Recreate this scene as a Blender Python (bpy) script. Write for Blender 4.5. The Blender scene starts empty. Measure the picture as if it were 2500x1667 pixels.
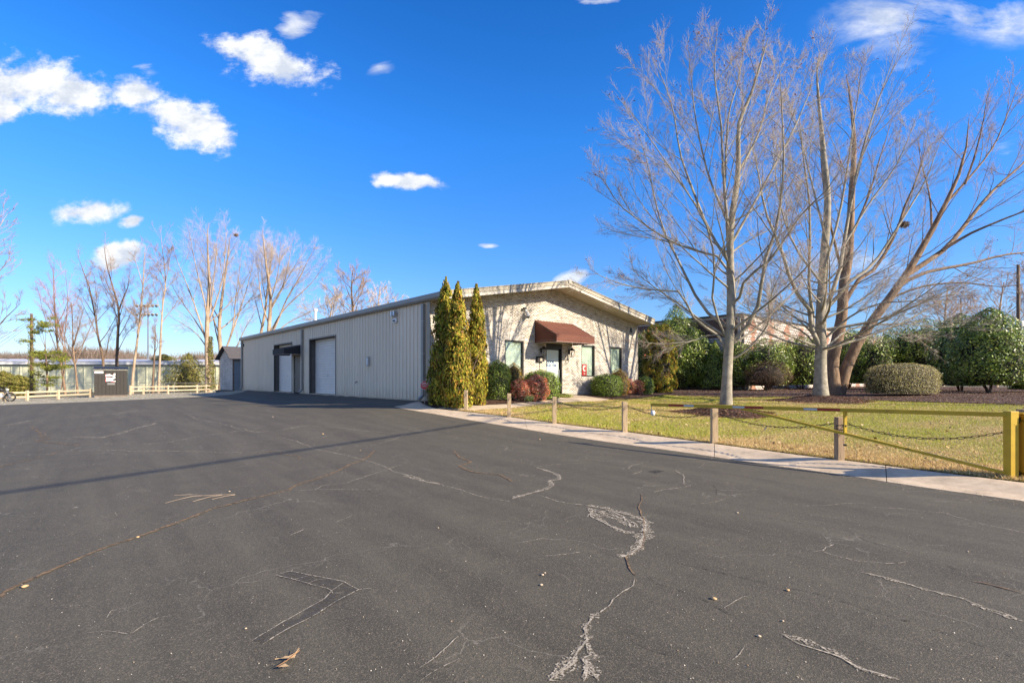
import bpy, math, random
import numpy as np
from mathutils import Vector, Matrix
from mathutils.geometry import delaunay_2d_cdt

random.seed(7)
RNG = np.random.default_rng(11)
SC = bpy.context.scene
COL = SC.collection

# ------------------------------------------------------------------ camera
F = 1247.0            # focal length in pixels of the 2500 px wide photograph
HZ = 925.0            # horizon row
EYE = 1.58            # eye height above the near asphalt
cam_d = bpy.data.cameras.new("camera")
cam = bpy.data.objects.new("camera", cam_d)
COL.objects.link(cam)
cam.location = (0, 0, EYE)
cam.rotation_euler = (math.radians(90), 0, 0)
cam_d.sensor_width = 36.0
cam_d.lens = 36.0 * F / 2500.0
cam_d.shift_y = (HZ - 833.5) / 2500.0
cam_d.clip_end = 3000.0
SC.camera = cam

# ------------------------------------------------------------------ light
SUN_EL = math.radians(26.5)
SUN_XY = Vector((0.902, -0.431))
SUN_DIR = Vector((SUN_XY.x * math.cos(SUN_EL), SUN_XY.y * math.cos(SUN_EL), math.sin(SUN_EL)))
sun_d = bpy.data.lights.new("sun", 'SUN')
sun_d.energy = 4.4
sun_d.angle = math.radians(0.5)
sun_d.color = (1.0, 0.86, 0.66)
sun = bpy.data.objects.new("sun", sun_d)
COL.objects.link(sun)
sun.rotation_euler = SUN_DIR.to_track_quat('Z', 'Y').to_euler()

SC.view_settings.view_transform = 'Standard'
SC.view_settings.look = 'None'
SC.view_settings.gamma = 1.0
SC.view_settings.use_curve_mapping = False
SC.view_settings.exposure = 1.27
SC.cycles.max_bounces = 6
SC.cycles.transparent_max_bounces = 8


def build_world():
    w = bpy.data.worlds.new("World")
    SC.world = w
    w.use_nodes = True
    nt = w.node_tree
    N, L = nt.nodes, nt.links
    N.clear()
    out = N.new('ShaderNodeOutputWorld')
    bg = N.new('ShaderNodeBackground')
    bg.inputs['Strength'].default_value = 0.14
    L.new(bg.outputs[0], out.inputs[0])
    sky = N.new('ShaderNodeTexSky')
    sky.sky_type = 'NISHITA'
    sky.sun_disc = False
    sky.sun_elevation = SUN_EL
    sky.sun_rotation = math.atan2(SUN_XY.x, SUN_XY.y)
    sky.air_density = 1.0
    sky.dust_density = 0.15
    sky.ozone_density = 3.5
    hs = N.new('ShaderNodeHueSaturation')
    hs.inputs['Saturation'].default_value = 1.14
    hs.inputs['Value'].default_value = 1.0
    L.new(sky.outputs[0], hs.inputs['Color'])

    def m(op, a, b=None, c=None, clamp=False):
        n = N.new('ShaderNodeMath')
        n.operation = op
        n.use_clamp = clamp
        for i, v in enumerate((a, b, c)):
            if v is None:
                continue
            if isinstance(v, (int, float)):
                n.inputs[i].default_value = v
            else:
                L.new(v, n.inputs[i])
        return n.outputs[0]
    tc = N.new('ShaderNodeTexCoord')
    sep = N.new('ShaderNodeSeparateXYZ')
    L.new(tc.outputs['Generated'], sep.inputs[0])
    ysafe = m('MAXIMUM', sep.outputs[1], 0.05)
    u0 = m('DIVIDE', sep.outputs[0], ysafe)
    v0 = m('DIVIDE', sep.outputs[2], ysafe)
    nz = N.new('ShaderNodeTexNoise')
    nz.inputs['Scale'].default_value = 11.0
    nz.inputs['Detail'].default_value = 7.0
    nz.inputs['Roughness'].default_value = 0.66
    comb = N.new('ShaderNodeCombineXYZ')
    L.new(u0, comb.inputs[0])
    L.new(m('MULTIPLY', v0, 1.5), comb.inputs[1])
    L.new(comb.outputs[0], nz.inputs['Vector'])
    nw = N.new('ShaderNodeTexNoise')
    nw.inputs['Scale'].default_value = 4.0
    nw.inputs['Detail'].default_value = 4.0
    L.new(comb.outputs[0], nw.inputs['Vector'])
    sw = N.new('ShaderNodeSeparateXYZ')
    L.new(nw.outputs['Color'], sw.inputs[0])
    u = m('ADD', u0, m('MULTIPLY', m('SUBTRACT', sw.outputs[0], 0.5), 0.16))
    v = m('ADD', v0, m('MULTIPLY', m('SUBTRACT', sw.outputs[1], 0.5), 0.10))
    # each cloud: centre, half sizes (photograph pixels), tilt, softness 0 hard .. 1 veil
    clouds = [
        (70, 200, 150, 85, 8, 0), (190, 235, 120, 70, 10, 0), (330, 235, 90, 50, 5, 0),
        (440, 285, 150, 62, 18, 0), (10, 250, 90, 50, 0, 0), (335, 170, 55, 20, 10, .8),
        (640, 130, 130, 62, 8, 0), (740, 155, 110, 55, 18, 0), (725, 55, 80, 45, -15, .55), (930, 150, 50, 18, -25, .93),
        (205, 508, 105, 36, -6, 0), (333, 534, 40, 20, 0, 0), (308, 618, 78, 32, 3, 0),
        (1000, 442, 85, 24, 20, .15), (1192, 590, 40, 9, 0, .6), (1405, 682, 62, 34, 0, .45),
        (2180, 30, 230, 110, -8, .75), (2180, 160, 140, 130, -20, .9), (2440, 40, 160, 90, 0, .8), (2440, 380, 140, 120, 30, .95), (2050, 640, 240, 90, 0, .97),
        (1450, -10, 150, 22, 0, .8), (1700, 690, 120, 70, 0, .95),
    ]
    hard, soft = None, None
    for (cx, cy, a, b, tilt, s) in clouds:
        cu, cv = (cx - 1250) / F, (HZ - cy) / F
        a, b = a / F, b / F
        ct, st = math.cos(math.radians(-tilt)), math.sin(math.radians(-tilt))
        du, dv = m('SUBTRACT', u, cu), m('SUBTRACT', v, cv)
        p = m('ADD', m('MULTIPLY', du, ct / a), m('MULTIPLY', dv, st / a))
        q = m('ADD', m('MULTIPLY', du, -st / b), m('MULTIPLY', dv, ct / b))
        r = m('SUBTRACT', 1.0, m('SQRT', m('ADD', m('MULTIPLY', p, p), m('MULTIPLY', q, q))))
        r = m('MAXIMUM', r, -1.0)
        if s < .3:
            hard = r if hard is None else m('MAXIMUM', hard, r)
        else:
            r2 = m('MULTIPLY', m('MAXIMUM', r, 0.0), 1.15 - s)
            soft = r2 if soft is None else m('MAXIMUM', soft, r2)
    n0 = m('SUBTRACT', nz.outputs['Fac'], 0.5)
    h = m('ADD', m('MULTIPLY', hard, 1.35), m('MULTIPLY', n0, 3.1))
    mr = N.new('ShaderNodeMapRange')
    mr.interpolation_type = 'SMOOTHSTEP'
    mr.inputs['From Min'].default_value = -0.02
    mr.inputs['From Max'].default_value = .82
    L.new(h, mr.inputs['Value'])
    nb = N.new('ShaderNodeTexNoise')
    nb.inputs['Scale'].default_value = 3.2
    nb.inputs['Detail'].default_value = 9.0
    nb.inputs['Roughness'].default_value = 0.62
    nb.inputs['Distortion'].default_value = 0.6
    cb = N.new('ShaderNodeCombineXYZ')
    L.new(m('MULTIPLY', u0, 1.0), cb.inputs[0])
    L.new(m('MULTIPLY', v0, 2.2), cb.inputs[1])
    L.new(cb.outputs[0], nb.inputs['Vector'])
    wisp = m('MULTIPLY', m('SUBTRACT', nb.outputs['Fac'], 0.36), 4.2, clamp=True)
    s1 = m('ADD', m('MULTIPLY', soft, 2.4), m('SUBTRACT', m('MULTIPLY', m('SUBTRACT', nb.outputs['Fac'], 0.5), 5.0), 0.28), clamp=True)
    s1 = m('MULTIPLY', s1, m('MULTIPLY', soft, 5.0, clamp=True))
    dens = m('MAXIMUM', mr.outputs[0], m('MINIMUM', s1, 0.78))
    dens = m('MULTIPLY', dens, m('GREATER_THAN', sep.outputs[1], 0.05))
    # unseen clouds added outside the view, bright fill for the shaded walls
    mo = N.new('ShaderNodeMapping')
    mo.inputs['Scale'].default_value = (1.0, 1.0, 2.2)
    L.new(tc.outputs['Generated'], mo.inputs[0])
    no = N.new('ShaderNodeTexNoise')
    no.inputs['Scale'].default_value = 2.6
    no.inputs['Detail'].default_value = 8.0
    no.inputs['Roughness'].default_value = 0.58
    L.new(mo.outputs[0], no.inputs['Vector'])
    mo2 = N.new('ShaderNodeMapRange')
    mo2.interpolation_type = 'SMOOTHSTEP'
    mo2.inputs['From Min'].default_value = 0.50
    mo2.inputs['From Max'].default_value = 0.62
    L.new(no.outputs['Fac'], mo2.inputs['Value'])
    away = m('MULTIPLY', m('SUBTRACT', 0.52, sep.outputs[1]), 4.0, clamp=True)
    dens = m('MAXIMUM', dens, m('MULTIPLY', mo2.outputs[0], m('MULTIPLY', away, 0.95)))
    mix = N.new('ShaderNodeMix')
    mix.data_type = 'RGBA'
    L.new(dens, mix.inputs[0])
    # the deep polarised blue of the photograph: grade the physical sky towards it
    grade = N.new('ShaderNodeMix')
    grade.data_type = 'RGBA'
    grade.blend_type = 'MULTIPLY'
    grade.inputs[0].default_value = 1.0
    ramp = N.new('ShaderNodeValToRGB')
    L.new(sep.outputs[2], ramp.inputs[0])
    e = ramp.color_ramp.elements
    e[0].position = 0.0
    e[0].color = SKY[0]
    e[1].position = 0.75
    e[1].color = SKY[3]
    for pos, c in ((0.16, SKY[1]), (0.42, SKY[2])):
        k = ramp.color_ramp.elements.new(pos)
        k.color = c
    L.new(hs.outputs[0], grade.inputs[6])
    L.new(ramp.outputs[0], grade.inputs[7])
    L.new(grade.outputs[2], mix.inputs[6])
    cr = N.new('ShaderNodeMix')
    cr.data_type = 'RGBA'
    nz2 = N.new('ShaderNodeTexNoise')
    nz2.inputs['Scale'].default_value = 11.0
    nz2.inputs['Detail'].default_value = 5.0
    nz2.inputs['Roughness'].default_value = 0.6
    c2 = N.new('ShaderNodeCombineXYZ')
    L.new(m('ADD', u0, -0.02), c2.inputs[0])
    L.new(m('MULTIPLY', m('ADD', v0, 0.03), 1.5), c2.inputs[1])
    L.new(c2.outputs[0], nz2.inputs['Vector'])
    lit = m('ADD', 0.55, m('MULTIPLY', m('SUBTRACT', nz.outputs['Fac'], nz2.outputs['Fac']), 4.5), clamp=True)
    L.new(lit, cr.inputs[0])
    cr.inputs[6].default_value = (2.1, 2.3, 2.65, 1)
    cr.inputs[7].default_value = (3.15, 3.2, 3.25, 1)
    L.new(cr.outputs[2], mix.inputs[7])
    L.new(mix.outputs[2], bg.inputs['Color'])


SKY = [(0.36, 0.35, 0.44, 1), (0.36, 0.46, 0.62, 1), (0.20, 0.54, 0.84, 1), (0.06, 0.36, 0.66, 1)]
build_world()

# ------------------------------------------------------------------ ground heights
BO = np.array([-3.3, 20.5])          # near corner of the metal building
TD = np.array([0.7512, 0.6601])      # along the brick gable wall
SD = np.array([-0.6601, 0.7512])     # along the long metal wall
BW, BL = 14.06, 28.7


def g_pair(x, y):
    dx, dy = x - BO[0], y - BO[1]
    t = dx * TD[0] + dy * TD[1]
    s = dx * SD[0] + dy * SD[1]
    ds = np.maximum(np.maximum(-s, s - BL), 0)
    dt = np.maximum(np.maximum(-t, t - BW), 0)
    d = np.hypot(ds, dt)
    gb = .88 + .70 * (1 - np.exp(-d / 6.0))
    dr = np.maximum(0, -(x + 22.0))
    gb = gb + .007 * dr * dr / (dr + 4)
    w = (x - 6.4) * .77 + (y - 6.42) * .64
    gl = 1.66 - .026 * np.clip(w, 0, 26)
    k = .06
    h = np.maximum(k - np.abs(gb - gl), 0) / k
    g = np.minimum(gb, gl) - h * h * k / 4
    front = s < 6
    g = np.where(front | (t > BW), g, gb)
    return g, d, w


def z_road(x, y):
    g, d, w = g_pair(x, y)
    return EYE - g


def z_lawn(x, y):
    g, d, w = g_pair(x, y)
    a = np.clip(w / .9, 0, 1)
    return EYE - g + .10 * a * a * (3 - 2 * a) * (1 - np.exp(-d / 3.0)) + .02


_Y = np.concatenate([np.linspace(1.5, 60, 4000), np.linspace(60.1, 300, 1500)])


def pick(px, py, zf=z_road):
    """Point where the sight line through a photograph pixel meets the ground."""
    r = (px - 1250) / F
    zr = EYE + (HZ - py) / F * _Y
    zz = zf(r * _Y, _Y)
    i = np.argmax(zr <= zz)
    if zr[i] > zz[i]:
        i = len(_Y) - 1
    Y = _Y[i]
    return Vector((r * Y, Y, float(zf(np.float64(r * Y), np.float64(Y)))))


def at(px, py, Y):
    return Vector(((px - 1250) / F * Y, Y, EYE + (HZ - py) / F * Y))


def bw(t, s, z=0.0):
    """Building coordinates (along gable, along long wall, above its base) to world."""
    p = BO + TD * t + SD * s
    return Vector((p[0], p[1], EYE - .88 + z))


# ------------------------------------------------------------------ materials
def nodes(name):
    m = bpy.data.materials.new(name)
    m.use_nodes = True
    nt = m.node_tree
    return m, nt, nt.nodes['Principled BSDF']


def coords(nt, scale=(1, 1, 1), kind='Object', rot=0.0):
    tc = nt.nodes.new('ShaderNodeTexCoord')
    mp = nt.nodes.new('ShaderNodeMapping')
    mp.inputs['Scale'].default_value = scale
    mp.inputs['Rotation'].default_value = (0, 0, rot)
    nt.links.new(tc.outputs[kind], mp.inputs[0])
    return mp.outputs[0]


def noise(nt, vec, scale, detail=5, rough=.55):
    n = nt.nodes.new('ShaderNodeTexNoise')
    n.inputs['Scale'].default_value = scale
    n.inputs['Detail'].default_value = detail
    n.inputs['Roughness'].default_value = rough
    nt.links.new(vec, n.inputs['Vector'])
    return n.outputs['Fac']


def ramp(nt, fac, stops):
    r = nt.nodes.new('ShaderNodeValToRGB')
    el = r.color_ramp.elements
    el[0].position, el[1].position = stops[0][0], stops[-1][0]
    el[0].color, el[1].color = (*stops[0][1], 1), (*stops[-1][1], 1)
    for p, c in stops[1:-1]:
        e = el.new(p)
        e.color = (*c, 1)
    nt.links.new(fac, r.inputs[0])
    return r.outputs[0]


def mixc(nt, fac, a, b, mode='MIX'):
    m = nt.nodes.new('ShaderNodeMix')
    m.data_type = 'RGBA'
    m.blend_type = mode
    for v, i in ((fac, 0), (a, 6), (b, 7)):
        if isinstance(v, (int, float)):
            m.inputs[i].default_value = v
        elif isinstance(v, tuple):
            m.inputs[i].default_value = (*v, 1)
        else:
            nt.links.new(v, m.inputs[i])
    return m.outputs[2]


def bump(nt, bs, h, strength=.3, dist=.01):
    b = nt.nodes.new('ShaderNodeBump')
    b.inputs['Strength'].default_value = strength
    b.inputs['Distance'].default_value = dist
    nt.links.new(h, b.inputs['Height'])
    nt.links.new(b.outputs[0], bs.inputs['Normal'])


def mat(name, c, c2=None, scale=6.0, rough=.6, b=.2, metal=0.0, stretch=(1, 1, 1), spec=.5, dist=.006, blotch=.0):
    m, nt, bs = nodes(name)
    v = coords(nt, stretch)
    n = noise(nt, v, scale)
    if c2 is None:
        c2 = tuple(x * .8 for x in c)
    colr = ramp(nt, n, [(.3, c2), (.7, c)])
    if blotch:
        n2 = noise(nt, v, scale * .23, 4)
        colr = mixc(nt, ramp(nt, n2, [(.4, (0, 0, 0)), (.75, (blotch,) * 3)]), colr, tuple(x * .55 for x in c2))
    nt.links.new(colr, bs.inputs['Base Color'])
    bs.inputs['Roughness'].default_value = rough
    bs.inputs['Metallic'].default_value = metal
    bs.inputs['Specular IOR Level'].default_value = spec
    if b:
        bump(nt, bs, noise(nt, v, scale * 4, 4), b, dist)
    return m


def mat_attr(name, rough=.55, trans=.0, spec=.4):
    """Colour read from the per-face colours of small pieces (leaves, blades, chips)."""
    m, nt, bs = nodes(name)
    a = nt.nodes.new('ShaderNodeAttribute')
    a.attribute_name = 'col'
    nt.links.new(a.outputs['Color'], bs.inputs['Base Color'])
    bs.inputs['Roughness'].default_value = rough
    bs.inputs['Specular IOR Level'].default_value = spec
    if trans:
        t = nt.nodes.new('ShaderNodeBsdfTranslucent')
        nt.links.new(a.outputs['Color'], t.inputs['Color'])
        mx = nt.nodes.new('ShaderNodeMixShader')
        mx.inputs[0].default_value = trans
        out = nt.nodes['Material Output']
        nt.links.new(bs.outputs[0], mx.inputs[1])
        nt.links.new(t.outputs[0], mx.inputs[2])
        nt.links.new(mx.outputs[0], out.inputs[0])
    return m


# ------------------------------------------------------------------ object helpers
def tag(o, label=None, cat=None, group=None, kind=None):
    if label:
        o['label'] = label
    if cat:
        o['category'] = cat
    if group:
        o['group'] = group
    if kind:
        o['kind'] = kind
    return o


def thing(name, label, cat, loc=(0, 0, 0), rotz=0.0, group=None):
    o = bpy.data.objects.new(name, None)
    o.empty_display_size = .2
    COL.objects.link(o)
    o.location = loc
    o.rotation_euler = (0, 0, rotz)
    return tag(o, label, cat, group)


def link(name, me, m, parent=None, loc=None, rot=None):
    if m is not None and not me.materials:
        me.materials.append(m)
    o = bpy.data.objects.new(name, me)
    COL.objects.link(o)
    if parent:
        o.parent = parent
    if loc is not None:
        o.location = loc
    if rot is not None:
        o.rotation_euler = rot
    return o


class MB:
    def __init__(self):
        self.v, self.f = [], []

    def box(self, x0, y0, z0, x1, y1, z1):
        n = len(self.v)
        self.v += [(x0, y0, z0), (x1, y0, z0), (x1, y1, z0), (x0, y1, z0), (x0, y0, z1), (x1, y0, z1), (x1, y1, z1), (x0, y1, z1)]
        self.f += [tuple(n + i for i in q) for q in ((3, 2, 1, 0), (4, 5, 6, 7), (0, 1, 5, 4), (1, 2, 6, 5), (2, 3, 7, 6), (3, 0, 4, 7))]
        return self

    def poly(self, pts):
        n = len(self.v)
        self.v += [tuple(p) for p in pts]
        self.f.append(tuple(range(n, n + len(pts))))
        return self

    def prism(self, pts, off):
        """closed outline pts swept by the vector off, both ends capped"""
        n, k = len(self.v), len(pts)
        off = Vector(off)
        self.v += [tuple(p) for p in pts] + [tuple(Vector(p) + off) for p in pts]
        self.f.append(tuple(range(n + k - 1, n - 1, -1)))
        self.f.append(tuple(range(n + k, n + 2 * k)))
        for i in range(k):
            j = (i + 1) % k
            self.f.append((n + i, n + j, n + k + j, n + k + i))
        return self

    def bar(self, p, q, w, h=None, up=(0, 0, 1)):
        """rectangular bar from p to q"""
        p, q = Vector(p), Vector(q)
        h = h or w
        d = (q - p).normalized()
        u = Vector(up)
        if abs(d.dot(u)) > .95:
            u = Vector((1, 0, 0))
        a = d.cross(u).normalized()
        b = a.cross(d).normalized()
        pts = [p + a * sx * w / 2 + b * sz * h / 2 for sx, sz in ((-1, -1), (1, -1), (1, 1), (-1, 1))]
        return self.prism(pts, q - p)

    def tube(self, pts, radii, sides=8, cap=True):
        pts = [Vector(p) for p in pts]
        if not hasattr(radii, '__len__'):
            radii = [radii] * len(pts)
        n = len(self.v)
        ref = Vector((0.31, .17, .93)) if abs((pts[-1] - pts[0]).normalized().z) < .9 else Vector((1, .1, 0))
        for i, p in enumerate(pts):
            d = (pts[min(i + 1, len(pts) - 1)] - pts[max(i - 1, 0)]).normalized()
            a = d.cross(ref).normalized()
            b = a.cross(d)
            for k in range(sides):
                t = 2 * math.pi * k / sides
                self.v.append(tuple(p + (a * math.cos(t) + b * math.sin(t)) * radii[i]))
        for i in range(len(pts) - 1):
            for k in range(sides):
                j = (k + 1) % sides
                self.f.append((n + i * sides + k, n + i * sides + j, n + (i + 1) * sides + j, n + (i + 1) * sides + k))
        if cap:
            self.f.append(tuple(n + k for k in range(sides - 1, -1, -1)))
            self.f.append(tuple(n + (len(pts) - 1) * sides + k for k in range(sides)))
        return self

    def lathe(self, c, prof, sides=16):
        c = Vector(c)
        return self.tube([c + Vector((0, 0, z)) for r, z in prof], [r for r, z in prof], sides)

    def build(self, name, m, parent=None, smooth=False, loc=None, rot=None, bevel=0):
        me = bpy.data.meshes.new(name)
        me.from_pydata(self.v, [], self.f)
        me.update()
        if smooth:
            me.polygons.foreach_set('use_smooth', [True] * len(me.polygons))
        o = link(name, me, m, parent, loc, rot)
        if bevel:
            b = o.modifiers.new('bevel', 'BEVEL')
            b.width = bevel
            b.segments = 2
            b.limit_method = 'ANGLE'
        return o


def np_mesh(name, V, Fq, m, parent=None, smooth=False, cols=None):
    """V (n,3), Fq (k,4) or (k,3) -> mesh object, optional per-face colours (k,3)"""
    me = bpy.data.meshes.new(name)
    V = np.ascontiguousarray(V, dtype=np.float32)
    Fq = np.ascontiguousarray(Fq, dtype=np.int32)
    k, c = Fq.shape
    me.vertices.add(len(V))
    me.vertices.foreach_set('co', V.ravel())
    me.loops.add(k * c)
    me.loops.foreach_set('vertex_index', Fq.ravel())
    me.polygons.add(k)
    me.polygons.foreach_set('loop_start', np.arange(0, k * c, c, dtype=np.int32))
    me.polygons.foreach_set('loop_total', np.full(k, c, dtype=np.int32))
    me.update(calc_edges=True)
    if smooth:
        me.polygons.foreach_set('use_smooth', np.ones(k, dtype=bool))
    if cols is not None:
        at_ = me.attributes.new('col', 'FLOAT_COLOR', 'FACE')
        cc = np.ones((k, 4), dtype=np.float32)
        cc[:, :3] = cols
        at_.data.foreach_set('color', cc.ravel())
    return link(name, me, m, parent)


def palette(n, cols, weights=None, jit=.15, rng=RNG):
    cols = np.array(cols, dtype=float)
    i = rng.choice(len(cols), n, p=weights)
    c = cols[i]
    j = rng.choice(len(cols), n, p=weights)
    f = rng.random((n, 1)) * .5
    c = c * (1 - f) + cols[j] * f
    return np.clip(c * (1 + (rng.random((n, 1)) - .5) * 2 * jit), 0, 1)


def inside(P, poly):
    x, y = P[:, 0], P[:, 1]
    r = np.zeros(len(P), dtype=bool)
    n = len(poly)
    for i in range(n):
        x0, y0 = poly[i]
        x1, y1 = poly[(i + 1) % n]
        c = ((y0 > y) != (y1 > y))
        xi = (x1 - x0) * (y - y0) / ((y1 - y0) if y1 != y0 else 1e-9) + x0
        r ^= c & (x < xi)
    return r


def drape(name, poly, step, zf, off, m, parent=None, kind='structure', wob=0.0, smooth=True):
    """a sheet of ground following the terrain inside an outline"""
    poly = [(float(p[0]), float(p[1])) for p in poly]
    dense = []
    for i in range(len(poly)):
        a, b = np.array(poly[i]), np.array(poly[(i + 1) % len(poly)])
        k = max(1, int(np.linalg.norm(b - a) / step))
        nrm = np.array([-(b - a)[1], (b - a)[0]])
        nrm = nrm / (np.linalg.norm(nrm) + 1e-9)
        for j in range(k):
            p = a + (b - a) * j / k
            if wob and j:
                p = p + nrm * (random.random() - .5) * wob
            dense.append(p)
    D = np.array(dense)
    x0, y0 = D.min(0)
    x1, y1 = D.max(0)
    gx, gy = np.meshgrid(np.arange(x0, x1, step), np.arange(y0, y1, step))
    P = np.stack([gx.ravel(), gy.ravel()], 1) + RNG.normal(0, step * .03, (gx.size, 2))
    P = P[inside(P, [tuple(d) for d in D])]
    if len(P):
        keep = np.ones(len(P), dtype=bool)
        for k in range(0, len(D)):
            keep &= ((P - D[k]) ** 2).sum(1) > (step * .35) ** 2
        P = P[keep]
    allp = [Vector(p) for p in D] + [Vector(p) for p in P]
    nd = len(D)
    r = delaunay_2d_cdt(allp, [], [list(range(nd))], 1, 1e-5)
    vs = np.array([tuple(v) for v in r[0]])
    z = zf(vs[:, 0], vs[:, 1]) + off
    me = bpy.data.meshes.new(name)
    me.from_pydata([(a[0], a[1], float(b)) for a, b in zip(vs, z)], [], [tuple(q) for q in r[2]])
    me.update()
    for p in me.polygons:
        if p.normal.z < 0:
            p.flip()
    if smooth:
        me.polygons.foreach_set('use_smooth', [True] * len(me.polygons))
    o = link(name, me, m, parent)
    if kind:
        o['kind'] = kind
    return o


def pk(pts, zf=z_road):
    return [tuple(pick(x, y, zf))[:2] for x, y in pts]


# ------------------------------------------------------------------ materials of the setting
def asphalt_material():
    m, nt, bs = nodes("asphalt")
    v = coords(nt)
    big = noise(nt, v, .28, 7, .6)
    mid = noise(nt, v, 2.2, 6, .65)
    v1 = coords(nt, (1, 1, 1), rot=math.radians(-130))
    mp2 = nt.nodes.new('ShaderNodeMapping')
    mp2.inputs['Scale'].default_value = (.22, 2.6, 1)
    nt.links.new(v1, mp2.inputs[0])
    vs = mp2.outputs[0]
    streak = noise(nt, vs, .9, 7, .62)
    base = ramp(nt, big, [(.3, (0.059, 0.051, 0.038)), (.5, (0.072, 0.061, 0.044)), (.72, (0.089, 0.074, 0.052))])
    base = mixc(nt, .55, base, ramp(nt, mid, [(.35, (0.048, 0.041, 0.030)), (.65, (0.107, 0.090, 0.064))]))
    base = mixc(nt, .55, base, ramp(nt, streak, [(.32, (0.041, 0.041, 0.031)), (.7, (0.106, 0.101, 0.073))]))
    # exposed stones of the surface
    vo = nt.nodes.new('ShaderNodeTexVoronoi')
    vo.inputs['Scale'].default_value = 150
    nt.links.new(v, vo.inputs['Vector'])
    vc = nt.nodes.new('ShaderNodeSeparateColor')
    nt.links.new(vo.outputs['Color'], vc.inputs[0])
    st = ramp(nt, vc.outputs[0], [(.6, (0, 0, 0)), (.95, (.6, .6, .6))])
    base = mixc(nt, st, base, (0.185, 0.150, 0.112))
    st2 = ramp(nt, vc.outputs[1], [(.7, (0, 0, 0)), (.9, (.5, .5, .5))])
    base = mixc(nt, st2, base, (.032, .029, .027))
    # fine dried crack net, only in patches
    for sc, wd, lo, hi, cl in ((.55, .0035, .46, .60, (.30, .27, .22)), (1.6, .007, .52, .66, (.24, .215, .17)), (.9, .005, .44, .56, (.045, .038, .032))):
        wv = noise(nt, v, sc * 3.2, 5)
        add = nt.nodes.new('ShaderNodeVectorMath')
        add.operation = 'MULTIPLY_ADD'
        nn = nt.nodes.new('ShaderNodeTexNoise')
        nn.inputs['Scale'].default_value = sc * 2.8
        nn.inputs['Detail'].default_value = 8
        nt.links.new(v, nn.inputs['Vector'])
        nt.links.new(nn.outputs['Color'], add.inputs[0])
        add.inputs[1].default_value = (.9 / sc * .55,) * 3
        nt.links.new(v, add.inputs[2])
        ve = nt.nodes.new('ShaderNodeTexVoronoi')
        ve.feature = 'DISTANCE_TO_EDGE'
        ve.inputs['Scale'].default_value = sc
        nt.links.new(add.outputs[0], ve.inputs['Vector'])
        ed = ramp(nt, ve.outputs['Distance'], [(0, (1, 1, 1)), (wd, (0, 0, 0))])
        msk = ramp(nt, noise(nt, v, sc * .8 + .15, 4), [(lo, (0, 0, 0)), (hi, (.6, .6, .6))])
        fac = mixc(nt, 1.0, ed, msk, 'MULTIPLY')
        base = mixc(nt, fac, base, cl)
    nt.links.new(base, bs.inputs['Base Color'])
    bs.inputs['Roughness'].default_value = .82
    bs.inputs['Specular IOR Level'].default_value = .35
    hh = mixc(nt, .5, vo.outputs['Distance'], noise(nt, v, 60, 3))
    bump(nt, bs, hh, .55, .006)
    return m


def crack_mat(name, c, c2, lo=.40, hi=.52, sc=38):
    m = mat(name, c, c2, 24, .95, .4)
    nt = m.node_tree
    bs = nt.nodes['Principled BSDF']
    v = coords(nt)
    n = noise(nt, v, sc, 6, .7)
    fac = ramp(nt, n, [(lo, (0, 0, 0)), (hi, (1, 1, 1))])
    tr = nt.nodes.new('ShaderNodeBsdfTransparent')
    mx = nt.nodes.new('ShaderNodeMixShader')
    nt.links.new(fac, mx.inputs[0])
    nt.links.new(tr.outputs[0], mx.inputs[1])
    nt.links.new(bs.outputs[0], mx.inputs[2])
    nt.links.new(mx.outputs[0], nt.nodes['Material Output'].inputs[0])
    return m


M = {}
M['asphalt'] = asphalt_material()
M['crack_light'] = crack_mat('crack_light', (.54, .47, .37), (.28, .245, .19), .38, .54, 42)
M['crack_speckle'] = crack_mat('crack_speckle', (.50, .435, .34), (.30, .26, .20), .47, .58, 55)
M['crack_brown'] = crack_mat('crack_brown', (.26, .165, .085), (.035, .024, .016), .22, .36)
M['crack_dark'] = crack_mat('crack_dark', (.04, .037, .033), (.015, .015, .015), .42, .6)
M['patch'] = crack_mat('patch', (.078, .071, .065), (.055, .050, .047), .40, .66, 10)
M['concrete'] = mat('concrete', (.64, .51, .36), (.50, .39, .27), 9, .9, .45, blotch=.6)
M['gravel'] = mat('gravel', (.42, .38, .28), (.22, .20, .145), 14, .95, .8, dist=.03)
M['soil'] = mat('soil', (.16, .11, .07), (.07, .05, .033), 1.5, .95, .5, dist=.05)
M['earth'] = mat('earth', (.13, .12, .055), (.085, .06, .035), .35, .95, .4, dist=.05)
M['lawn'] = mat('lawn', (.22, .21, .05), (.28, .21, .09), 1.1, .95, .7, dist=.02)
M['mulch'] = mat('mulch', (.105, .052, .032), (.04, .022, .015), 16, .95, 1.0, dist=.03)
M['leafy'] = mat_attr('leafy', .38, .25, .5)
M['leafmatt'] = mat_attr('leafmatt', .7, .22, .2)
M['blades'] = mat_attr('blades', .75, .2, .15)
M['chips'] = mat_attr('chips', .9, 0, .1)

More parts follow.
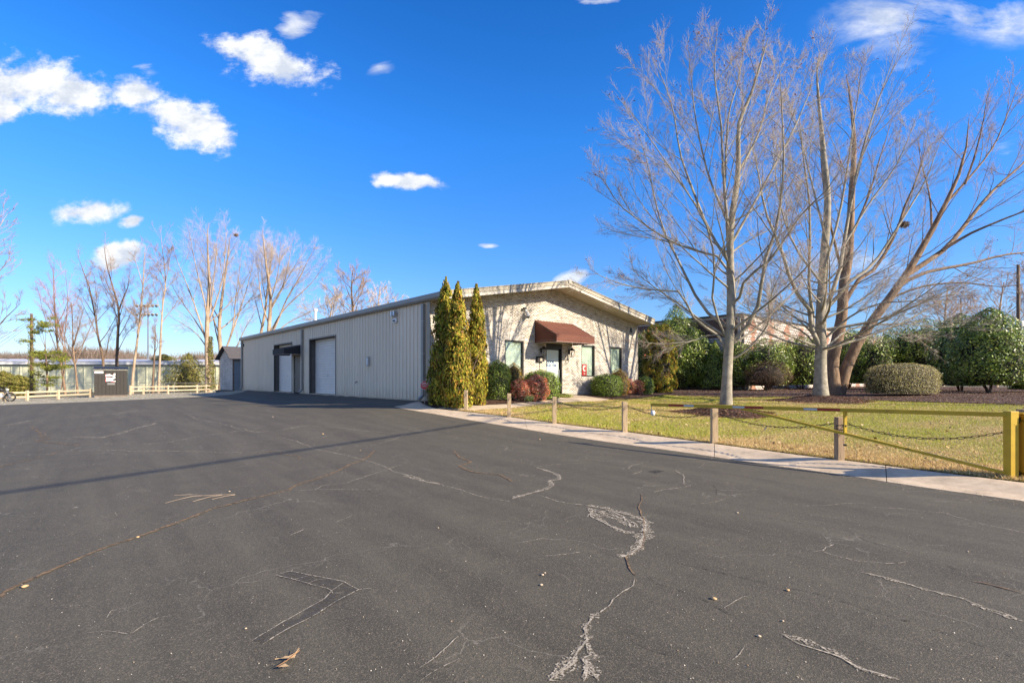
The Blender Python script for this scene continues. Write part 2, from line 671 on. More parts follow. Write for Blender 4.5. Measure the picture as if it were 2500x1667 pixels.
# ------------------------------------------------------------------ ground, asphalt, kerb
KE = [(962, 992.5), (985, 998), (1020, 1004), (1060, 1010.5), (1100, 1017.3), (1180, 1031), (1253, 1043), (1355, 1060), (1483, 1079), (1600, 1094.5), (1700, 1109), (1812, 1125.5),
      (2025, 1155), (2106, 1167), (2212, 1184), (2319, 1199), (2500, 1224), (2700, 1253), (2950, 1290)]
KB = [(1026, 981), (1040, 989), (1063, 997), (1090, 1000.5), (1120, 1003.5), (1180, 1010), (1243, 1017.5), (1354, 1033), (1525, 1053.5), (1600, 1064), (1700, 1077.5), (1812, 1092.5),
      (1985, 1115.5), (2100, 1128.5), (2212, 1144), (2319, 1157), (2500, 1179), (2700, 1203), (2950, 1233)]
ke = [Vector(p) for p in pk(KE)]
kb = [Vector(p) for p in pk(KB, z_lawn)]
for _k in range(1, 8):          # the kerb runs on past the gate
    ke.append(ke[len(KE) - 1] + Vector((.64, -.77)) * 2.2 * _k)
    kb.append(kb[len(KB) - 1] + Vector((.64, -.77)) * 2.2 * _k)

b0, b1 = bw(.6, .3), bw(.6, BL - .3)
far_edge = pk([(592, 957), (560, 963.5), (480, 968.8), (400, 972.5), (340, 975), (220, 980.5), (100, 985), (0, 988.8)])
asph = [tuple(p)[:2] for p in reversed(ke)] + [tuple(b0)[:2], tuple(b1)[:2]] + far_edge + [(-72, 34), (-72, -22), (30, -22)]
asphalt = drape('asphalt', asph, 1.0, z_road, 0, M['asphalt'])

xs = np.concatenate([-np.geomspace(80, 900, 14)[::-1], np.arange(-76, 77, 2.0), np.geomspace(80, 900, 14)])
ys = np.concatenate([-np.geomspace(30, 900, 12)[::-1], np.arange(-26, 100, 2.0), np.geomspace(104, 1400, 16)])
gx, gy = np.meshgrid(xs, ys)
gz = z_road(np.clip(gx, -78, 78), np.clip(gy, -28, 100)) - .07
V = np.stack([gx.ravel(), gy.ravel(), gz.ravel()], 1)
nx = len(xs)
ii, jj = np.meshgrid(np.arange(nx - 1), np.arange(len(ys) - 1))
q = (jj * nx + ii).ravel()
ground = np_mesh('ground', V, np.stack([q, q + 1, q + nx + 1, q + nx], 1), M['earth'], smooth=True)
ground['kind'] = 'structure'

# rolled concrete kerb
prof = [(0, -.03), (0, .006), (.12, .012), (.30, .025), (.48, .055), (.66, .092), (.82, .112), (.94, .113), (1.0, .10), (1.0, -.03)]


def resample(pts, n):
    P = np.array([tuple(p) for p in pts], dtype=float)
    d = np.concatenate([[0], np.cumsum(np.linalg.norm(np.diff(P, axis=0), axis=1))])
    t = np.linspace(0, d[-1], n)
    return np.stack([np.interp(t, d, P[:, k]) for k in range(P.shape[1])], 1)


def cat_param(A, B, n):
    """corresponding points along two lines, by the common vertex index"""
    u = np.linspace(0, len(A) - 1, n)
    a = np.array([tuple(p) for p in A])
    b = np.array([tuple(p) for p in B])
    idx = np.arange(len(A))
    return np.stack([np.interp(u, idx, a[:, k]) for k in range(2)], 1), np.stack([np.interp(u, idx, b[:, k]) for k in range(2)], 1)


# even spacing along the kerb, each slab a stretch of the sweep between two joints
A, B = cat_param(ke, kb, 1200)
dist = np.concatenate([[0], np.cumsum(np.linalg.norm(np.diff(B, axis=0), axis=1))])
kerb = thing('kerb', None, None)
kerb['kind'] = 'structure'
tot = dist[-1]
nslab = int(tot / 3.05)
for k in range(nslab):
    t0, t1 = k * tot / nslab + .006, (k + 1) * tot / nslab - .006
    ts = np.linspace(t0, t1, 8)
    a = np.stack([np.interp(ts, dist, A[:, c]) for c in range(2)], 1)
    b = np.stack([np.interp(ts, dist, B[:, c]) for c in range(2)], 1)
    mb = MB()
    for i in range(len(ts)):
        za = z_road(a[i, 0], a[i, 1])
        zb = z_lawn(b[i, 0], b[i, 1]) - .113 + .012
        for (u, h) in prof:
            p = a[i] * (1 - u) + b[i] * u
            mb.v.append((p[0], p[1], float(za * (1 - u) + zb * u + h)))
    n = len(prof)
    for i in range(len(ts) - 1):
        for j in range(n - 1):
            mb.f.append((i * n + j, (i + 1) * n + j, (i + 1) * n + j + 1, i * n + j + 1))
    mb.f.append(tuple(range(n)))
    mb.f.append(tuple((len(ts) - 1) * n + j for j in range(n - 1, -1, -1)))
    mb.build('kerb_slab', M['concrete'], kerb, smooth=False)

# walkway to the door
walk_px = [(1066, 997.5), (1100, 995.5), (1180, 991), (1240, 988), (1310, 981.5), (1362, 975), (1372, 966.5), (1388, 965.5), (1430, 968), (1490, 976.5), (1470, 980), (1406, 982), (1340, 986.5), (1253, 997), (1163, 1003.5), (1120, 1003.2), (1090, 1000.2)]
walk = pk(walk_px, z_lawn)
walkway = drape('walkway', walk, .35, z_lawn, .035, M['concrete'])

# mulch beds
bedL_px = [(1027, 983), (1040, 990), (1064, 997.5), (1100, 995.3), (1180, 990.8), (1240, 987.8), (1310, 981.3), (1362, 974.8)]
bedL = pk(bedL_px, z_lawn) + [tuple(bw(6.7, -.25))[:2], tuple(bw(6.7, .3))[:2], tuple(bw(.2, .3))[:2], tuple(bw(-.15, -.4))[:2]]
drape('mulch_bed', bedL, .35, z_lawn, .05, M['mulch'], wob=.05)
bedR_px = [(1400, 966.5), (1430, 967.8), (1492, 976.3), (1560, 974), (1653, 967.5), (1720, 968.5), (1787, 971), (1900, 970.5), (1960, 971), (2071, 976), (2200, 982), (2350, 986), (2500, 990), (2800, 998)]
bedR = [tuple(bw(7.6, .3))[:2]] + pk(bedR_px, z_lawn) + [(52, 36), (44, 58), (12, 45), tuple(bw(BW + .2, 5))[:2], tuple(bw(BW - .1, .3))[:2]]
drape('mulch_bed', bedR, .7, z_lawn, .05, M['mulch'], wob=.15)

# lawn
lawn_poly = [tuple(p) for p in reversed(kb[4:])] + pk([(1163, 1003.5), (1253, 997), (1340, 986.5), (1406, 982), (1470, 980), (1492, 976.5), (1560, 974), (1653, 967.5), (1720, 968.5), (1787, 971),
                                                        (1900, 970.5), (1960, 971), (2071, 976), (2200, 982), (2350, 986), (2500, 990), (2800, 998)], z_lawn) + [(55, 30), (55, -14), (26, -14)]
lawn = drape('lawn', lawn_poly, .7, z_lawn, .02, M['lawn'])

# gravel strip before the fence
grav = far_edge + [(-72, 34), (-80, 44)] + pk([(0, 974), (100, 972), (230, 966), (330, 962), (420, 958), (500, 955.5), (545, 953)]) + [tuple(bw(1, BL + 4))[:2], tuple(bw(.6, BL - .3))[:2]]
drape('gravel', grav, 1.2, z_road, -.012, M['gravel'], wob=.3)

# ------------------------------------------------------------------ grass blades, mulch chips


def scatter(poly, n, rng=RNG, bias=None):
    P = np.array(poly)
    lo, hi = P.min(0), P.max(0)
    out = []
    got = 0
    while got < n:
        Q = lo + (hi - lo) * rng.random((n * 3, 2))
        k = inside(Q, poly)
        if bias is not None:
            k &= rng.random(len(Q)) < bias(Q)
        Q = Q[k]
        out.append(Q)
        got += len(Q)
    return np.concatenate(out)[:n]


def vis_bias(Q, near=8.0):
    """more pieces close to the camera, none behind it"""
    d = np.hypot(Q[:, 0], Q[:, 1])
    b = np.clip((near / np.maximum(d, near)) ** 1.6, .03, 1)
    return np.where((Q[:, 1] > 3) & (np.abs(Q[:, 0]) < Q[:, 1] * 1.15 + 1), b, .003)


def vnoise(P, s, seed=0):
    r = np.random.default_rng(seed)
    o = np.zeros(len(P))
    for k in range(6):
        a = r.random() * 6.28
        f = s * (1.0 + k * .55)
        o += np.sin((P[:, 0] * math.cos(a) + P[:, 1] * math.sin(a)) * f + r.random() * 6.28) / (1 + k * .5)
    return o / 2.6


def grass():
    n = 330000
    Q = scatter(lawn_poly, n, bias=vis_bias)
    z = z_lawn(Q[:, 0], Q[:, 1]) + .015
    w = (Q[:, 0] - 6.4) * .77 + (Q[:, 1] - 6.42) * .64
    far = np.clip(Q[:, 1] / 14, 1, 2.2)
    hgt = RNG.uniform(.018, .050, n) * (1 + .5 * (w < 2.2)) * far ** .3
    ang = RNG.random(n) * 6.283
    wd = RNG.uniform(.0025, .005, n) * far * 1.3
    lean = RNG.uniform(.2, 1.5, n) * hgt
    la = RNG.random(n) * 6.283
    base = np.stack([Q[:, 0], Q[:, 1], z], 1)
    dx = np.stack([np.cos(ang) * wd, np.sin(ang) * wd, np.zeros(n)], 1)
    tip = base + np.stack([np.cos(la) * lean, np.sin(la) * lean, hgt], 1)
    V = np.stack([base - dx, base + dx, tip], 1).reshape(-1, 3)
    Fq = np.arange(3 * n).reshape(n, 3)
    straw = np.clip(1.0 - (w - .9 - vnoise(Q, 1.1, 3) * .55) / 1.3, 0, 1) * .95 + .38 + .6 * vnoise(Q, .55, 5) + .35 * vnoise(Q, 2.7, 8)
    iss = RNG.random(n) < np.clip(straw, .08, .97)
    green = palette(n, [(0.331, 0.375, 0.033), (0.455, 0.463, 0.055), (0.221, 0.275, 0.028), (0.552, 0.475, 0.099)], jit=.3)
    tan = palette(n, [(0.713, 0.515, 0.242), (0.575, 0.403, 0.179), (0.828, 0.650, 0.347), (0.368, 0.224, 0.105)], jit=.25)
    c = np.where(iss[:, None], tan, green)
    o = np_mesh('grass', V, Fq, M['blades'], cols=c)
    tag(o, 'short patchy winter grass, green with straw along the kerb', 'grass', kind='stuff')


grass()


def chips(poly, n, zf, off, size, cols, name='mulch_chips', bias=None, flat=.25):
    Q = scatter(poly, n, bias=bias)
    z = zf(Q[:, 0], Q[:, 1]) + off + RNG.random(n) * size * .5
    a = RNG.random(n) * 6.283
    L = RNG.uniform(.4, 1.3, n) * size
    W = L * RNG.uniform(.15, .5, n)
    tilt = RNG.normal(0, flat, n)
    tilt2 = RNG.normal(0, flat, n)
    u = np.stack([np.cos(a), np.sin(a), tilt], 1) * L[:, None]
    v = np.stack([-np.sin(a), np.cos(a), tilt2], 1) * W[:, None]
    c0 = np.stack([Q[:, 0], Q[:, 1], z], 1)
    V = np.stack([c0 - u, c0 - v * .9, c0 + u * .9, c0 + v], 1).reshape(-1, 3)
    return np_mesh(name, V, np.arange(4 * n).reshape(n, 4), M['chips'], cols=palette(n, cols, jit=.35))


MULCH = [(.16, .065, .04), (.10, .045, .03), (.22, .12, .075), (.05, .025, .018), (.30, .20, .13)]
tag(chips(bedL, 16000, z_lawn, .055, .03, MULCH), 'shredded brown mulch under the shrubs left of the front door', 'mulch', kind='stuff')
tag(chips(bedR, 52000, z_lawn, .055, .045, MULCH + [(.36, .27, .19)], bias=vis_bias), 'shredded brown mulch and twigs under the hedges at the right', 'mulch', kind='stuff')
tag(chips(grav, 26000, z_road, 0, .045, [(.5, .46, .36), (.36, .33, .25), (.62, .58, .48), (.24, .22, .17)], 'gravel_stones'), 'pale loose gravel between the asphalt and the rail fence', 'gravel', kind='stuff')
lv = scatter(lawn_poly, 260, bias=vis_bias)


def small_leaves():
    n = 900
    Q = scatter(lawn_poly, n, bias=vis_bias)
    z = z_lawn(Q[:, 0], Q[:, 1]) + .06
    a = RNG.random(n) * 6.283
    L = RNG.uniform(.02, .045, n)
    u = np.stack([np.cos(a), np.sin(a), RNG.normal(0, .5, n)], 1) * L[:, None]
    v = np.stack([-np.sin(a), np.cos(a), RNG.normal(0, .5, n)], 1) * L[:, None] * .6
    c0 = np.stack([Q[:, 0], Q[:, 1], z], 1)
    V = np.stack([c0 - u, c0 - v, c0 + u, c0 + v], 1).reshape(-1, 3)
    o = np_mesh('fallen_leaves', V, np.arange(4 * n).reshape(n, 4), M['chips'], cols=palette(n, [(.45, .28, .14), (.25, .13, .06), (.55, .40, .25)]))
    tag(o, 'dry brown leaves scattered over the lawn', 'leaves', kind='stuff')


small_leaves()


def kerb_fringe():
    """straw grass hanging over the back of the kerb, and grit gathered in the gutter"""
    K = np.array([tuple(p)[:2] for p in kb[4:]])
    R = resample(K, 4000)
    n = 16000
    i = RNG.integers(0, 3600, n)
    Q = R[i] + RNG.normal(0, .02, (n, 2)) + np.array([.77, .64]) * np.abs(RNG.normal(0, .05, n))[:, None]
    z = z_lawn(Q[:, 0], Q[:, 1]) + .01
    clumpy = .35 + .65 * (np.sin(i * .021) * np.sin(i * .0073 + 1) * .5 + .5)
    hgt = RNG.uniform(.02, .075, n) * clumpy
    out = RNG.uniform(.2, 1.4, n) * hgt
    la = RNG.normal(math.atan2(-.64, -.77), .9, n)
    a = RNG.random(n) * 6.283
    wd = RNG.uniform(.003, .006, n)
    base = np.stack([Q[:, 0], Q[:, 1], z], 1)
    dx = np.stack([np.cos(a) * wd, np.sin(a) * wd, wd * 0], 1)
    tip = base + np.stack([np.cos(la) * out, np.sin(la) * out, hgt], 1)
    V = np.stack([base - dx, base + dx, tip], 1).reshape(-1, 3)
    o = np_mesh('edge_grass', V, np.arange(3 * n).reshape(n, 3), M['blades'], cols=palette(n, [(.60, .44, .22), (.42, .30, .14), (.22, .15, .07), (.36, .36, .07)], jit=.3))
    tag(o, 'ragged straw coloured grass creeping over the back of the kerb', 'grass', kind='stuff')
    K2 = np.array([tuple(p)[:2] for p in ke[1:]])
    R2 = resample(K2, 4000)
    n = 9000
    i = RNG.integers(0, 3700, n)
    Q = R2[i] + np.array([-.77, -.64]) * (RNG.normal(0, 1, n) * .10 * (.4 + np.abs(np.sin(i * .012))))[:, None] - np.array([.77, .64]) * .05
    z = z_road(Q[:, 0], Q[:, 1]) + np.where((Q - R2[i]) @ np.array([.77, .64]) > -.0, .02, .008)
    s = RNG.uniform(.003, .011, n)
    a = RNG.random(n) * 6.283
    u = np.stack([np.cos(a), np.sin(a), RNG.normal(0, .2, n)], 1) * s[:, None]
    v = np.stack([-np.sin(a), np.cos(a), RNG.normal(0, .2, n)], 1) * s[:, None] * .6
    c0 = np.stack([Q[:, 0], Q[:, 1], z], 1)
    V = np.stack([c0 - u, c0 - v, c0 + u, c0 + v], 1).reshape(-1, 3)
    o = np_mesh('gutter_grit', V, np.arange(4 * n).reshape(n, 4), M['chips'], cols=palette(n, [(.34, .27, .18), (.20, .15, .10), (.45, .38, .28), (.12, .09, .06)], jit=.3))
    tag(o, 'fine grit and crumbled leaves gathered along the kerb gutter', 'debris', kind='stuff')
    # loose grit thinly over the lot
    n = 9000
    Y = 2.2 + 22 * RNG.random(n) ** 1.6
    X = (RNG.random(n) * 2 - 1) * Y * 1.05
    w = (X - 6.4) * .77 + (Y - 6.42) * .64
    k = w < -.2
    X, Y = X[k], Y[k]
    n = len(X)
    z = z_road(X, Y) + .004
    s = RNG.uniform(.0012, .0045, n) * np.clip(Y / 7, 1, 2)
    a = RNG.random(n) * 6.283
    u = np.stack([np.cos(a), np.sin(a), RNG.random(n) * .6], 1) * s[:, None]
    v = np.stack([-np.sin(a), np.cos(a), RNG.random(n) * .6], 1) * s[:, None] * .8
    c0 = np.stack([X, Y, z], 1)
    V = np.stack([c0 - u, c0 - v, c0 + u, c0 + v], 1).reshape(-1, 3)
    o = np_mesh('loose_grit', V, np.arange(4 * n).reshape(n, 4), M['chips'], cols=palette(n, [(.45, .41, .34), (.30, .26, .20), (.60, .56, .48), (.25, .17, .10)], jit=.3))
    tag(o, 'tiny loose grit scattered over the asphalt', 'grit', kind='stuff')


kerb_fringe()

# ------------------------------------------------------------------ cracks in the asphalt


def ribbon(mb, pts, w0, w1, jitter, zoff=.006, zf=z_road, step=.035):
    """an uneven strip along picked ground points"""
    P = np.array([p[:2] for p in pts])
    d = np.linalg.norm(np.diff(P, axis=0), axis=1).sum()
    n = max(4, min(220, int(d / step)))
    R = resample(P, n)
    T = np.gradient(R, axis=0)
    T /= np.linalg.norm(T, axis=1)[:, None] + 1e-9
    Nn = np.stack([-T[:, 1], T[:, 0]], 1)
    off = np.zeros(n)
    amp = jitter
    for lv_ in (3, 7, 16, 40):
        k = max(2, int(d * lv_ / 1.6))
        off += np.interp(np.linspace(0, 1, n), np.linspace(0, 1, k), RNG.normal(0, 1, k)) * amp
        amp *= .45
    off *= np.minimum(1, np.minimum(np.arange(n), np.arange(n)[::-1]) / 3.0)
    R = R + Nn * off[:, None]
    wd = RNG.uniform(w0, w1, n) * (.5 + RNG.random(n))
    wd[0] = wd[-1] = .0015
    a, b = R + Nn * wd[:, None] / 2, R - Nn * wd[:, None] / 2
    za = zf(a[:, 0], a[:, 1]) + zoff
    zb = zf(b[:, 0], b[:, 1]) + zoff
    s = len(mb.v)
    for i in range(n):
        mb.v += [(a[i, 0], a[i, 1], float(za[i])), (b[i, 0], b[i, 1], float(zb[i]))]
    for i in range(n - 1):
        mb.f.append((s + 2 * i + 1, s + 2 * i + 3, s + 2 * i + 2, s + 2 * i))


def cl(pts, x0=0):
    return [tuple(pick(x0 + x / 1.8816, 1000 + y / 1.8816)) for x, y in pts]


CR = [
    # (image x offset, colour, min width, max width, jitter, points)
    (0, 'crack_brown', .022, .045, .012, [(0, 865), (110, 800), (230, 740), (400, 670), (500, 630), (630, 590), (820, 515), (1000, 450), (1200, 400), (1330, 370), (1360, 350), (1490, 305), (1600, 255), (1660, 235), (1720, 190)]),
    (0, 'crack_light', .008, .026, .02, [(1300, 130), (1400, 160), (1440, 180), (1560, 205), (1690, 240), (1740, 260), (1800, 285), (1880, 305)]),
    (0, 'crack_light', .03, .07, .03, [(1860, 300), (1950, 330), (2030, 345)]),
    (0, 'crack_light', .006, .02, .03, [(2030, 345), (2120, 370), (2220, 405), (2352, 425)]),
    (0, 'crack_light', .006, .018, .02, [(1440, 370), (1480, 350), (1600, 335), (1740, 285), (1880, 240)]),
    (0, 'crack_light', .005, .014, .02, [(1360, 375), (1500, 365), (1750, 367)]),
    (0, 'crack_light', .006, .013, .006, [(1150, 1070), (1290, 985), (1400, 920), (1490, 870), (1520, 835), (1580, 795)]),
    (0, 'crack_light', .006, .013, .006, [(1205, 1085), (1330, 1010), (1450, 945), (1560, 880), (1650, 830), (1720, 824)]),
    (0, 'crack_light', .005, .012, .01, [(1255, 768), (1330, 740), (1440, 765), (1580, 792), (1650, 830)]),
    (0, 'crack_light', .004, .009, .01, [(1270, 765), (1400, 800), (1500, 830), (1520, 850), (1570, 846)]),
    (0, 'crack_light', .004, .008, .01, [(1330, 790), (1390, 775), (1430, 762)]),
    (0, 'crack_light', .004, .008, .01, [(1410, 808), (1440, 790), (1520, 778)]),
    (0, 'crack_light', .004, .009, .012, [(390, 1030), (500, 1020), (600, 1035), (680, 985), (740, 955), (790, 950)]),
    (0, 'crack_light', .004, .012, .012, [(1930, 1190), (2000, 1140), (2080, 1060), (2110, 1045)]),
    (0, 'crack_light', .004, .008, .012, [(490, 960), (500, 930), (580, 915)]),
    (0, 'crack_light', .004, .009, .012, [(1930, 1250), (1990, 1210), (2110, 1150)]),
    (0, 'crack_light', .004, .008, .01, [(1095, 800), (1150, 798), (1200, 790)]),
    (0, 'crack_light', .005, .01, .01, [(1540, 520), (1590, 500), (1620, 485)]),
    (0, 'crack_light', .01, .03, .02, [(1330, 580), (1360, 565), (1400, 550)]),
    (0, 'crack_light', .01, .03, .02, [(330, 455), (362, 450)]),
    (0, 'crack_light', .004, .01, .02, [(550, 580), (600, 570), (635, 550)]),
    (0, 'crack_brown', .02, .05, .03, [(2090, 190), (2110, 215), (2160, 240), (2110, 260), (2200, 290), (2310, 300), (2352, 330)]),
    (0, 'crack_brown', .012, .03, .04, [(0, 265), (100, 240), (200, 220), (250, 205), (270, 190)]),
    (0, 'crack_brown', .01, .03, .04, [(1200, 193), (1270, 200), (1290, 208), (1360, 215), (1370, 230)]),
    (0, 'crack_brown', .02, .05, .05, [(150, 80), (180, 120), (240, 150), (310, 155), (360, 165)]),
    (0, 'crack_light', .01, .03, .05, [(650, 160), (760, 150), (900, 125), (1100, 95), (1190, 105), (1390, 75)]),
    (0, 'crack_light', .01, .03, .05, [(300, 190), (520, 185), (700, 190), (960, 195), (1100, 205)]),
    (0, 'crack_light', .01, .03, .05, [(840, 20), (900, 40), (980, 60), (1190, 105)]),
    (0, 'crack_light', .01, .03, .05, [(1270, 100), (1390, 73), (1560, 85), (1700, 100), (1830, 110)]),
    (0, 'crack_light', .008, .02, .03, [(1700, 165), (1840, 130), (1860, 110), (1990, 95)]),
    (0, 'crack_light', .03, .08, .05, [(380, 30), (520, 20), (640, 5)]),
    (0, 'crack_light', .02, .05, .05, [(330, 125), (470, 130), (600, 95), (720, 60)]),
    (0, 'crack_light', .02, .05, .05, [(0, 75), (150, 50), (400, 35)]),
    (1250, 'crack_light', .02, .05, .02, [(0, 410), (90, 385), (160, 365), (185, 345), (170, 325), (215, 320), (210, 300), (110, 265)]),
    (1250, 'crack_light', .006, .015, .02, [(110, 265), (200, 255), (350, 245)]),
    (1250, 'crack_light', .008, .02, .02, [(130, 395), (200, 425), (340, 440)]),
    (1250, 'crack_light', .02, .05, .02, [(340, 440), (450, 460), (560, 490)]),
    (1250, 'crack_light', .05, .09, .015, [(560, 490), (600, 510), (600, 560), (570, 630), (530, 665), (490, 680)]),
    (1250, 'crack_light', .03, .06, .03, [(400, 465), (450, 490), (520, 510), (580, 545)]),
    (1250, 'crack_light', .03, .06, .03, [(350, 450), (380, 500), (480, 540), (565, 570)]),
    (1250, 'crack_light', .02, .04, .03, [(430, 460), (500, 500), (560, 540)]),
    (1250, 'crack_light', .015, .03, .03, [(480, 475), (530, 520), (545, 545)]),
    (1250, 'crack_light', .015, .03, .03, [(345, 495), (365, 480), (345, 450)]),
    (1250, 'crack_brown', .008, .02, .012, [(595, 390), (590, 450), (615, 500), (606, 580), (600, 630), (530, 680), (550, 730), (575, 765)]),
    (1250, 'crack_light', .008, .018, .012, [(565, 780), (550, 810), (460, 870), (450, 900), (400, 940)]),
    (1250, 'crack_light', .015, .035, .014, [(400, 935), (370, 960), (340, 1010), (350, 1060), (280, 1140), (180, 1240)]),
    (1250, 'crack_light', .02, .05, .015, [(360, 980), (335, 1000), (345, 1030)]),
    (1250, 'crack_light', .012, .035, .015, [(345, 1070), (390, 1140), (340, 1150), (400, 1255)]),
    (1250, 'crack_light', .03, .06, .015, [(300, 1135), (240, 1190), (170, 1255)]),
    (1250, 'crack_light', .02, .05, .015, [(340, 1150), (350, 1200), (330, 1255)]),
    (1250, 'crack_dark', .006, .014, .012, [(620, 760), (680, 800), (750, 820), (840, 855), (900, 880), (960, 920), (1040, 960)]),
    (1250, 'crack_light', .004, .009, .012, [(960, 920), (1020, 890), (1070, 860), (1100, 870)]),
    (1250, 'crack_light', .006, .014, .015, [(1380, 655), (1420, 645), (1430, 632), (1480, 620)]),
    (1250, 'crack_light', .005, .012, .015, [(1430, 655), (1600, 700), (1720, 710), (1820, 700)]),
    (1250, 'crack_light', .01, .035, .02, [(1600, 750), (1750, 790), (1900, 835), (2050, 870), (2200, 930), (2352, 975)]),
    (1250, 'crack_light', .012, .04, .015, [(1240, 1035), (1400, 1090), (1500, 1130), (1600, 1190), (1780, 1250)]),
    (1250, 'crack_light', .006, .014, .02, [(820, 435), (920, 425), (980, 410)]),
    (1250, 'crack_dark', .006, .014, .02, [(930, 345), (950, 370), (940, 400)]),
    (1250, 'crack_light', .008, .02, .02, [(750, 280), (790, 300), (790, 340), (820, 350), (650, 380)]),
    (1250, 'crack_light', .006, .014, .02, [(950, 370), (1050, 374), (1130, 368)]),
    (1250, 'crack_light', .006, .014, .02, [(1330, 445), (1450, 440), (1520, 430), (1640, 430)]),
    (1250, 'crack_light', .006, .016, .03, [(1640, 450), (1800, 460), (1980, 475), (2150, 530), (2352, 565)]),
    (1250, 'crack_light', .008, .02, .02, [(530, 275), (550, 258), (600, 245)]),
    (1250, 'crack_light', .008, .02, .02, [(555, 300), (595, 280)]),
    (1250, 'crack_light', .006, .014, .015, [(130, 675), (270, 665), (320, 655)]),
    (1250, 'crack_light', .005, .012, .015, [(20, 615), (90, 600), (150, 590)]),
    (1250, 'crack_brown', .008, .02, .01, [(2110, 790), (2200, 800), (2352, 845)]),
    (1250, 'crack_dark', .004, .02, .02, [(750, 700), (1000, 760), (1250, 820), (1400, 850), (1600, 920), (1750, 960), (2100, 1070), (2352, 1160)]),
    (1250, 'crack_dark', .004, .012, .02, [(870, 450), (1100, 490), (1460, 550), (1530, 560), (1640, 610), (1800, 660), (2050, 740)]),
    (1250, 'crack_dark', .004, .01, .02, [(500, 1030), (640, 1090), (740, 1140)]),
    (1250, 'crack_light', .004, .009, .012, [(1010, 1160), (1040, 1120), (1070, 1095)]),
]
for (x0, mt, a, b, j, pts) in CR:
    mb = MB()
    if mt == 'crack_light' and b >= .035:
        ribbon(mb, cl(pts, x0), a * .9, b * 1.9, j * 1.3, zoff=.0045)
        mb.build('crack', M['crack_speckle'], asphalt)
        mb = MB()
        ribbon(mb, cl(pts, x0), a * .3, b * .45, j * 1.2)
    else:
        ribbon(mb, cl(pts, x0), a * (1.0 if mt == 'crack_brown' else .72), b * (1.0 if mt == 'crack_brown' else .7), j * 1.4)
    mb.build('crack', M[mt], asphalt)
pp = cl([(1265, 765), (1330, 742), (1440, 765), (1580, 792), (1650, 830), (1450, 945), (1210, 1080), (1160, 1060), (1400, 920), (1520, 850), (1490, 830), (1380, 795)])
drape('patch', [p[:2] for p in pp], .1, z_road, .003, M['patch'], asphalt, kind=None)
oil = cl([(620, 285), (660, 278), (700, 282), (660, 294)], 1250)
drape('oil_stain', [p[:2] for p in oil], .1, z_road, .003, M['crack_dark'], asphalt, kind=None)


# ================================================================== the metal and brick building
ROTZ = math.atan2(TD[1], TD[0])
Z0 = EYE - .88
bld = thing('commercial_building', 'long low grey metal building with a pale brick gable front and brown awning', 'building', (BO[0], BO[1], Z0), ROTZ)

M['metal_wall'] = mat('metal_wall', (.80, .67, .50), (.73, .61, .455), .7, .45, .05, blotch=.12, spec=.5, stretch=(1, 1, .3))
def add_base_dirt(m, z0=.0, z1=.55):
    """mud splash and run-off streaks low on the sheets, from noise of their own"""
    nt = m.node_tree
    bs = nt.nodes['Principled BSDF']
    old = bs.inputs['Base Color'].links[0].from_socket
    tc = nt.nodes.new('ShaderNodeTexCoord')
    sp = nt.nodes.new('ShaderNodeSeparateXYZ')
    nt.links.new(tc.outputs['Object'], sp.inputs[0])
    mr = nt.nodes.new('ShaderNodeMapRange')
    mr.inputs['From Min'].default_value = z1
    mr.inputs['From Max'].default_value = z0
    nt.links.new(sp.outputs[2], mr.inputs['Value'])
    n = noise(nt, coords(nt, (3, 3, .8)), 3, 5, .65)
    f = mixc(nt, 1.0, mr.outputs[0], ramp(nt, n, [(.35, (0, 0, 0)), (.65, (.6, .6, .6))]), 'MULTIPLY')
    c = mixc(nt, f, old, (.42, .31, .19))
    n2 = noise(nt, coords(nt, (2.2, 2.2, .12)), 4, 5, .6)
    c = mixc(nt, ramp(nt, n2, [(.52, (0, 0, 0)), (.72, (.22, .22, .22))]), c, (.34, .29, .23))
    nt.links.new(c, bs.inputs['Base Color'])


add_base_dirt(M['metal_wall'])
M['trim_metal'] = mat('trim_metal', (.36, .32, .245), (.28, .25, .19), 2, .45, .05)
M['white_trim'] = mat('white_trim', (.48, .45, .39), (.40, .37, .32), 3, .5, .05)
M['gutter'] = mat('gutter', (.29, .275, .24), (.25, .235, .205), 3, .45, .05)
M['roof_metal'] = mat('roof_metal', (.42, .39, .33), (.34, .32, .27), 1, .45, .1)
M['soffit'] = mat('soffit', (.50, .45, .33), (.45, .40, .29), 2, .6, .05)
M['door_white'] = mat('door_white', (.80, .74, .66), (.74, .68, .60), 2, .45, .05)
M['jamb'] = mat('jamb', (.115, .10, .085), (.085, .072, .06), 3, .6, .1)
M['brown_door'] = mat('brown_door', (.13, .11, .09), (.095, .08, .066), 5, .55, .1)
M['mortar'] = mat('mortar', (.56, .51, .43), (.48, .43, .36), 12, .95, .4)
M['bronze'] = mat('bronze', (.028, .024, .022), (.018, .016, .015), 6, .35, .1)
M['black'] = mat('black', (.018, .018, .02), (.012, .012, .013), 8, .5, .1)
M['white'] = mat('white', (.75, .75, .73), (.66, .66, .64), 5, .5, .05)
M['awning_brown'] = mat('awning_brown', (.135, .042, .023), (.10, .032, .018), 3, .8, .25)
M['awning_dark'] = mat('awning_dark', (.030, .025, .023), (.02, .017, .016), 3, .8, .25)
M['piping'] = mat('piping', (.60, .50, .47), (.5, .42, .4), 8, .8, .1)
M['blind'] = mat('blind', (.84, .84, .76), (.78, .78, .70), 3, .5, .05)
M['steel'] = mat('steel', (.45, .46, .48), (.35, .36, .38), 8, .35, .1, metal=.8)


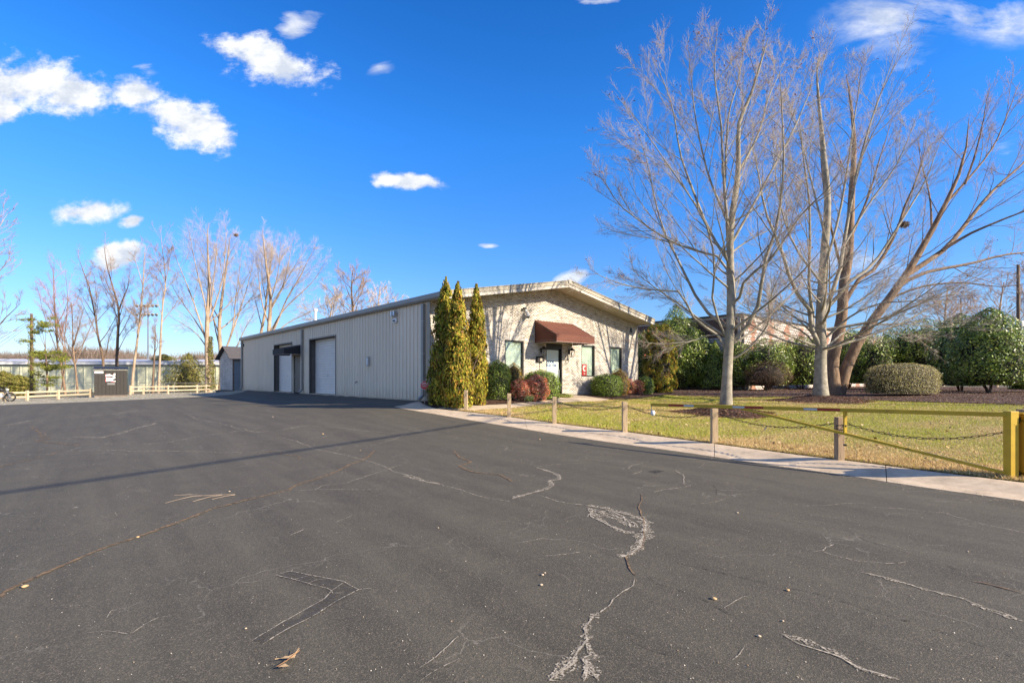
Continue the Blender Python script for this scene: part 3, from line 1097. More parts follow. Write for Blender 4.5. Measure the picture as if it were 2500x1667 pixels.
def glass_mat():
    m, nt, bs = nodes('window_glass')
    bs.inputs['Base Color'].default_value = (.85, .93, .90, 1)
    bs.inputs['Roughness'].default_value = .02
    tr = nt.nodes.new('ShaderNodeBsdfTransparent')
    tr.inputs['Color'].default_value = (.92, .97, .94, 1)
    gl = nt.nodes.new('ShaderNodeBsdfGlossy')
    gl.inputs['Roughness'].default_value = .02
    mx = nt.nodes.new('ShaderNodeMixShader')
    mx.inputs[0].default_value = .07
    nt.links.new(tr.outputs[0], mx.inputs[1])
    nt.links.new(gl.outputs[0], mx.inputs[2])
    nt.links.new(mx.outputs[0], nt.nodes['Material Output'].inputs[0])
    return m


M['glass'] = glass_mat()


def brick_mat(name, use_attr):
    m, nt, bs = nodes(name)
    if use_attr:
        a = nt.nodes.new('ShaderNodeAttribute')
        a.attribute_name = 'col'
        sp = nt.nodes.new('ShaderNodeSeparateColor')
        nt.links.new(a.outputs['Color'], sp.inputs[0])
        rnd = sp.outputs[0]
    else:
        oi = nt.nodes.new('ShaderNodeObjectInfo')
        rnd = oi.outputs['Random']
    c = ramp(nt, rnd, [(0, (.22, .185, .15)), (.08, (.30, .255, .205)), (.22, (.39, .35, .30)), (.5, (.49, .45, .39)), (.75, (.57, .53, .47)), (.92, (.64, .60, .54)), (1, (.36, .285, .22))])
    v = coords(nt)
    n = noise(nt, v, 26 if use_attr else 40, 5, .7)
    c = mixc(nt, ramp(nt, n, [(.40, (0, 0, 0)), (.62, (.75, .75, .75))]), c, (.60, .56, .49))
    n3 = noise(nt, v, 9, 4, .7)
    c = mixc(nt, ramp(nt, n3, [(.60, (0, 0, 0)), (.75, (.6, .6, .6))]), c, (.20, .165, .13))
    nt.links.new(c, bs.inputs['Base Color'])
    bs.inputs['Roughness'].default_value = .92
    bs.inputs['Specular IOR Level'].default_value = .2
    bump(nt, bs, n, .3, .003)
    return m


M['brick'] = brick_mat('brick', False)
M['brick_joined'] = brick_mat('brick_joined', True)

EAVE = 4.04
RIDGE_T = 7.03
PITCH = (5.32 - 4.04) / 7.03


def under_roof(t):
    return EAVE + PITCH * (RIDGE_T - abs(t - RIDGE_T))


# openings of the gable: x0, x1, z0, z1
WIN = [(3.95, 5.10, 1.0, 2.65), (9.17, 10.25, 1.0, 2.65), (11.58, 12.62, 1.0, 2.65)]
DOOR = (6.58, 7.72, .04, 2.63)

# mortar backing wall cut around the openings (12 cm thick, bricks stand in front)
mb = MB()
ops = sorted([(a, b, c, d) for a, b, c, d in WIN] + [DOOR])
cuts = sorted({0.02, BW - .02, RIDGE_T} | {o[0] for o in ops} | {o[1] for o in ops})
for a, b in zip(cuts[:-1], cuts[1:]):
    mid = (a + b) / 2
    hole = [o for o in ops if o[0] <= mid <= o[1]]
    segs = [(-.5, None)] if not hole else [(-.5, hole[0][2]), (hole[0][3], None)]
    for z0, z1 in segs:
        if z1 is None:
            pts = [(a, -.019, z0), (b, -.019, z0), (b, -.019, under_roof(b) - .02), (a, -.019, under_roof(a) - .02)]
        else:
            pts = [(a, -.019, z0), (b, -.019, z0), (b, -.019, z1), (a, -.019, z1)]
        mb.prism(pts, (0, .22, 0))
mb.build('mortar_wall', M['mortar'], bld)

# bricks
bme = MB().box(-.0985, -.045, -.030, .0985, 0, .030)
proto_mesh = bpy.data.meshes.new('brick')
proto_mesh.from_pydata(bme.v, [], bme.f)
proto_mesh.materials.append(M['brick'])
NB = 0
Vj, Fj, Cj = [], [], []
row_h, bw_ = .0677, .2032
cand = []
r = 0
z = -.06
soldier = []
while z < 5.4:
    x = -(r % 2) * bw_ / 2
    while x < BW:
        x0, x1 = max(x, 0.0), min(x + bw_, BW)
        z1 = z + row_h
        zt = min(under_roof(x0), under_roof(x1)) - .03
        if x1 - x0 > .05 and z1 < zt + .03:
            a, b = x0, x1
            skip = False
            for o in ops:
                zz1 = o[3] + (.20 if o in WIN else 0)
                zz0 = o[2] - (.09 if o in WIN else 0)
                if z1 > zz0 + .02 and z < zz1 - .02:
                    if a >= o[0] - .01 and b <= o[1] + .01:
                        skip = True
                    elif a < o[0] < b:
                        b = o[0]
                    elif a < o[1] < b:
                        a = o[1]
            if not skip and b - a > .03:
                cand.append((a, b, z, r))
        x += bw_
    z += row_h
    r += 1
sel = [c for c in cand if 2.9 < c[0] < 6.3 and c[2] > 1.0 and abs(c[1] - c[0] - bw_) < .01]
sel.sort(key=lambda c: (c[0] + abs(c[2] - 2.2) * 1.1))
one = set(id(c) for c in sel[:298])
for c in cand:
    a, b, z, r_ = c
    if id(c) in one:
        o = bpy.data.objects.new('brick', proto_mesh)
        COL.objects.link(o)
        o.parent = bld
        o.location = ((a + b) / 2, .021 + random.uniform(-.0015, .0015), z + row_h / 2)
        o.rotation_euler = (0, 0, random.uniform(-.004, .004))
        NB += 1
    else:
        Vj.append((a, b, z))


def joined_bricks(rows, name, parent, thick=.045, wh=.060, gap=.006, colr=None):
    R = np.array(rows)
    n = len(R)
    a, b, z = R[:, 0] + gap / 2, R[:, 1] - gap / 2, R[:, 2]
    y0 = -.024 + RNG.uniform(-.0015, .0015, n)
    y1 = np.full(n, .021)
    z0, z1 = z + .005, z + .005 + wh
    co = [(a, y0, z0), (b, y0, z0), (b, y1, z0), (a, y1, z0), (a, y0, z1), (b, y0, z1), (b, y1, z1), (a, y1, z1)]
    V = np.stack([np.stack(c, 1) for c in co], 1).reshape(-1, 3)
    fq = np.array([(3, 2, 1, 0), (4, 5, 6, 7), (0, 1, 5, 4), (1, 2, 6, 5), (3, 0, 4, 7)])
    Fq = (np.arange(n)[:, None, None] * 8 + fq[None]).reshape(-1, 4)
    cr = np.repeat(RNG.random(n), 5) if colr is None else colr
    o = np_mesh(name, V, Fq, M['brick_joined'], parent, cols=np.stack([cr, cr, cr], 1))
    o['kind'] = 'stuff'
    return o


joined_bricks(Vj, 'brickwork', bld)
# soldier course over and rowlock sill under each window
rows = []
sold = MB()
for (a, b, c, d) in WIN:
    k = int((b - a) / .0677)
    for i in range(k):
        x0 = a + (b - a) * i / k
        sold.box(x0 + .004, -.026, d + .006, x0 + (b - a) / k - .004, .02, d + .195)
    for i in range(k):
        x0 = a + (b - a) * i / k
        sold.box(x0 + .004, -.055, c - .078, x0 + (b - a) / k - .004, .02, c - .006)
so = sold.build('lintel_and_sill_bricks', M['brick'], bld)
so['kind'] = 'stuff'

# windows
for i, (a, b, c, d) in enumerate(WIN):
    w = link('window', MB().build('tmp', None).data, None)
    bpy.data.objects.remove(w)
    fr = MB()
    t_ = .055
    y0, y1 = -.005, .10
    fr.box(a, y0, c, a + t_, y1, d).box(b - t_, y0, c, b, y1, d).box(a + t_, y0, d - t_, b - t_, y1, d).box(a + t_, y0, c, b - t_, y1, c + t_)
    f = fr.build('window', M['bronze'], bld)
    MB().box(a + t_, .05, c + t_, b - t_, .056, d - t_).build('pane', M['glass'], f)
    MB().box(a + t_, .20, c + t_, b - t_, .205, d - t_).build('painted_room_dark', M['black'], f)  # black sheet stands in for the unlit room behind the blind
    sl = MB()
    z = c + t_ + .012
    while z < d - t_ - .02:
        sl.prism([(a + t_ + .005, .092, z), (b - t_ - .005, .092, z), (b - t_ - .005, .118, z + .022), (a + t_ + .005, .118, z + .022)], (0, .001, .0025))
        z += .0285
    s = sl.build('blind', M['blind'], f)
    MB().box(a + t_ + .005, .088, d - t_ - .035, b - t_ - .005, .122, d - t_ - .002).build('blind_rail', M['blind'], f)
for n_ in list(bpy.data.objects):
    if n_.name.startswith('tmp'):
        bpy.data.objects.remove(n_)

# front door
a, b, c, d = DOOR
fr = MB()
fr.box(a, -.01, c, a + .05, .22, d).box(b - .05, -.01, c, b, .22, d).box(a + .05, -.01, d - .26, b - .05, .22, d)
fd = fr.build('door_frame', M['bronze'], bld)
leaf = MB()
x0, x1, z0, z1 = a + .05, b - .05, c + .03, d - .26
leaf.box(x0, .10, z0, x0 + .05, .145, z1).box(x1 - .07, .10, z0, x1, .145, z1).box(x0 + .05, .10, z1 - .06, x1 - .07, .145, z1).box(x0 + .05, .10, z0, x1 - .07, .145, z0 + .2)
dl = leaf.build('door', M['bronze'], bld)
M['film'] = mat('film', (.60, .68, .66), (.54, .62, .60), 3, .18, .0, spec=.6)
MB().box(x0 + .05, .118, z0 + .2, x1 - .07, .126, z1 - .06).build('pane', M['film'], dl)
MB().box(x1 - .10, .05, .95, x1 - .075, .075, 1.35).box(x1 - .10, .075, .97, x1 - .075, .10, 1.0).box(x1 - .10, .075, 1.3, x1 - .075, .10, 1.33).build('handle', M['steel'], dl)


def text(name, s, size, m, parent, loc, rot, ext=.002, align='LEFT', bold=.0, sx=1.0):
    cu = bpy.data.curves.new(name, 'FONT')
    cu.body = s
    cu.size = size
    cu.extrude = ext
    cu.align_x = align
    cu.offset = bold
    cu.space_line = .95
    to = bpy.data.objects.new(name, cu)
    COL.objects.link(to)
    bpy.context.view_layer.update()
    me = bpy.data.meshes.new_from_object(to.evaluated_get(bpy.context.evaluated_depsgraph_get()))
    bpy.data.objects.remove(to)
    o = link(name, me, m, parent, loc, rot)
    o.scale = (sx, 1, 1)
    return o


M['blue'] = mat('blue', (.02, .07, .24), (.018, .06, .2), 5, .4, 0)
M['red'] = mat('red', (.60, .015, .02), (.5, .012, .016), 5, .45, .05)
text('lettering', 'COOK\nELECTRIC', .175, M['blue'], dl, (x0 + .12, .112, 1.66), (math.pi / 2, 0, 0), bold=.004)
tx = text('decal', '114', .075, M['red'], dl, (x0 + .055, .112, 1.38), (math.pi / 2, 0, 0)) if False else None

# red poster with a C emblem standing inside the second window
a, b, c, d = WIN[1]
ps = thing('window_poster', 'red poster with a white letter C standing in the window beside the door', 'poster', bw(a + .17, .062, c + .06), ROTZ)
MB().box(0, 0, 0, .36, .012, .60).build('board', M['red'], ps)
cc = MB()
out_, in_ = [], []
for k in range(0, 11):
    th = math.radians(52 + k * 25.6)
    out_.append((.18 + .135 * math.cos(th), -.003, .37 + .165 * math.sin(th)))
    in_.append((.18 + .055 * math.cos(th), -.003, .37 + .085 * math.sin(th)))
for k in range(10):
    cc.prism([out_[k], out_[k + 1], in_[k + 1], in_[k]], (0, .003, 0))
cc.build('emblem', M['white'], ps)
MB().box(.11, -.003, .10, .25, 0, .125).box(.13, -.003, .06, .23, 0, .08).build('caption', M['white'], ps)
MB().box(-.09, .003, 0, -.03, .012, .6).build('dark_edge', M['black'], ps)

# long metal wall: ribbed sheets
OPEN = [(9.41, 13.25, 3.2), (14.86, 16.06, 2.36), (16.42, 20.1, 3.2)]


def rib_profile(y0, y1):
    P = .3048
    ys = {y0, y1}
    k0 = int(y0 / P) - 1
    for k in range(k0, int(y1 / P) + 2):
        for o, _h in ((0, 0), (.018, 1), (.055, 1), (.073, 0), (.17, 0), (.18, .2), (.205, .2), (.215, 0)):
            yy = k * P + o
            if y0 < yy < y1:
                ys.add(yy)
    out = []
    for yy in sorted(ys):
        r_ = (yy % P)
        h = np.interp(r_, [0, .018, .055, .073, .17, .18, .205, .215, P], [0, 1, 1, 0, 0, .2, .2, 0, 0])
        out.append((-.036 * float(h), yy))
    return out


bounds = [0.0]
stops = [0.12] + [v for o in OPEN for v in o[:2]] + [BL]
y = .12
segs = []
for e in sorted(stops)[1:]:
    while y < e - 1e-6:
        k = (int(y / .9144 + 1e-6) + 1) * .9144
        y2 = min(k, e)
        if y2 - y > .02:
            segs.append((y, y2))
        y = y2
for (ya, yb) in segs:
    mid = (ya + yb) / 2
    zb = .03
    for o in OPEN:
        if o[0] < mid < o[1]:
            zb = o[2]
    pr = rib_profile(ya, yb - .003)
    m_ = MB()
    n = len(pr)
    for zz in (zb, EAVE - .02):
        m_.v += [(x_, y_, zz) for x_, y_ in pr]
    m_.f += [(i + 1, i, n + i, n + i + 1) for i in range(n - 1)]
    m_.build('wall_panel', M['metal_wall'], bld)
# steel frame / liner behind sheets, far gable and right wall, slab edge
core = MB()
ys_ = [.25] + [v for o in OPEN for v in o[:2]] + [BL]
for a_, b_ in zip(ys_[:-1], ys_[1:]):
    mid = (a_ + b_) / 2
    zb = -.3
    for o in OPEN:
        if o[0] < mid < o[1]:
            zb = o[2] + .002
    core.box(.02, a_, zb, .10, b_, EAVE - .03)
core.build('inner_wall', M['jamb'], bld)
MB().box(BW - .1, .25, -.4, BW, BL, EAVE - .02).build('side_wall', M['metal_wall'], bld)
MB().prism([(.1, BL - .02, -.4), (BW - .1, BL - .02, -.4), (BW - .1, BL - .02, EAVE - .03), (RIDGE_T, BL - .02, 5.28), (.1, BL - .02, EAVE - .03)], (0, .08, 0)).build('rear_wall', M['metal_wall'], bld)
sb = MB()
for a_, b_ in [(0.0, 9.41), (13.25, 14.86), (16.06, 16.42), (20.1, BL)]:
    sb.box(-.02, a_, -.5, .015, b_, .028)
sb.build('slab_edge', M['concrete'], bld)
# jambs and heads of openings
for (a_, b_, h_), dep in zip(OPEN, (.34, .10, .34)):
    j = MB()
    j.box(-.03, a_ - .07, 0, .02 + dep, a_, h_ + .07).box(-.03, b_, 0, .02 + dep, b_ + .07, h_ + .07).box(-.03, a_, h_, .02 + dep, b_, h_ + .07)
    j.build('door_jamb', M['jamb'] if dep > .2 else M['trim_metal'], bld)
for (a_, b_, h_) in (OPEN[0], OPEN[2]):
    dd = thing('overhead_door', None, None)
    dd.parent = bld
    n = 22
    for i in range(n):
        z0 = .03 + i * (h_ - .03) / n
        z1 = .03 + (i + 1) * (h_ - .03) / n
        m_ = MB().prism([(.34, a_, z0), (.325, a_, z0 + .012), (.325, a_, z1 - .03), (.34, a_, z1 - .012), (.36, a_, z1), (.36, a_, z0)], (0, b_ - a_, 0))
        m_.build('door_slat', M['door_white'], dd)
    MB().box(.31, (a_ + b_) / 2 - .04, 1.02, .325, (a_ + b_) / 2 + .04, 1.12).build('handle', M['steel'], dd)
    MB().box(.0, a_, -.3, .33, b_, .02).build('threshold', M['concrete'], bld)
a_, b_, h_ = OPEN[1]
pd = MB().box(.03, a_ + .03, .04, .075, b_ - .03, h_ - .03).build('side_door', M['brown_door'], bld)
MB().tube([(.03, b_ - .12, 1.02), (-.03, b_ - .12, 1.02), (-.03, b_ - .25, 1.02)], .012, 6).box(.02, b_ - .15, 1.1, .03, b_ - .09, 1.16).build('handle', M['steel'], pd)

# corner trims, downspouts, gutter
MB().box(-.045, -.06, -.3, .0, .12, EAVE - .02).build('corner_trim', M['trim_metal'], bld)
MB().box(BW, -.06, -.3, BW + .045, .12, EAVE - .05).build('corner_trim', M['white_trim'], bld)
MB().box(-.045, BL - .1, -.3, 0, BL + .06, EAVE - .02).build('corner_trim', M['trim_metal'], bld)
for yy, kick in ((.36, True), (14.36, True), (BL - .35, False)):
    m_ = MB().box(-.15, yy - .085, .18, -.045, yy + .085, EAVE - .12)
    m_.bar((-.10, yy, .22), (-.28, yy, .05), .15, .09)
    dsp = m_.build('downspout', M['gutter'], bld)
    MB().box(-.155, yy - .09, 1.9, -.04, yy + .09, 1.93).box(-.155, yy - .09, 3.2, -.04, yy + .09, 3.23).build('strap', M['white_trim'], dsp)
m_ = MB().prism([(-.20, -1.10, EAVE + .20), (-.20, -1.10, EAVE + .03), (-.16, -1.10, EAVE - .04), (-.05, -1.10, EAVE - .05), (-.05, -1.10, EAVE + .20)], (0, BL + 1.16, 0))
m_.build('gutter', M['gutter'], bld)
m_ = MB().prism([(BW + .20, -1.10, EAVE + .20), (BW + .05, -1.10, EAVE + .20), (BW + .05, -1.10, EAVE - .05), (BW + .16, -1.10, EAVE - .04), (BW + .20, -1.10, EAVE + .03)], (0, BL + 1.16, 0))
m_.build('gutter', M['gutter'], bld)

# roof sheets with standing ribs: 0.9 m sheets on each slope
TH = .20


def rz(t):
    return EAVE + .17 + PITCH * (RIDGE_T - abs(t - RIDGE_T))


for side in (0, 1):
    ta, tb = (-.06, RIDGE_T) if side == 0 else (BW + .06, RIDGE_T)
    y = -1.12
    while y < BL + .05:
        y2 = min(y + .9144, BL + .08)
        m_ = MB()
        pr = [(y, 0), (y + .02, .04), (y + .05, .04), (y + .07, 0), (y + .33, 0), (y + .35, .04), (y + .38, .04), (y + .40, 0), (y + .63, 0), (y + .65, .04), (y + .68, .04), (y + .70, 0), (y2, 0)]
        pr = [p for p in pr if p[0] <= y2 + 1e-6]
        n = len(pr)
        m_.v += [(ta, p[0], rz(ta) + p[1]) for p in pr] + [(tb, p[0], rz(tb) + p[1]) for p in pr]
        m_.f += [((i, i + 1, n + i + 1, n + i) if side else (i + 1, i, n + i, n + i + 1)) for i in range(n - 1)]
        m_.build('roof_panel', M['roof_metal'], bld)
        y = y2
rc = MB()
for sgn in (-1, 1):
    rc.prism([(RIDGE_T, -1.16, rz(RIDGE_T) + .075), (RIDGE_T + sgn * .28, -1.16, rz(RIDGE_T) + .045 - PITCH * .28), (RIDGE_T + sgn * .28, -1.16, rz(RIDGE_T) + .02 - PITCH * .28), (RIDGE_T, -1.16, rz(RIDGE_T) + .05)], (0, BL + 1.2, 0))
rc.build('ridge_cap', M['roof_metal'], bld)
# insulation/deck below roof sheets so that no light leaks
for side in (0, 1):
    ta = .0 if side == 0 else BW
    MB().prism([(ta, .02, rz(ta) - .05), (RIDGE_T, .02, rz(RIDGE_T) - .05), (RIDGE_T, .02, rz(RIDGE_T) - .01), (ta, .02, rz(ta) - .01)], (0, BL, 0)).build('roof_deck', M['jamb'], bld)
    # rake trims along the gable overhang
    te = -.12 if side == 0 else BW + .12
    for nm, y0_, zt, zb, mt, th_ in (('rake_trim', -1.16, .225, .06, 'trim_metal', .05), ('rake_fascia', -1.135, .048, -.075, 'white_trim', .04)):
        z_ = lambda t: EAVE + PITCH * (RIDGE_T - abs(t - RIDGE_T))
        MB().prism([(te, y0_, z_(te) + zb), (RIDGE_T, y0_, z_(RIDGE_T) + zb), (RIDGE_T, y0_, z_(RIDGE_T) + zt), (te, y0_, z_(te) + zt)], (0, th_, 0)).build(nm, M[mt], bld)
    z_ = lambda t: EAVE + PITCH * (RIDGE_T - abs(t - RIDGE_T))
    MB().prism([(te, -1.19, z_(te) + .225), (RIDGE_T, -1.19, z_(RIDGE_T) + .225), (RIDGE_T, -1.19, z_(RIDGE_T) + .255), (te, -1.19, z_(te) + .255)], (0, .18, 0)).build('rake_cap', M['trim_metal'], bld)
    # soffit boards running along the rake
    nb = 4
    for i in range(nb):
        ya = -1.09 + i * (1.06 / nb) + .004
        yb = -1.09 + (i + 1) * (1.06 / nb) - .004
        ts_ = (.0 if side == 0 else BW)
        m_ = MB().prism([(ts_, ya, z_(ts_) - .03), (RIDGE_T, ya, z_(RIDGE_T) - .03), (RIDGE_T, ya, z_(RIDGE_T) - .012), (ts_, ya, z_(ts_) - .012)], (0, yb - ya, 0))
        m_.build('soffit_board', M['soffit'], bld)
    MB().prism([(te, -1.09, z_(te) + .0), (RIDGE_T, -1.09, z_(RIDGE_T) + .0), (RIDGE_T, -1.09, z_(RIDGE_T) + .04), (te, -1.09, z_(te) + .04)], (0, 1.1, 0)).build('soffit_backing', M['jamb'], bld)
# small hook plate at the peak
MB().box(RIDGE_T - .09, -1.20, 5.42, RIDGE_T + .09, -1.165, 5.60).build('ridge_plate', M['white_trim'], bld)
MB().tube([(RIDGE_T + 2.2, 21.0, 4.6), (RIDGE_T + 2.2, 21.0, 5.0)], .08, 8).build('tmpvent', M['white'], bld) if False else None
vp = MB().tube([(2.3, 18.6, 4.3), (2.3, 18.6, 5.65)], .09, 10)
vp.tube([(2.3, 18.6, 5.65), (2.3, 18.6, 5.82)], .15, 10)
vp.build('vent_pipe', M['white'], bld)

# brown awning above the front door
def awning(t0, t1, ztop, zfront, zbot, proj, m, name, axis):
    """axis 'g' hangs on the gable, 'l' on the long wall"""
    def P(a_, o_, z):
        return (a_, -o_, z) if axis == 'g' else (-o_, a_, z)
    mb = MB()
    n = 26
    scal = .022

    def low(f):
        return zbot + scal * abs(math.sin(f * math.pi * (t1 - t0) / .19))
    o_in = .03
    # sloped cloth with slight sag, then valance
    prof_ = [(o_in, ztop), (proj * .33, ztop - (ztop - zfront) * .33 - .012), (proj * .67, ztop - (ztop - zfront) * .67 - .014), (proj, zfront)]
    s0 = len(mb.v)
    for i in range(n * 3 + 1):
        f = i / (n * 3)
        tt = t0 + (t1 - t0) * f
        sag = -.012 * abs(math.sin(f * math.pi * 6))
        for j, (o_, z) in enumerate(prof_):
            mb.v.append(P(tt, o_, z + (sag if 0 < j < 3 else 0)))
        mb.v.append(P(tt, proj + .004, zbot + .1))
        mb.v.append(P(tt, proj, low(f)))
    k = 6
    for i in range(n * 3):
        for j in range(k - 1):
            mb.f.append((s0 + i * k + j, s0 + (i + 1) * k + j, s0 + (i + 1) * k + j + 1, s0 + i * k + j + 1))
    for tt in (t0, t1):
        s1 = len(mb.v)
        q = 14
        for i in range(q + 1):
            f = i / q
            o_ = o_in + (proj - o_in) * f
            top = ztop - (ztop - zfront) * f
            mb.v.append(P(tt, o_, top))
            mb.v.append(P(tt, o_, zbot + scal * abs(math.sin(o_ * math.pi / .19))))
        for i in range(q):
            mb.f.append((s1 + 2 * i, s1 + 2 * i + 2, s1 + 2 * i + 3, s1 + 2 * i + 1))
    ob = mb.build(name, m, bld, smooth=False)
    pp_ = MB()
    front = [P(t0 + (t1 - t0) * i / (n * 3), proj, low(i / (n * 3)) - .004) for i in range(n * 3 + 1)]
    pp_.tube(front, .008, 4)
    for tt in (t0, t1):
        pp_.tube([P(tt, o_in + (proj - o_in) * i / 14, zbot - .004 + scal * abs(math.sin((o_in + (proj - o_in) * i / 14) * math.pi / .19))) for i in range(15)], .008, 4)
    pp_.build('piping', M['piping'], ob)
    fr = MB()
    for tt in (t0 + .01, (t0 + t1) / 2, t1 - .01):
        fr.tube([P(tt, o_in, ztop - .03), P(tt, proj - .02, zfront - .03), P(tt, proj - .02, zbot + .10), P(tt, o_in, zbot + .10)], .012, 5)
    fr.tube([P(t0, proj - .02, zbot + .1), P(t1, proj - .02, zbot + .1)], .012, 5)
    fr.build('awning_frame', M['steel'], ob)
    return ob


awning(5.81, 8.49, 3.68, 2.92, 2.58, 1.465, M['awning_brown'], 'awning', 'g')
awning(14.52, 16.68, 3.0, 2.74, 2.38, 1.1, M['awning_dark'], 'awning', 'l')

# ------------------------------------------------------------------ fixtures on the walls (things of their own)
M['lantern_glass'] = mat('lantern_glass', (.55, .55, .52), (.45, .45, .42), 5, .15, 0, spec=.7)


def lantern(t, label):
    L_ = thing('wall_lantern', label, 'lantern', bw(t, -.03, 2.24), ROTZ, 'black lanterns beside the front door')
    m_ = MB().box(-.06, -.03, -.10, .06, .0, .12)
    m_.tube([(0, -.03, .05), (0, -.10, .16), (0, -.20, .20)], .013, 6)
    m_.build('bracket', M['bronze'], L_)
    MB().lathe((0, -.20, .06), [(.005, .17), (.03, .15), (.05, .11), (.16, .03), (.165, .0)], 12).build('hood', M['bronze'], L_)
    c = MB()
    for sx, sy in ((-1, -1), (1, -1), (1, 1), (-1, 1)):
        c.bar((sx * .085, -.2 + sy * .085, .06), (sx * .06, -.2 + sy * .06, -.26), .016)
    c.box(-.07, -.27, -.28, .07, -.13, -.262)
    c.build('cage', M['bronze'], L_)
    MB().lathe((0, -.2, -.24), [(.045, 0), (.05, .1), (.045, .24)], 10).build('lamp_glass', M['lantern_glass'], L_, smooth=True)
    return L_


lantern(6.23, 'black carriage lantern on the brick between the mailbox and the front door')
lantern(8.22, 'black carriage lantern on the brick between the front door and the poster window')
mbx = thing('mailbox', 'small black wall mailbox under the lantern left of the front door', 'mailbox', bw(6.12, -.03, 1.70), ROTZ)
MB().box(-.22, -.12, 0, .22, 0, .20).build('box', M['bronze'], mbx)
MB().prism([(-.23, -.13, .20), (-.23, 0, .20), (-.23, 0, .27)], (.46, 0, 0)).build('lid', M['bronze'], mbx)
MB().box(-.07, -.126, .03, .07, -.12, .17).build('number_plate', M['trim_metal'], mbx)
MB().tube([(0, -.02, 0), (0, -.02, -.5)], .01, 5).build('conduit', M['bronze'], mbx)
hr = thing('hose_hook', 'coiled hanging hook on the brick under the right door lantern', 'hook', bw(8.05, -.03, 1.78), ROTZ)
MB().tube([(.10 * math.cos(k * .5), -.03, .13 * math.sin(k * .5)) for k in range(14)], .012, 5).build('ring', M['bronze'], hr)
fl = thing('floodlight', 'white bell shaped floodlight with a camera high on the brick gable', 'floodlight', bw(5.21, -.03, 4.08), ROTZ)
MB().box(-.06, -.05, -.06, .06, 0, .06).build('base', M['white'], fl)
MB().tube([(0, -.05, 0), (-.06, -.10, -.08)], .02, 6).tube([(-.06, -.10, -.06), (-.02, -.16, -.18), (.0, -.2, -.30)], [.045, .09, .12], 12).build('lamp_head', M['white'], fl)
MB().box(-.22, -.16, .03, -.08, -.05, .12).build('camera', M['bronze'], fl)
MB().box(-.10, -.25, -.38, .02, -.12, -.27).build('sensor', M['bronze'], fl)
sf = thing('wall_sensor', 'small pale sensor under the soffit near the far brick corner', 'sensor', bw(13.45, -.03, 3.72), ROTZ)
MB().box(-.04, -.06, -.12, .04, 0, .08).tube([(0, -.05, -.12), (0, -.09, -.2)], .03, 8).build('housing', M['bronze'], sf)
# long wall
RL = ROTZ
tl = thing('twin_floodlight', 'twin head floodlight with white box high on the grey metal wall', 'floodlight', bw(-.04, 2.76, 3.46), RL)
MB().box(-.05, -.17, -.10, 0, .17, .10).build('box', M['white'], tl)
MB().lathe((-.07, 0, -.05), [(.05, 0), (.05, .06)], 8).build('sensor', M['bronze'], tl)
for s_ in (-1, 1):
    h_ = MB().tube([(-.03, s_ * .05, .10), (-.06, s_ * .07, .22)], .015, 6)
    h_.box(-.16, s_ * .11 - .07, .20, -.05, s_ * .11 + .07, .40)
    h_.build('lamp_head', M['steel'], tl)
eb = thing('electrical_box', 'pale grey meter box at mid height on the metal wall', 'electrical box', bw(-.04, 5.32, 1.50), RL)
MB().box(-.10, -.10, 0, 0, .10, .44).build('box', M['white_trim'], eb)
MB().box(-.115, -.07, .05, -.10, .07, .38).build('cover', M['white'], eb)
sp_ = thing('spigot', 'small dark garden tap low on the grey metal wall', 'tap', bw(-.04, 6.61, .72), RL)
MB().tube([(0, 0, 0), (-.10, 0, 0), (-.13, 0, -.06)], .018, 6).lathe((-.08, 0, .03), [(.045, 0), (.045, .012)], 8).build('valve', M['bronze'], sp_)
vt = thing('wall_sensor', 'small dark sensor high at the far end of the grey metal wall', 'sensor', bw(-.04, BL - .75, 3.62), RL)
MB().box(-.08, -.09, -.1, 0, .09, .1).build('housing', M['bronze'], vt)

# ------------------------------------------------------------------ alarm company sign
sp0 = pick(1037, 988, z_lawn)
sg = thing('yard_sign', 'red octagonal yard sign on a thin stake beside the metal wall corner', 'sign', (sp0.x, sp0.y, z_lawn(sp0.x, sp0.y) - .05), 0.10)
hs_ = (HZ - 940.5) / F * sp0.y + EYE - sg.location.z
MB().tube([(0, .02, 0), (0, .02, hs_)], .011, 6).build('stake', M['steel'], sg)
oc = [(.165 * math.cos(math.radians(22.5 + 45 * k)), 0, hs_ + .165 * math.sin(math.radians(22.5 + 45 * k))) for k in range(8)]
oc2 = [(p[0] * 1.07, .003, hs_ + (p[2] - hs_) * 1.07) for p in oc]
MB().prism(oc2, (0, .004, 0)).build('border', M['white'], sg)
MB().prism(oc, (0, .002, 0)).build('face', M['red'], sg)
text('lettering', 'APPLE', .085, M['white'], sg, (0, -.002, hs_ + .045), (math.pi / 2, 0, 0), align='CENTER', bold=.002)
text('lettering', 'COMMUNICATIONS', .030, M['white'], sg, (0, -.002, hs_ + .005), (math.pi / 2, 0, 0), align='CENTER', bold=.001)
text('lettering', '&', .03, M['white'], sg, (0, -.002, hs_ - .022), (math.pi / 2, 0, 0), align='CENTER')
text('lettering', 'SECURITY', .045, M['white'], sg, (0, -.002, hs_ - .058), (math.pi / 2, 0, 0), align='CENTER', bold=.001)

# ================================================================== bollard posts and chains
def wood_mat(name, c, c2):
    m, nt, bs = nodes(name)
    v = coords(nt, (14, 14, 1.2))
    n = noise(nt, v, 3, 6, .65)
    co = ramp(nt, n, [(.3, c2), (.5, c), (.75, tuple(x * 1.25 for x in c))])
    nt.links.new(co, bs.inputs['Base Color'])
    bs.inputs['Roughness'].default_value = .9
    bump(nt, bs, n, .6, .006)
    return m


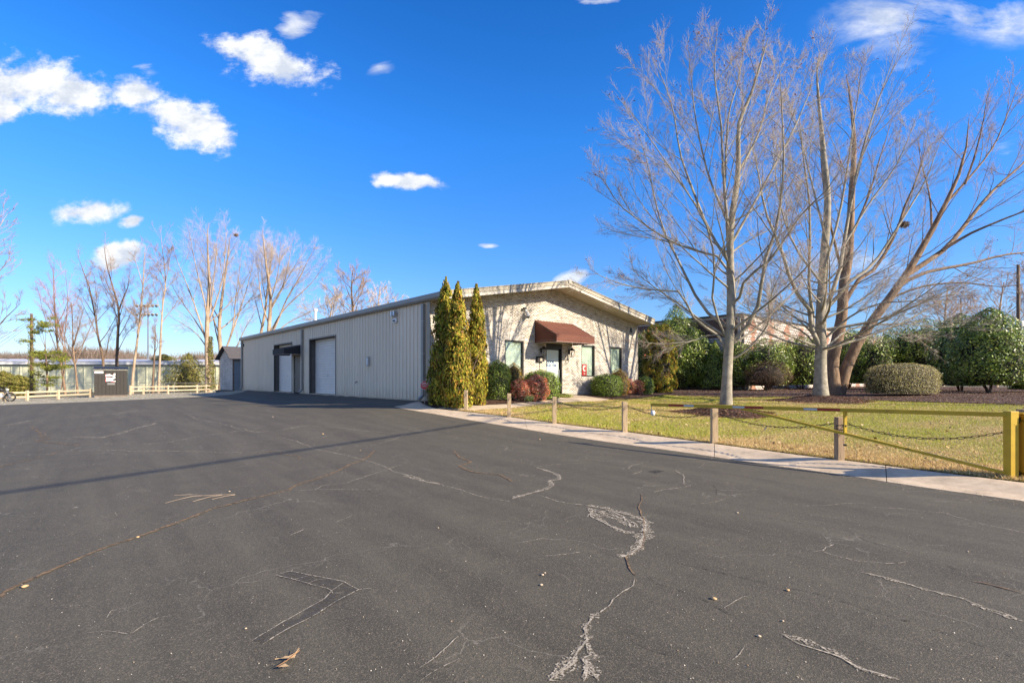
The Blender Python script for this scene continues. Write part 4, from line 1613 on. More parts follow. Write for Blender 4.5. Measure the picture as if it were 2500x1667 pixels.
M['post_wood'] = wood_mat('post_wood', (.42, .31, .185), (.20, .145, .09))
M['post_wood_dark'] = wood_mat('post_wood_dark', (.30, .215, .135), (.12, .085, .055))
M['rail_wood'] = wood_mat('rail_wood', (.50, .40, .27), (.33, .25, .16))
M['chain'] = mat('chain', (.03, .028, .026), (.015, .014, .013), 20, .5, .2, metal=.5)
posts_px = [(1137.5, 1003, 951.5, 11), (1243, 1018.5, 959.5, 12), (1353.5, 1034, 967.5, 12.5), (1525, 1055, 979.5, 15), (1743.5, 1083, 996, 18.5), (2049, 1123.5, 1016.5, 21), (2496, 1181, 997.5, 44)]
where = ['first wooden post by the cypress shrubs, nearest the metal wall corner', 'second wooden post from the metal wall corner, before the walkway', 'third wooden post, in front of the red shrubs by the door',
         'fourth wooden post, left of the tip of the yellow gate arm', 'fifth wooden post, below the gate arm before the smooth trunk', 'sixth wooden post, wired to the strut of the yellow gate', 'large dark wooden post behind the orange gate hinge']
PT = []
for (cx, yb, yt, wpx), lab in zip(posts_px, where):
    p = pick(cx, yb, z_lawn)
    if wpx > 40:
        p = pick(2505, 1168, z_lawn)
    h = EYE + (HZ - yt) / F * p.y - p.z
    wd = wpx / F * p.y * .78
    if wpx > 40:
        wd = .15
    o = thing('wooden_post', 'square ' + lab if wpx < 40 else lab, 'post', (p.x, p.y, p.z - .01), ROTZ - .75 + random.uniform(-.06, .06), 'wooden chain posts along the kerb')
    m_ = MB()
    hw = wd / 2
    m_.box(-hw, -hw, -.2, hw, hw, h)
    m_.build('post_body', M['post_wood_dark'] if wpx > 20 else M['post_wood'], o, bevel=.006)
    MB().tube([(hw, 0, h - .10), (hw + .03, 0, h - .10), (hw + .035, 0, h - .13), (hw + .01, 0, h - .14)], .006, 5).build('eye_bolt', M['chain'], o)
    PT.append((Vector((p.x, p.y, p.z + h)), wd))

# one chain link, stretched ring
lk = MB()
pts_l = []
for k in range(8):
    a_ = 2 * math.pi * k / 8
    pts_l.append(Vector((.030 * math.cos(a_) + (.018 if math.cos(a_) > 0.01 else (-.018 if math.cos(a_) < -.01 else 0)), .019 * math.sin(a_), 0)))
nn_ = 8
for k in range(nn_):
    pv, nxv = pts_l[k - 1], pts_l[(k + 1) % nn_]
    d_ = (nxv - pv).normalized()
    side = Vector((d_.y, -d_.x, 0))
    for q_ in range(3):
        a_ = 2 * math.pi * q_ / 3
        lk.v.append(tuple(pts_l[k] + side * .0055 * math.cos(a_) + Vector((0, 0, .0055 * math.sin(a_)))))
for k in range(nn_):
    for q_ in range(3):
        lk.f.append((k * 3 + q_, ((k + 1) % nn_) * 3 + q_, ((k + 1) % nn_) * 3 + (q_ + 1) % 3, k * 3 + (q_ + 1) % 3))
link_me = bpy.data.meshes.new('link')
link_me.from_pydata(lk.v, [], lk.f)
link_me.materials.append(M['chain'])
span_names = ['black chain between the first and second wooden posts, in front of the cypress shrubs', 'black chain between the second and third wooden posts', 'black chain between the third and fourth wooden posts',
              'black chain between the fourth and fifth wooden posts, passing the white ball', 'black chain between the fifth and sixth wooden posts, before the mulch mound', 'black chain from the sixth wooden post to the gate hinge']
sags = [.16, .16, .17, .17, .17, .20]
for i in range(6):
    a_, b_ = PT[i][0] - Vector((0, 0, .10)), PT[i + 1][0] - Vector((0, 0, .12 if i < 5 else .30))
    d_ = (b_ - a_)
    d_.z = 0
    d_.normalize()
    a_ = a_ + d_ * PT[i][1] * .6
    b_ = b_ - d_ * PT[i + 1][1] * .6
    ch = thing('chain', span_names[i], 'chain', a_, 0, 'chains hung between the posts')
    Ls = (b_ - a_).length
    n = int(Ls * 1.02 / .082)
    for k in range(n):
        f0 = (k + .5) / n
        def cv(f):
            return (b_ - a_) * f - Vector((0, 0, sags[i] * 4 * f * (1 - f)))
        tg = (cv(min(1, f0 + .01)) - cv(max(0, f0 - .01))).normalized()
        rot = tg.to_track_quat('X', 'Z').to_matrix().to_4x4() @ Matrix.Rotation(math.radians(25 if k % 2 else -60), 4, 'X')
        o = bpy.data.objects.new('link', link_me)
        COL.objects.link(o)
        o.parent = ch
        o.matrix_local = Matrix.Translation(cv(f0)) @ rot

# ================================================================== yellow barrier gate
M['yellow'] = mat('yellow', (.58, .385, .018), (.46, .29, .014), 4, .5, .15, blotch=.25)


def add_rust(m, lo=.60, hi=.66, sc=7):
    nt = m.node_tree
    bs = nt.nodes['Principled BSDF']
    old = bs.inputs['Base Color'].links[0].from_socket
    n = noise(nt, coords(nt, (1, 1, 1)), sc, 8, .7)
    f = ramp(nt, n, [(lo, (0, 0, 0)), (hi, (.9, .9, .9))])
    nt.links.new(mixc(nt, f, old, (.12, .05, .02)), bs.inputs['Base Color'])


add_rust(M['yellow'])
M['orange'] = mat('orange', (.58, .30, .015), (.50, .25, .012), 3, .5, .15, blotch=.12)
M['reflect_red'] = mat('reflect_red', (.35, .012, .015), (.3, .01, .012), 10, .3, .1)
M['reflect_white'] = mat('reflect_white', (.55, .55, .55), (.45, .45, .46), 10, .3, .1)
HG = pick(2468, 1170, z_lawn)
yh = HG.y
tipY = yh * (85.0 / 62.0) * 1.10
P1 = at(2468, 1012, yh)
P0 = at(1590, 987.5, tipY)
gate = thing('barrier_gate', 'long yellow tubular swing gate with red and white reflectors', 'gate', (HG.x, HG.y, HG.z))
R0 = Vector(gate.location)


def gp(f):
    return P1 + (P0 - P1) * f - R0


def gf(px):
    """fraction along the arm whose projection lies at column px"""
    lo, hi = 0, 1
    for _ in range(40):
        mid = (lo + hi) / 2
        p = P1 + (P0 - P1) * mid
        if 1250 + F * p.x / p.y > px:
            lo = mid
        else:
            hi = mid
    return lo


BS = .066
MB().bar(gp(-.004), gp(1), BS, BS).build('arm', M['yellow'], gate, bevel=.004)
up_ = Vector((0, 0, 1))
bot = at(2472, 1168, yh) - R0
MB().bar(gp(0) + up_ * .05, Vector((gp(0).x, gp(0).y, bot.z)), .115, .115).build('end_post', M['yellow'], gate, bevel=.004)
f2 = gf(2063)
f3 = gf(1812)
q2 = gp(f2)
lowp = Vector((gp(0).x, gp(0).y, bot.z + .06))
bt = gp(f3) - up_ * .03
fr_ = f2 / f3
qb = lowp + (bt - lowp) * fr_
MB().bar(lowp, bt, .042, .042).build('brace', M['yellow'], gate)
MB().bar(q2 - up_ * .03, Vector((q2.x, q2.y, qb.z)), .042, .042).build('strut', M['yellow'], gate)
nside = (P0 - P1).cross(up_).normalized()
if nside.y > 0:
    nside = -nside
for (xa, xb, mt) in ((1634, 1671, 'reflect_red'), (1671, 1695, 'reflect_white'), (1790, 1819, 'reflect_white'), (1819, 1865, 'reflect_red'), (1963, 1996, 'reflect_white'), (1996, 2052, 'reflect_red')):
    a_, b_ = gp(gf(xa)) + nside * (BS / 2 + .001), gp(gf(xb)) + nside * (BS / 2 + .001)
    MB().bar(a_, b_, .003, .036, up=(0, 0, 1)).build('reflector', M[mt], gate)
# hanging strap and padlock ball at the tip
tp = gp(1)
MB().bar(tp + up_ * .0, tp - up_ * .15, .03, .008).build('strap', M['steel'], gate)
ball = MB().lathe(tp - up_ * .235 + Vector((.03, -.02, 0)), [(.002, 0), (.03, .01), (.045, .035), (.048, .06), (.045, .08), (.03, .105), (.002, .115)], 12)
ball.build('end_ball', M['white'], gate, smooth=True)
# latch wire on the strut
MB().tube([q2 - up_ * .25, q2 - up_ * .27 + Vector((-.08, .10, 0)), q2 - up_ * .33 + Vector((-.06, .14, 0)), q2 - up_ * .35], .008, 5).build('latch', M['chain'], gate)
for zz in (-.28, -.60):
    MB().lathe(q2 + up_ * zz, [(.027, 0), (.027, .03)], 8).build('collar', M['bronze'], gate)
# hinge post
hp0 = gp(0) + R0
hinge = thing('hinge_post', 'thick orange steel hinge post carrying the yellow gate', 'post', (hp0.x + .24, hp0.y + .02, HG.z))
zt_ = hp0.z - HG.z
MB().box(-.13, -.13, .10, .13, .13, zt_ - .09).build('column', M['orange'], hinge, bevel=.006)
for z0_, nm in ((zt_ - .085, 'top_flange'), (.0, 'bottom_flange')):
    fl_ = MB().box(-.12, -.12, z0_, .12, .12, z0_ + .085).build(nm, M['orange'], hinge, bevel=.004)
    for sx in (-.07, .07):
        MB().tube([(sx, -.125, z0_ + .045), (sx, -.14, z0_ + .045)], .012, 6).build('bolt', M['chain'], fl_)
MB().box(-.14, -.10, zt_ + .01, .02, .02, zt_ + .03).build('hinge_plate', M['yellow'], hinge)
MB().box(-.20, -.04, zt_ - .12, -.12, .04, zt_ - .03).box(-.20, -.04, .04, -.12, .04, .12).build('hinge_knuckle', M['bronze'], hinge)

# ================================================================== bare trees
def bark_mat(name, c_hi, c_lo, sc=5.0, stretch=(1, 1, .5), b=.6, patch=None):
    m, nt, bs = nodes(name)
    v = coords(nt, stretch)
    n = noise(nt, v, sc, 6, .65)
    n2 = noise(nt, v, sc * .35, 4)
    c = ramp(nt, n, [(.3, c_lo), (.7, c_hi)])
    c = mixc(nt, ramp(nt, n2, [(.5, (0, 0, 0)), (.68, (.55, .55, .55))]), c, patch or c_lo)
    nt.links.new(c, bs.inputs['Base Color'])
    bs.inputs['Roughness'].default_value = .85
    bs.inputs['Specular IOR Level'].default_value = .25
    bump(nt, bs, n, b, .02)
    return m


M['bark_maple'] = bark_mat('bark_maple', (.40, .36, .285), (.15, .13, .10), 4, (1, 1, 1), .4, patch=(.24, .23, .16))
M['bark_brown'] = bark_mat('bark_brown', (.34, .235, .155), (.10, .065, .045), 6, (1, 1, .35), 1.0, patch=(.15, .10, .07))
M['bark_tan'] = bark_mat('bark_tan', (.50, .39, .28), (.24, .17, .115), 3, (1, 1, .5), .5)
M['bark_dark'] = bark_mat('bark_dark', (.22, .155, .105), (.09, .06, .042), 3, (1, 1, .5), .6)
M['twig_maple'] = bark_mat('twig_maple', (.48, .425, .37), (.27, .23, .20), 3, (1, 1, 1), 0)
M['twig_red'] = bark_mat('twig_red', (.62, .34, .27), (.40, .20, .15), 3, (1, 1, 1), 0)
M['twig_brown'] = bark_mat('twig_brown', (.52, .37, .27), (.30, .21, .15), 3, (1, 1, 1), 0)
M['twig_tan'] = bark_mat('twig_tan', (.80, .66, .52), (.58, .46, .35), 2, (1, 1, 1), 0)


def norm(a):
    return a / (np.linalg.norm(a, axis=-1, keepdims=True) + 1e-9)


def tubes(P, R, sides):
    """many tapering tubes at once: P (B,n,3), R (B,n)"""
    B, n, _ = P.shape
    T = np.gradient(P, axis=1)
    T = norm(T)
    ref = np.where(np.abs(norm(P[:, -1] - P[:, 0])[:, 0:1]) > .75, np.array([[0, 1.0, 0.1]]), np.array([[1.0, 0.07, 0.05]]))
    a = norm(np.cross(T, ref[:, None, :]))
    b = np.cross(T, a)
    th = np.arange(sides) * 2 * np.pi / sides
    V = P[:, :, None, :] + R[:, :, None, None] * (a[:, :, None, :] * np.cos(th)[None, None, :, None] + b[:, :, None, :] * np.sin(th)[None, None, :, None])
    idx = np.arange(B * n * sides).reshape(B, n, sides)
    q0 = idx[:, :-1, :]
    q1 = np.roll(idx, -1, axis=2)[:, :-1, :]
    q2 = np.roll(idx, -1, axis=2)[:, 1:, :]
    q3 = idx[:, 1:, :]
    Fq = np.stack([q0, q3, q2, q1], -1).reshape(-1, 4)
    return V.reshape(-1, 3), Fq


def tubes_object(name, groups, m, parent):
    Vs, Fs, o = [], [], 0
    for P, R, s in groups:
        if len(P) == 0:
            continue
        V, Fq = tubes(P, R, s)
        Vs.append(V)
        Fs.append(Fq + o)
        o += len(V)
    return np_mesh(name, np.concatenate(Vs), np.concatenate(Fs), m, parent, smooth=True)


def grow(S, D, L, n, wob, trop, r0, r1, rng):
    B = len(S)
    P = np.zeros((B, n + 1, 3))
    P[:, 0] = S
    D = norm(D)
    tr = np.broadcast_to(np.asarray(trop, dtype=float), (B,)) / n
    for i in range(n):
        P[:, i + 1] = P[:, i] + D * (L / n)[:, None]
        D = D + rng.normal(0, wob, (B, 3))
        D[:, 2] += tr
        D = norm(D)
    f = np.linspace(0, 1, n + 1)[None, :]
    R = r0[:, None] * (1 - f) + r1[:, None] * f
    return P, R


def spawn(P, R, L, k, tmin, ang, lr, rr, rng, tmax=.98, flat=0.0):
    B, n, _ = P.shape
    t = tmin + (tmax - tmin) * (np.arange(k)[None, :] + rng.random((B, k))) / k
    x = t * (n - 1)
    i = np.clip(x.astype(int), 0, n - 2)
    f = x - i
    bi = np.arange(B)[:, None]
    S = P[bi, i] * (1 - f)[..., None] + P[bi, i + 1] * f[..., None]
    T = norm(P[bi, i + 1] - P[bi, i])
    r = R[bi, i] * (1 - f) + R[bi, i + 1] * f
    rnd = norm(rng.normal(0, 1, S.shape))
    Nn = norm(rnd - (rnd * T).sum(-1, keepdims=True) * T)
    a = rng.normal(ang, .16, (B, k))
    D = T * np.cos(a)[..., None] + Nn * np.sin(a)[..., None]
    LL = L[:, None] * lr * (1.15 - .75 * t) * rng.uniform(.6, 1.25, (B, k))
    keep = (rng.random((B, k)) < np.clip(L / (.9 * L.mean()), .22, 1)[:, None]).ravel()
    return S.reshape(-1, 3)[keep], D.reshape(-1, 3)[keep], LL.ravel()[keep], np.minimum(r * .9, np.maximum(r * rr, .004)).ravel()[keep]


def smooth_path(pts, n):
    """Catmull-Rom through the points, evenly resampled"""
    P = np.array(pts, dtype=float)
    Q = np.concatenate([[2 * P[0] - P[1]], P, [2 * P[-1] - P[-2]]])
    out = []
    for i in range(1, len(Q) - 2):
        for t in np.linspace(0, 1, 8, endpoint=False):
            out.append(.5 * ((2 * Q[i]) + (-Q[i - 1] + Q[i + 1]) * t + (2 * Q[i - 1] - 5 * Q[i] + 4 * Q[i + 1] - Q[i + 2]) * t * t + (-Q[i - 1] + 3 * Q[i] - 3 * Q[i + 1] + Q[i + 2]) * t ** 3))
    out.append(P[-1])
    return resample(out, n)


def bare_tree(name, label, cat, Y, trunk, limbs, seed, m_bark, m_twig, k=(11, 7, 5), ang=(.55, .5, .5), lr=(.42, .42, .45), wob=.07, trop=(.35, .3, .25),
              group=None, twig_r=.0045, auto=0, auto_len=5.0, auto_ang=.75, spread=2.2, tmin=.22, auto_range=(.12, .75), buds=None, base_flare=1.35, auto_az=None, sc=1.0):
    """trunk: (pixel points, r0, r1); limbs: list of (pixel points, r0, r1)"""
    rng = np.random.default_rng(seed)
    tp_ = [at(x, y, Y) for x, y in trunk[0]]
    root = tp_[0].copy()
    o = thing(name, label, cat, root, 0, group)

    def rel(p):
        return np.array(p) - np.array(root)
    n = 26
    tr = smooth_path([rel(p) for p in tp_], n)
    tr[:, 1] += np.linspace(0, 1, n) * rng.normal(0, .3)
    f = np.linspace(0, 1, n)
    rt = trunk[1] * (1 - f) ** .8 + trunk[2]
    rt[0] *= base_flare
    rt[1] *= 1 + (base_flare - 1) * .3
    tr[0, 2] -= .15 if Y < 40 else .7
    t_o = tubes_object('trunk', [(tr[None], rt[None], 14)], m_bark, o)
    Ls, Rs = [], []
    N1 = 12
    for pts, r0, r1 in limbs:
        dz = rng.uniform(-1, 1) * spread
        pp_ = []
        for j, (x, y) in enumerate(pts):
            q = at(x, y, Y + dz * (j / max(1, len(pts) - 1)) ** 1.2)
            pp_.append(rel(q))
        P = smooth_path(pp_, N1)
        P += rng.normal(0, .012, P.shape) * np.linspace(0, 1, N1)[:, None]
        Ls.append(P)
        Rs.append(r0 * .86 * (1 - np.linspace(0, 1, N1)) ** .9 + r1)
    if auto:
        t = rng.uniform(auto_range[0], auto_range[1], auto)
        t.sort()
        x = t * (n - 1)
        i = x.astype(int)
        S = tr[i] + (tr[np.minimum(i + 1, n - 1)] - tr[i]) * (x - i)[:, None]
        az = np.arange(auto) * 2.4 + rng.normal(0, .35, auto) if auto_az is None else rng.uniform(auto_az[0], auto_az[1], auto)
        el = np.clip(rng.normal(auto_ang, .12, auto), .2, 1.5)
        D = np.stack([np.cos(az) * np.sin(el), np.sin(az) * np.sin(el), np.cos(el)], 1)
        L = auto_len * (1.15 - .75 * (t - auto_range[0]) / (auto_range[1] - auto_range[0])) * rng.uniform(.75, 1.15, auto)
        P, R = grow(S, D, L, N1 - 1, wob * .6, .55, np.minimum(rt[i] * .8, .008 * L + .016), np.full(auto, .008), rng)
        for p_, r_ in zip(P, R):
            Ls.append(p_)
            Rs.append(r_)
    for p_, r_ in zip(Ls, Rs):
        tubes_object('limb', [(p_[None], r_[None], 8)], m_bark, o)
    P0_ = np.array(Ls)
    R0_ = np.array(Rs)
    # the top of the trunk bears twigs too
    tt = resample(np.concatenate([tr[int(n * .4):], rt[int(n * .4):, None]], 1), N1)
    P0_ = np.concatenate([P0_, tt[None, :, :3]])
    R0_ = np.concatenate([R0_, tt[None, :, 3]])
    L0_ = np.linalg.norm(np.diff(P0_, axis=1), axis=2).sum(1)
    groups = []
    P, R, L = P0_, R0_, L0_
    tips = None
    for lev in range(3):
        S, D, LL, r = spawn(P, R, L, k[lev], tmin if lev == 0 else .15, ang[lev], lr[lev], .55, rng)
        if lev == 0:
            LL = np.clip(LL, .5, 4.5 * sc)
            r = np.minimum(r, .0052 * LL + .003) if twig_r < .006 else np.minimum(r, .0042 * LL + .003)
        elif lev == 1:
            LL = np.clip(LL, .35, 2.0 * sc)
            r = np.minimum(r, .0036 * LL + twig_r * .7) if twig_r < .006 else np.minimum(r, .0026 * LL + twig_r * .8)
        else:
            LL = np.clip(LL, .25 * sc, .95 * sc)
            r = np.minimum(r, twig_r * 1.2)
        ns = (6, 5, 3)[lev]
        r1 = np.full(len(S), (twig_r * 1.1, twig_r * .85, twig_r * .6)[lev])
        P, R = grow(S, D, LL, ns, wob * (1, 1.2, 1.3)[lev], trop[lev], np.maximum(r, r1), r1, rng)
        L = LL
        groups.append((P, R, (5, 3, 3)[lev]))
    tubes_object('branches', groups[:2], m_bark if twig_r < .006 else m_twig, o)['kind'] = 'stuff'
    tubes_object('twigs', groups[2:], m_twig, o)['kind'] = 'stuff'
    if buds:
        E = groups[2][0][:, 1:, :].reshape(-1, 3)
        E = E[rng.random(len(E)) < buds]
        nb = len(E)
        u = rng.normal(0, 1, (nb, 3)) * .018
        v = rng.normal(0, 1, (nb, 3)) * .018
        V = np.stack([E - u, E + v, E + u], 1).reshape(-1, 3)
        q = np_mesh('buds', V, np.arange(3 * nb).reshape(nb, 3), M['chips'], o, cols=palette(nb, [(.30, .09, .06), (.20, .07, .05), (.40, .16, .10)]))
        q['kind'] = 'stuff'
    return o


def mound(px, py, rad, h, label, wpx=None):
    p = pick(px, py, z_lawn)
    o = thing('mulch_mound', label, 'mulch mound', (p.x, p.y, 0))
    mb = MB()
    rings, seg = 9, 30
    for i in range(rings + 1):
        f = i / rings
        for k in range(seg):
            a_ = 2 * math.pi * k / seg
            r_ = rad * f * (1 + .10 * math.sin(3 * a_ + px) + .06 * math.sin(7 * a_))
            x_, y_ = p.x + r_ * math.cos(a_), p.y + r_ * math.sin(a_)
            z_ = float(z_lawn(x_, y_)) + .03 + h * (math.cos(math.pi * min(1, f)) * .5 + .5) ** 1.1 + random.uniform(-.008, .008)
            if f == 1:
                z_ -= .06
            mb.v.append((x_ - p.x, y_ - p.y, z_))
    for i in range(rings):
        for k in range(seg):
            mb.f.append((i * seg + k, (i + 1) * seg + k, (i + 1) * seg + (k + 1) % seg, i * seg + (k + 1) % seg))
    mb.build('soil_cone', M['mulch'], o, smooth=True)
    n = 9000
    a_ = RNG.random(n) * 6.283
    f = np.sqrt(RNG.random(n)) * 1.02
    r_ = rad * f * (1 + .10 * np.sin(3 * a_ + px) + .06 * np.sin(7 * a_))
    x_, y_ = p.x + r_ * np.cos(a_), p.y + r_ * np.sin(a_)
    z_ = z_lawn(x_, y_) + .03 + h * (np.cos(np.pi * np.minimum(1, f)) * .5 + .5) ** 1.1 + RNG.uniform(0, .03, n)
    c0 = np.stack([x_ - p.x, y_ - p.y, z_], 1)
    th = RNG.random(n) * 6.283
    L = RNG.uniform(.012, .045, n)
    u = np.stack([np.cos(th), np.sin(th), RNG.normal(0, .35, n)], 1) * L[:, None]
    v = np.stack([-np.sin(th), np.cos(th), RNG.normal(0, .5, n)], 1) * (L * .3)[:, None]
    V = np.stack([c0 - u, c0 - v, c0 + u, c0 + v], 1).reshape(-1, 3)
    q = np_mesh('chips', V, np.arange(4 * n).reshape(n, 4), M['chips'], o, cols=palette(n, MULCH, jit=.35))
    q['kind'] = 'stuff'
    return p


m1 = mound(1772, 1012, 1.75, .34, 'mulch mound around the smooth pale trunk behind the gate arm')
m2 = mound(2004, 979, 2.2, .26, 'mulch mound around the thick trunk standing before the brown forked tree')
T1Y = m1.y
T2Y = m2.y
yb1 = HZ - (m1.z + .30 - EYE) / T1Y * F
yb2 = HZ - (m2.z + .22 - EYE) / T2Y * F
bare_tree('maple_tree', 'tall bare maple with smooth pale trunk standing behind the gate arm', 'tree', T1Y,
          ([(1772, yb1), (1774, 930), (1778, 850), (1783, 750), (1780, 574), (1797, 430), (1799, 306), (1825, 245), (1868, 103)], .175, .012),
          [([(1780, 700), (1776, 560), (1766, 430), (1759, 287), (1744, 197), (1751, 69)], .075, .008),
           ([(1768, 480), (1778, 287), (1800, 210), (1816, 115)], .05, .007),
           ([(1776, 800), (1735, 770), (1706, 736), (1668, 660), (1630, 583), (1606, 516), (1591, 445), (1577, 383), (1553, 316)], .06, .008),
           ([(1774, 850), (1749, 815), (1710, 792), (1697, 782), (1664, 719), (1645, 711), (1599, 708), (1540, 700), (1480, 680), (1438, 655)], .055, .006),
           ([(1780, 700), (1768, 636), (1716, 617), (1640, 590), (1570, 545), (1519, 507), (1486, 459), (1470, 420)], .05, .007),
           ([(1779, 840), (1830, 790), (1850, 750), (1871, 622), (1897, 550), (1912, 430), (1909, 268), (1902, 173)], .085, .008),
           ([(1783, 745), (1802, 736), (1821, 679), (1878, 636), (1955, 526), (2022, 459), (2070, 380)], .055, .008),
           ([(1776, 880), (1810, 866), (1833, 845), (1860, 815), (1879, 782), (1877, 748), (1890, 700), (1920, 640)], .04, .008),
           ([(1772, 860), (1749, 817), (1691, 832), (1634, 838), (1586, 838), (1538, 824)], .022, .005),
           ([(1779, 640), (1730, 560), (1690, 460), (1660, 370), (1640, 250), (1610, 180), (1590, 135)], .055, .007),
           ([(1785, 560), (1730, 430), (1700, 300), (1690, 210), (1680, 125)], .045, .007),
           ([(1797, 430), (1850, 330), (1880, 230), (1920, 145)], .045, .007),
           ([(1783, 600), (1850, 480), (1930, 330), (1975, 230), (1990, 165)], .05, .007),
           ([(1776, 830), (1740, 740), (1745, 640), (1720, 540), (1650, 430), (1560, 300), (1520, 250)], .045, .007)],
          101, M['bark_maple'], M['twig_maple'], k=(12, 9, 15), auto=14, auto_len=4.4, auto_ang=1.1, auto_range=(.14, .5), buds=.10, spread=3.2, twig_r=.0025)
bare_tree('maple_tree', 'bare maple with thick pale trunk forking low on a mulch mound', 'tree', T2Y,
          ([(2004, yb2), (2004, 920), (2006, 860), (2008, 770), (2013, 702), (2021, 602), (2030, 480), (2020, 330), (2010, 180), (2015, 120)], .27, .012),
          [([(2003, 850), (1984, 818), (1977, 757), (1957, 736), (1928, 677), (1916, 636), (1904, 602), (1870, 520), (1850, 420), (1830, 330)], .13, .008),
           ([(1985, 770), (1975, 697), (1977, 602), (1975, 480), (1960, 380), (1950, 260)], .085, .008),
           ([(2010, 770), (2035, 706), (2050, 660), (2059, 602), (2080, 480), (2110, 350), (2150, 230), (2180, 150)], .12, .008),
           ([(2008, 855), (2023, 845), (2050, 818), (2093, 799), (2200, 790), (2300, 800), (2340, 790)], .06, .006),
           ([(2012, 760), (2025, 750), (2081, 680), (2122, 656), (2147, 624), (2200, 540), (2260, 440), (2300, 330)], .10, .008),
           ([(2004, 852), (1989, 842), (1962, 811), (1904, 784), (1880, 777), (1830, 760), (1790, 745)], .05, .006),
           ([(2006, 840), (1960, 790), (1900, 740), (1840, 680), (1800, 600)], .05, .006),
           ([(2010, 830), (2080, 770), (2150, 740), (2230, 735), (2330, 720)], .06, .006),
           ([(2021, 602), (1990, 480), (1960, 360), (1930, 250)], .06, .007),
           ([(2059, 602), (2120, 500), (2190, 400), (2240, 280)], .06, .007),
           ([(2015, 650), (2050, 520), (2070, 400), (2090, 260), (2110, 130)], .07, .007),
           ([(2012, 700), (1940, 600), (1900, 480), (1890, 360), (1885, 280)], .06, .007)],
          202, M['bark_maple'], M['twig_maple'], k=(12, 9, 13), auto=18, auto_len=6.8, auto_ang=1.3, auto_range=(.13, .34), buds=.10, spread=4.0, twig_r=.0031, trop=(.22, .25, .25))
T3Y = T2Y + 3.4
T3Y = T2Y + 4.2
bare_tree('forked_tree', 'old brown barked tree forking at the ground, one heavy limb leaning over the hedge', 'tree', T3Y,
          ([(2036, 963), (2031, 891), (2040, 842), (2054, 770), (2057, 697), (2069, 624), (2075, 480), (2080, 350), (2070, 250), (2060, 190)], .33, .015),
          [([(2048, 964), (2064, 903), (2086, 854), (2105, 818), (2165, 736), (2213, 670), (2275, 564), (2309, 497), (2337, 440), (2356, 373), (2366, 290)], .36, .012),
           ([(2213, 672), (2309, 607), (2337, 574), (2404, 488), (2452, 440), (2500, 397), (2580, 320)], .17, .01),
           ([(2300, 612), (2360, 575), (2414, 550), (2500, 516), (2600, 480)], .09, .01),
           ([(2190, 700), (2260, 665), (2356, 646), (2452, 622), (2500, 617), (2620, 600)], .11, .01),
           ([(2170, 730), (2250, 700), (2350, 690), (2440, 700), (2520, 690)], .07, .008),
           ([(2054, 760), (2090, 690), (2141, 650), (2189, 564), (2213, 492), (2242, 430), (2262, 340)], .14, .01),
           ([(2275, 564), (2270, 480), (2250, 400), (2240, 330)], .06, .008),
           ([(2309, 497), (2370, 430), (2430, 350), (2470, 250), (2490, 200)], .07, .008),
           ([(2356, 450), (2380, 380), (2400, 300), (2410, 230)], .06, .008),
           ([(2060, 680), (2030, 560), (2010, 450), (2000, 330)], .09, .008),
           ([(2069, 600), (2120, 480), (2150, 380), (2180, 290)], .09, .008)],
          303, M['bark_brown'], M['twig_brown'], k=(11, 9, 10), auto=0, spread=3.5, twig_r=.0034, tmin=.3, base_flare=1.4)
ns = thing('bird_nest', 'dark twig nest caught in the branches of the leaning tree', 'nest', at(2207, 549, T3Y - .6))
nn = 220
P = norm(RNG.normal(0, 1, (nn, 3))) * RNG.uniform(.05, .24, (nn, 1)) * np.array([1.2, 1, .7])
D = norm(RNG.normal(0, 1, (nn, 3)))
PP = np.stack([P - D * .12, P, P + D * .12], 1)
q = tubes_object('nest_twigs', [(PP, np.full((nn, 3), .011), 3)], M['bark_dark'], ns)
q['kind'] = 'stuff'

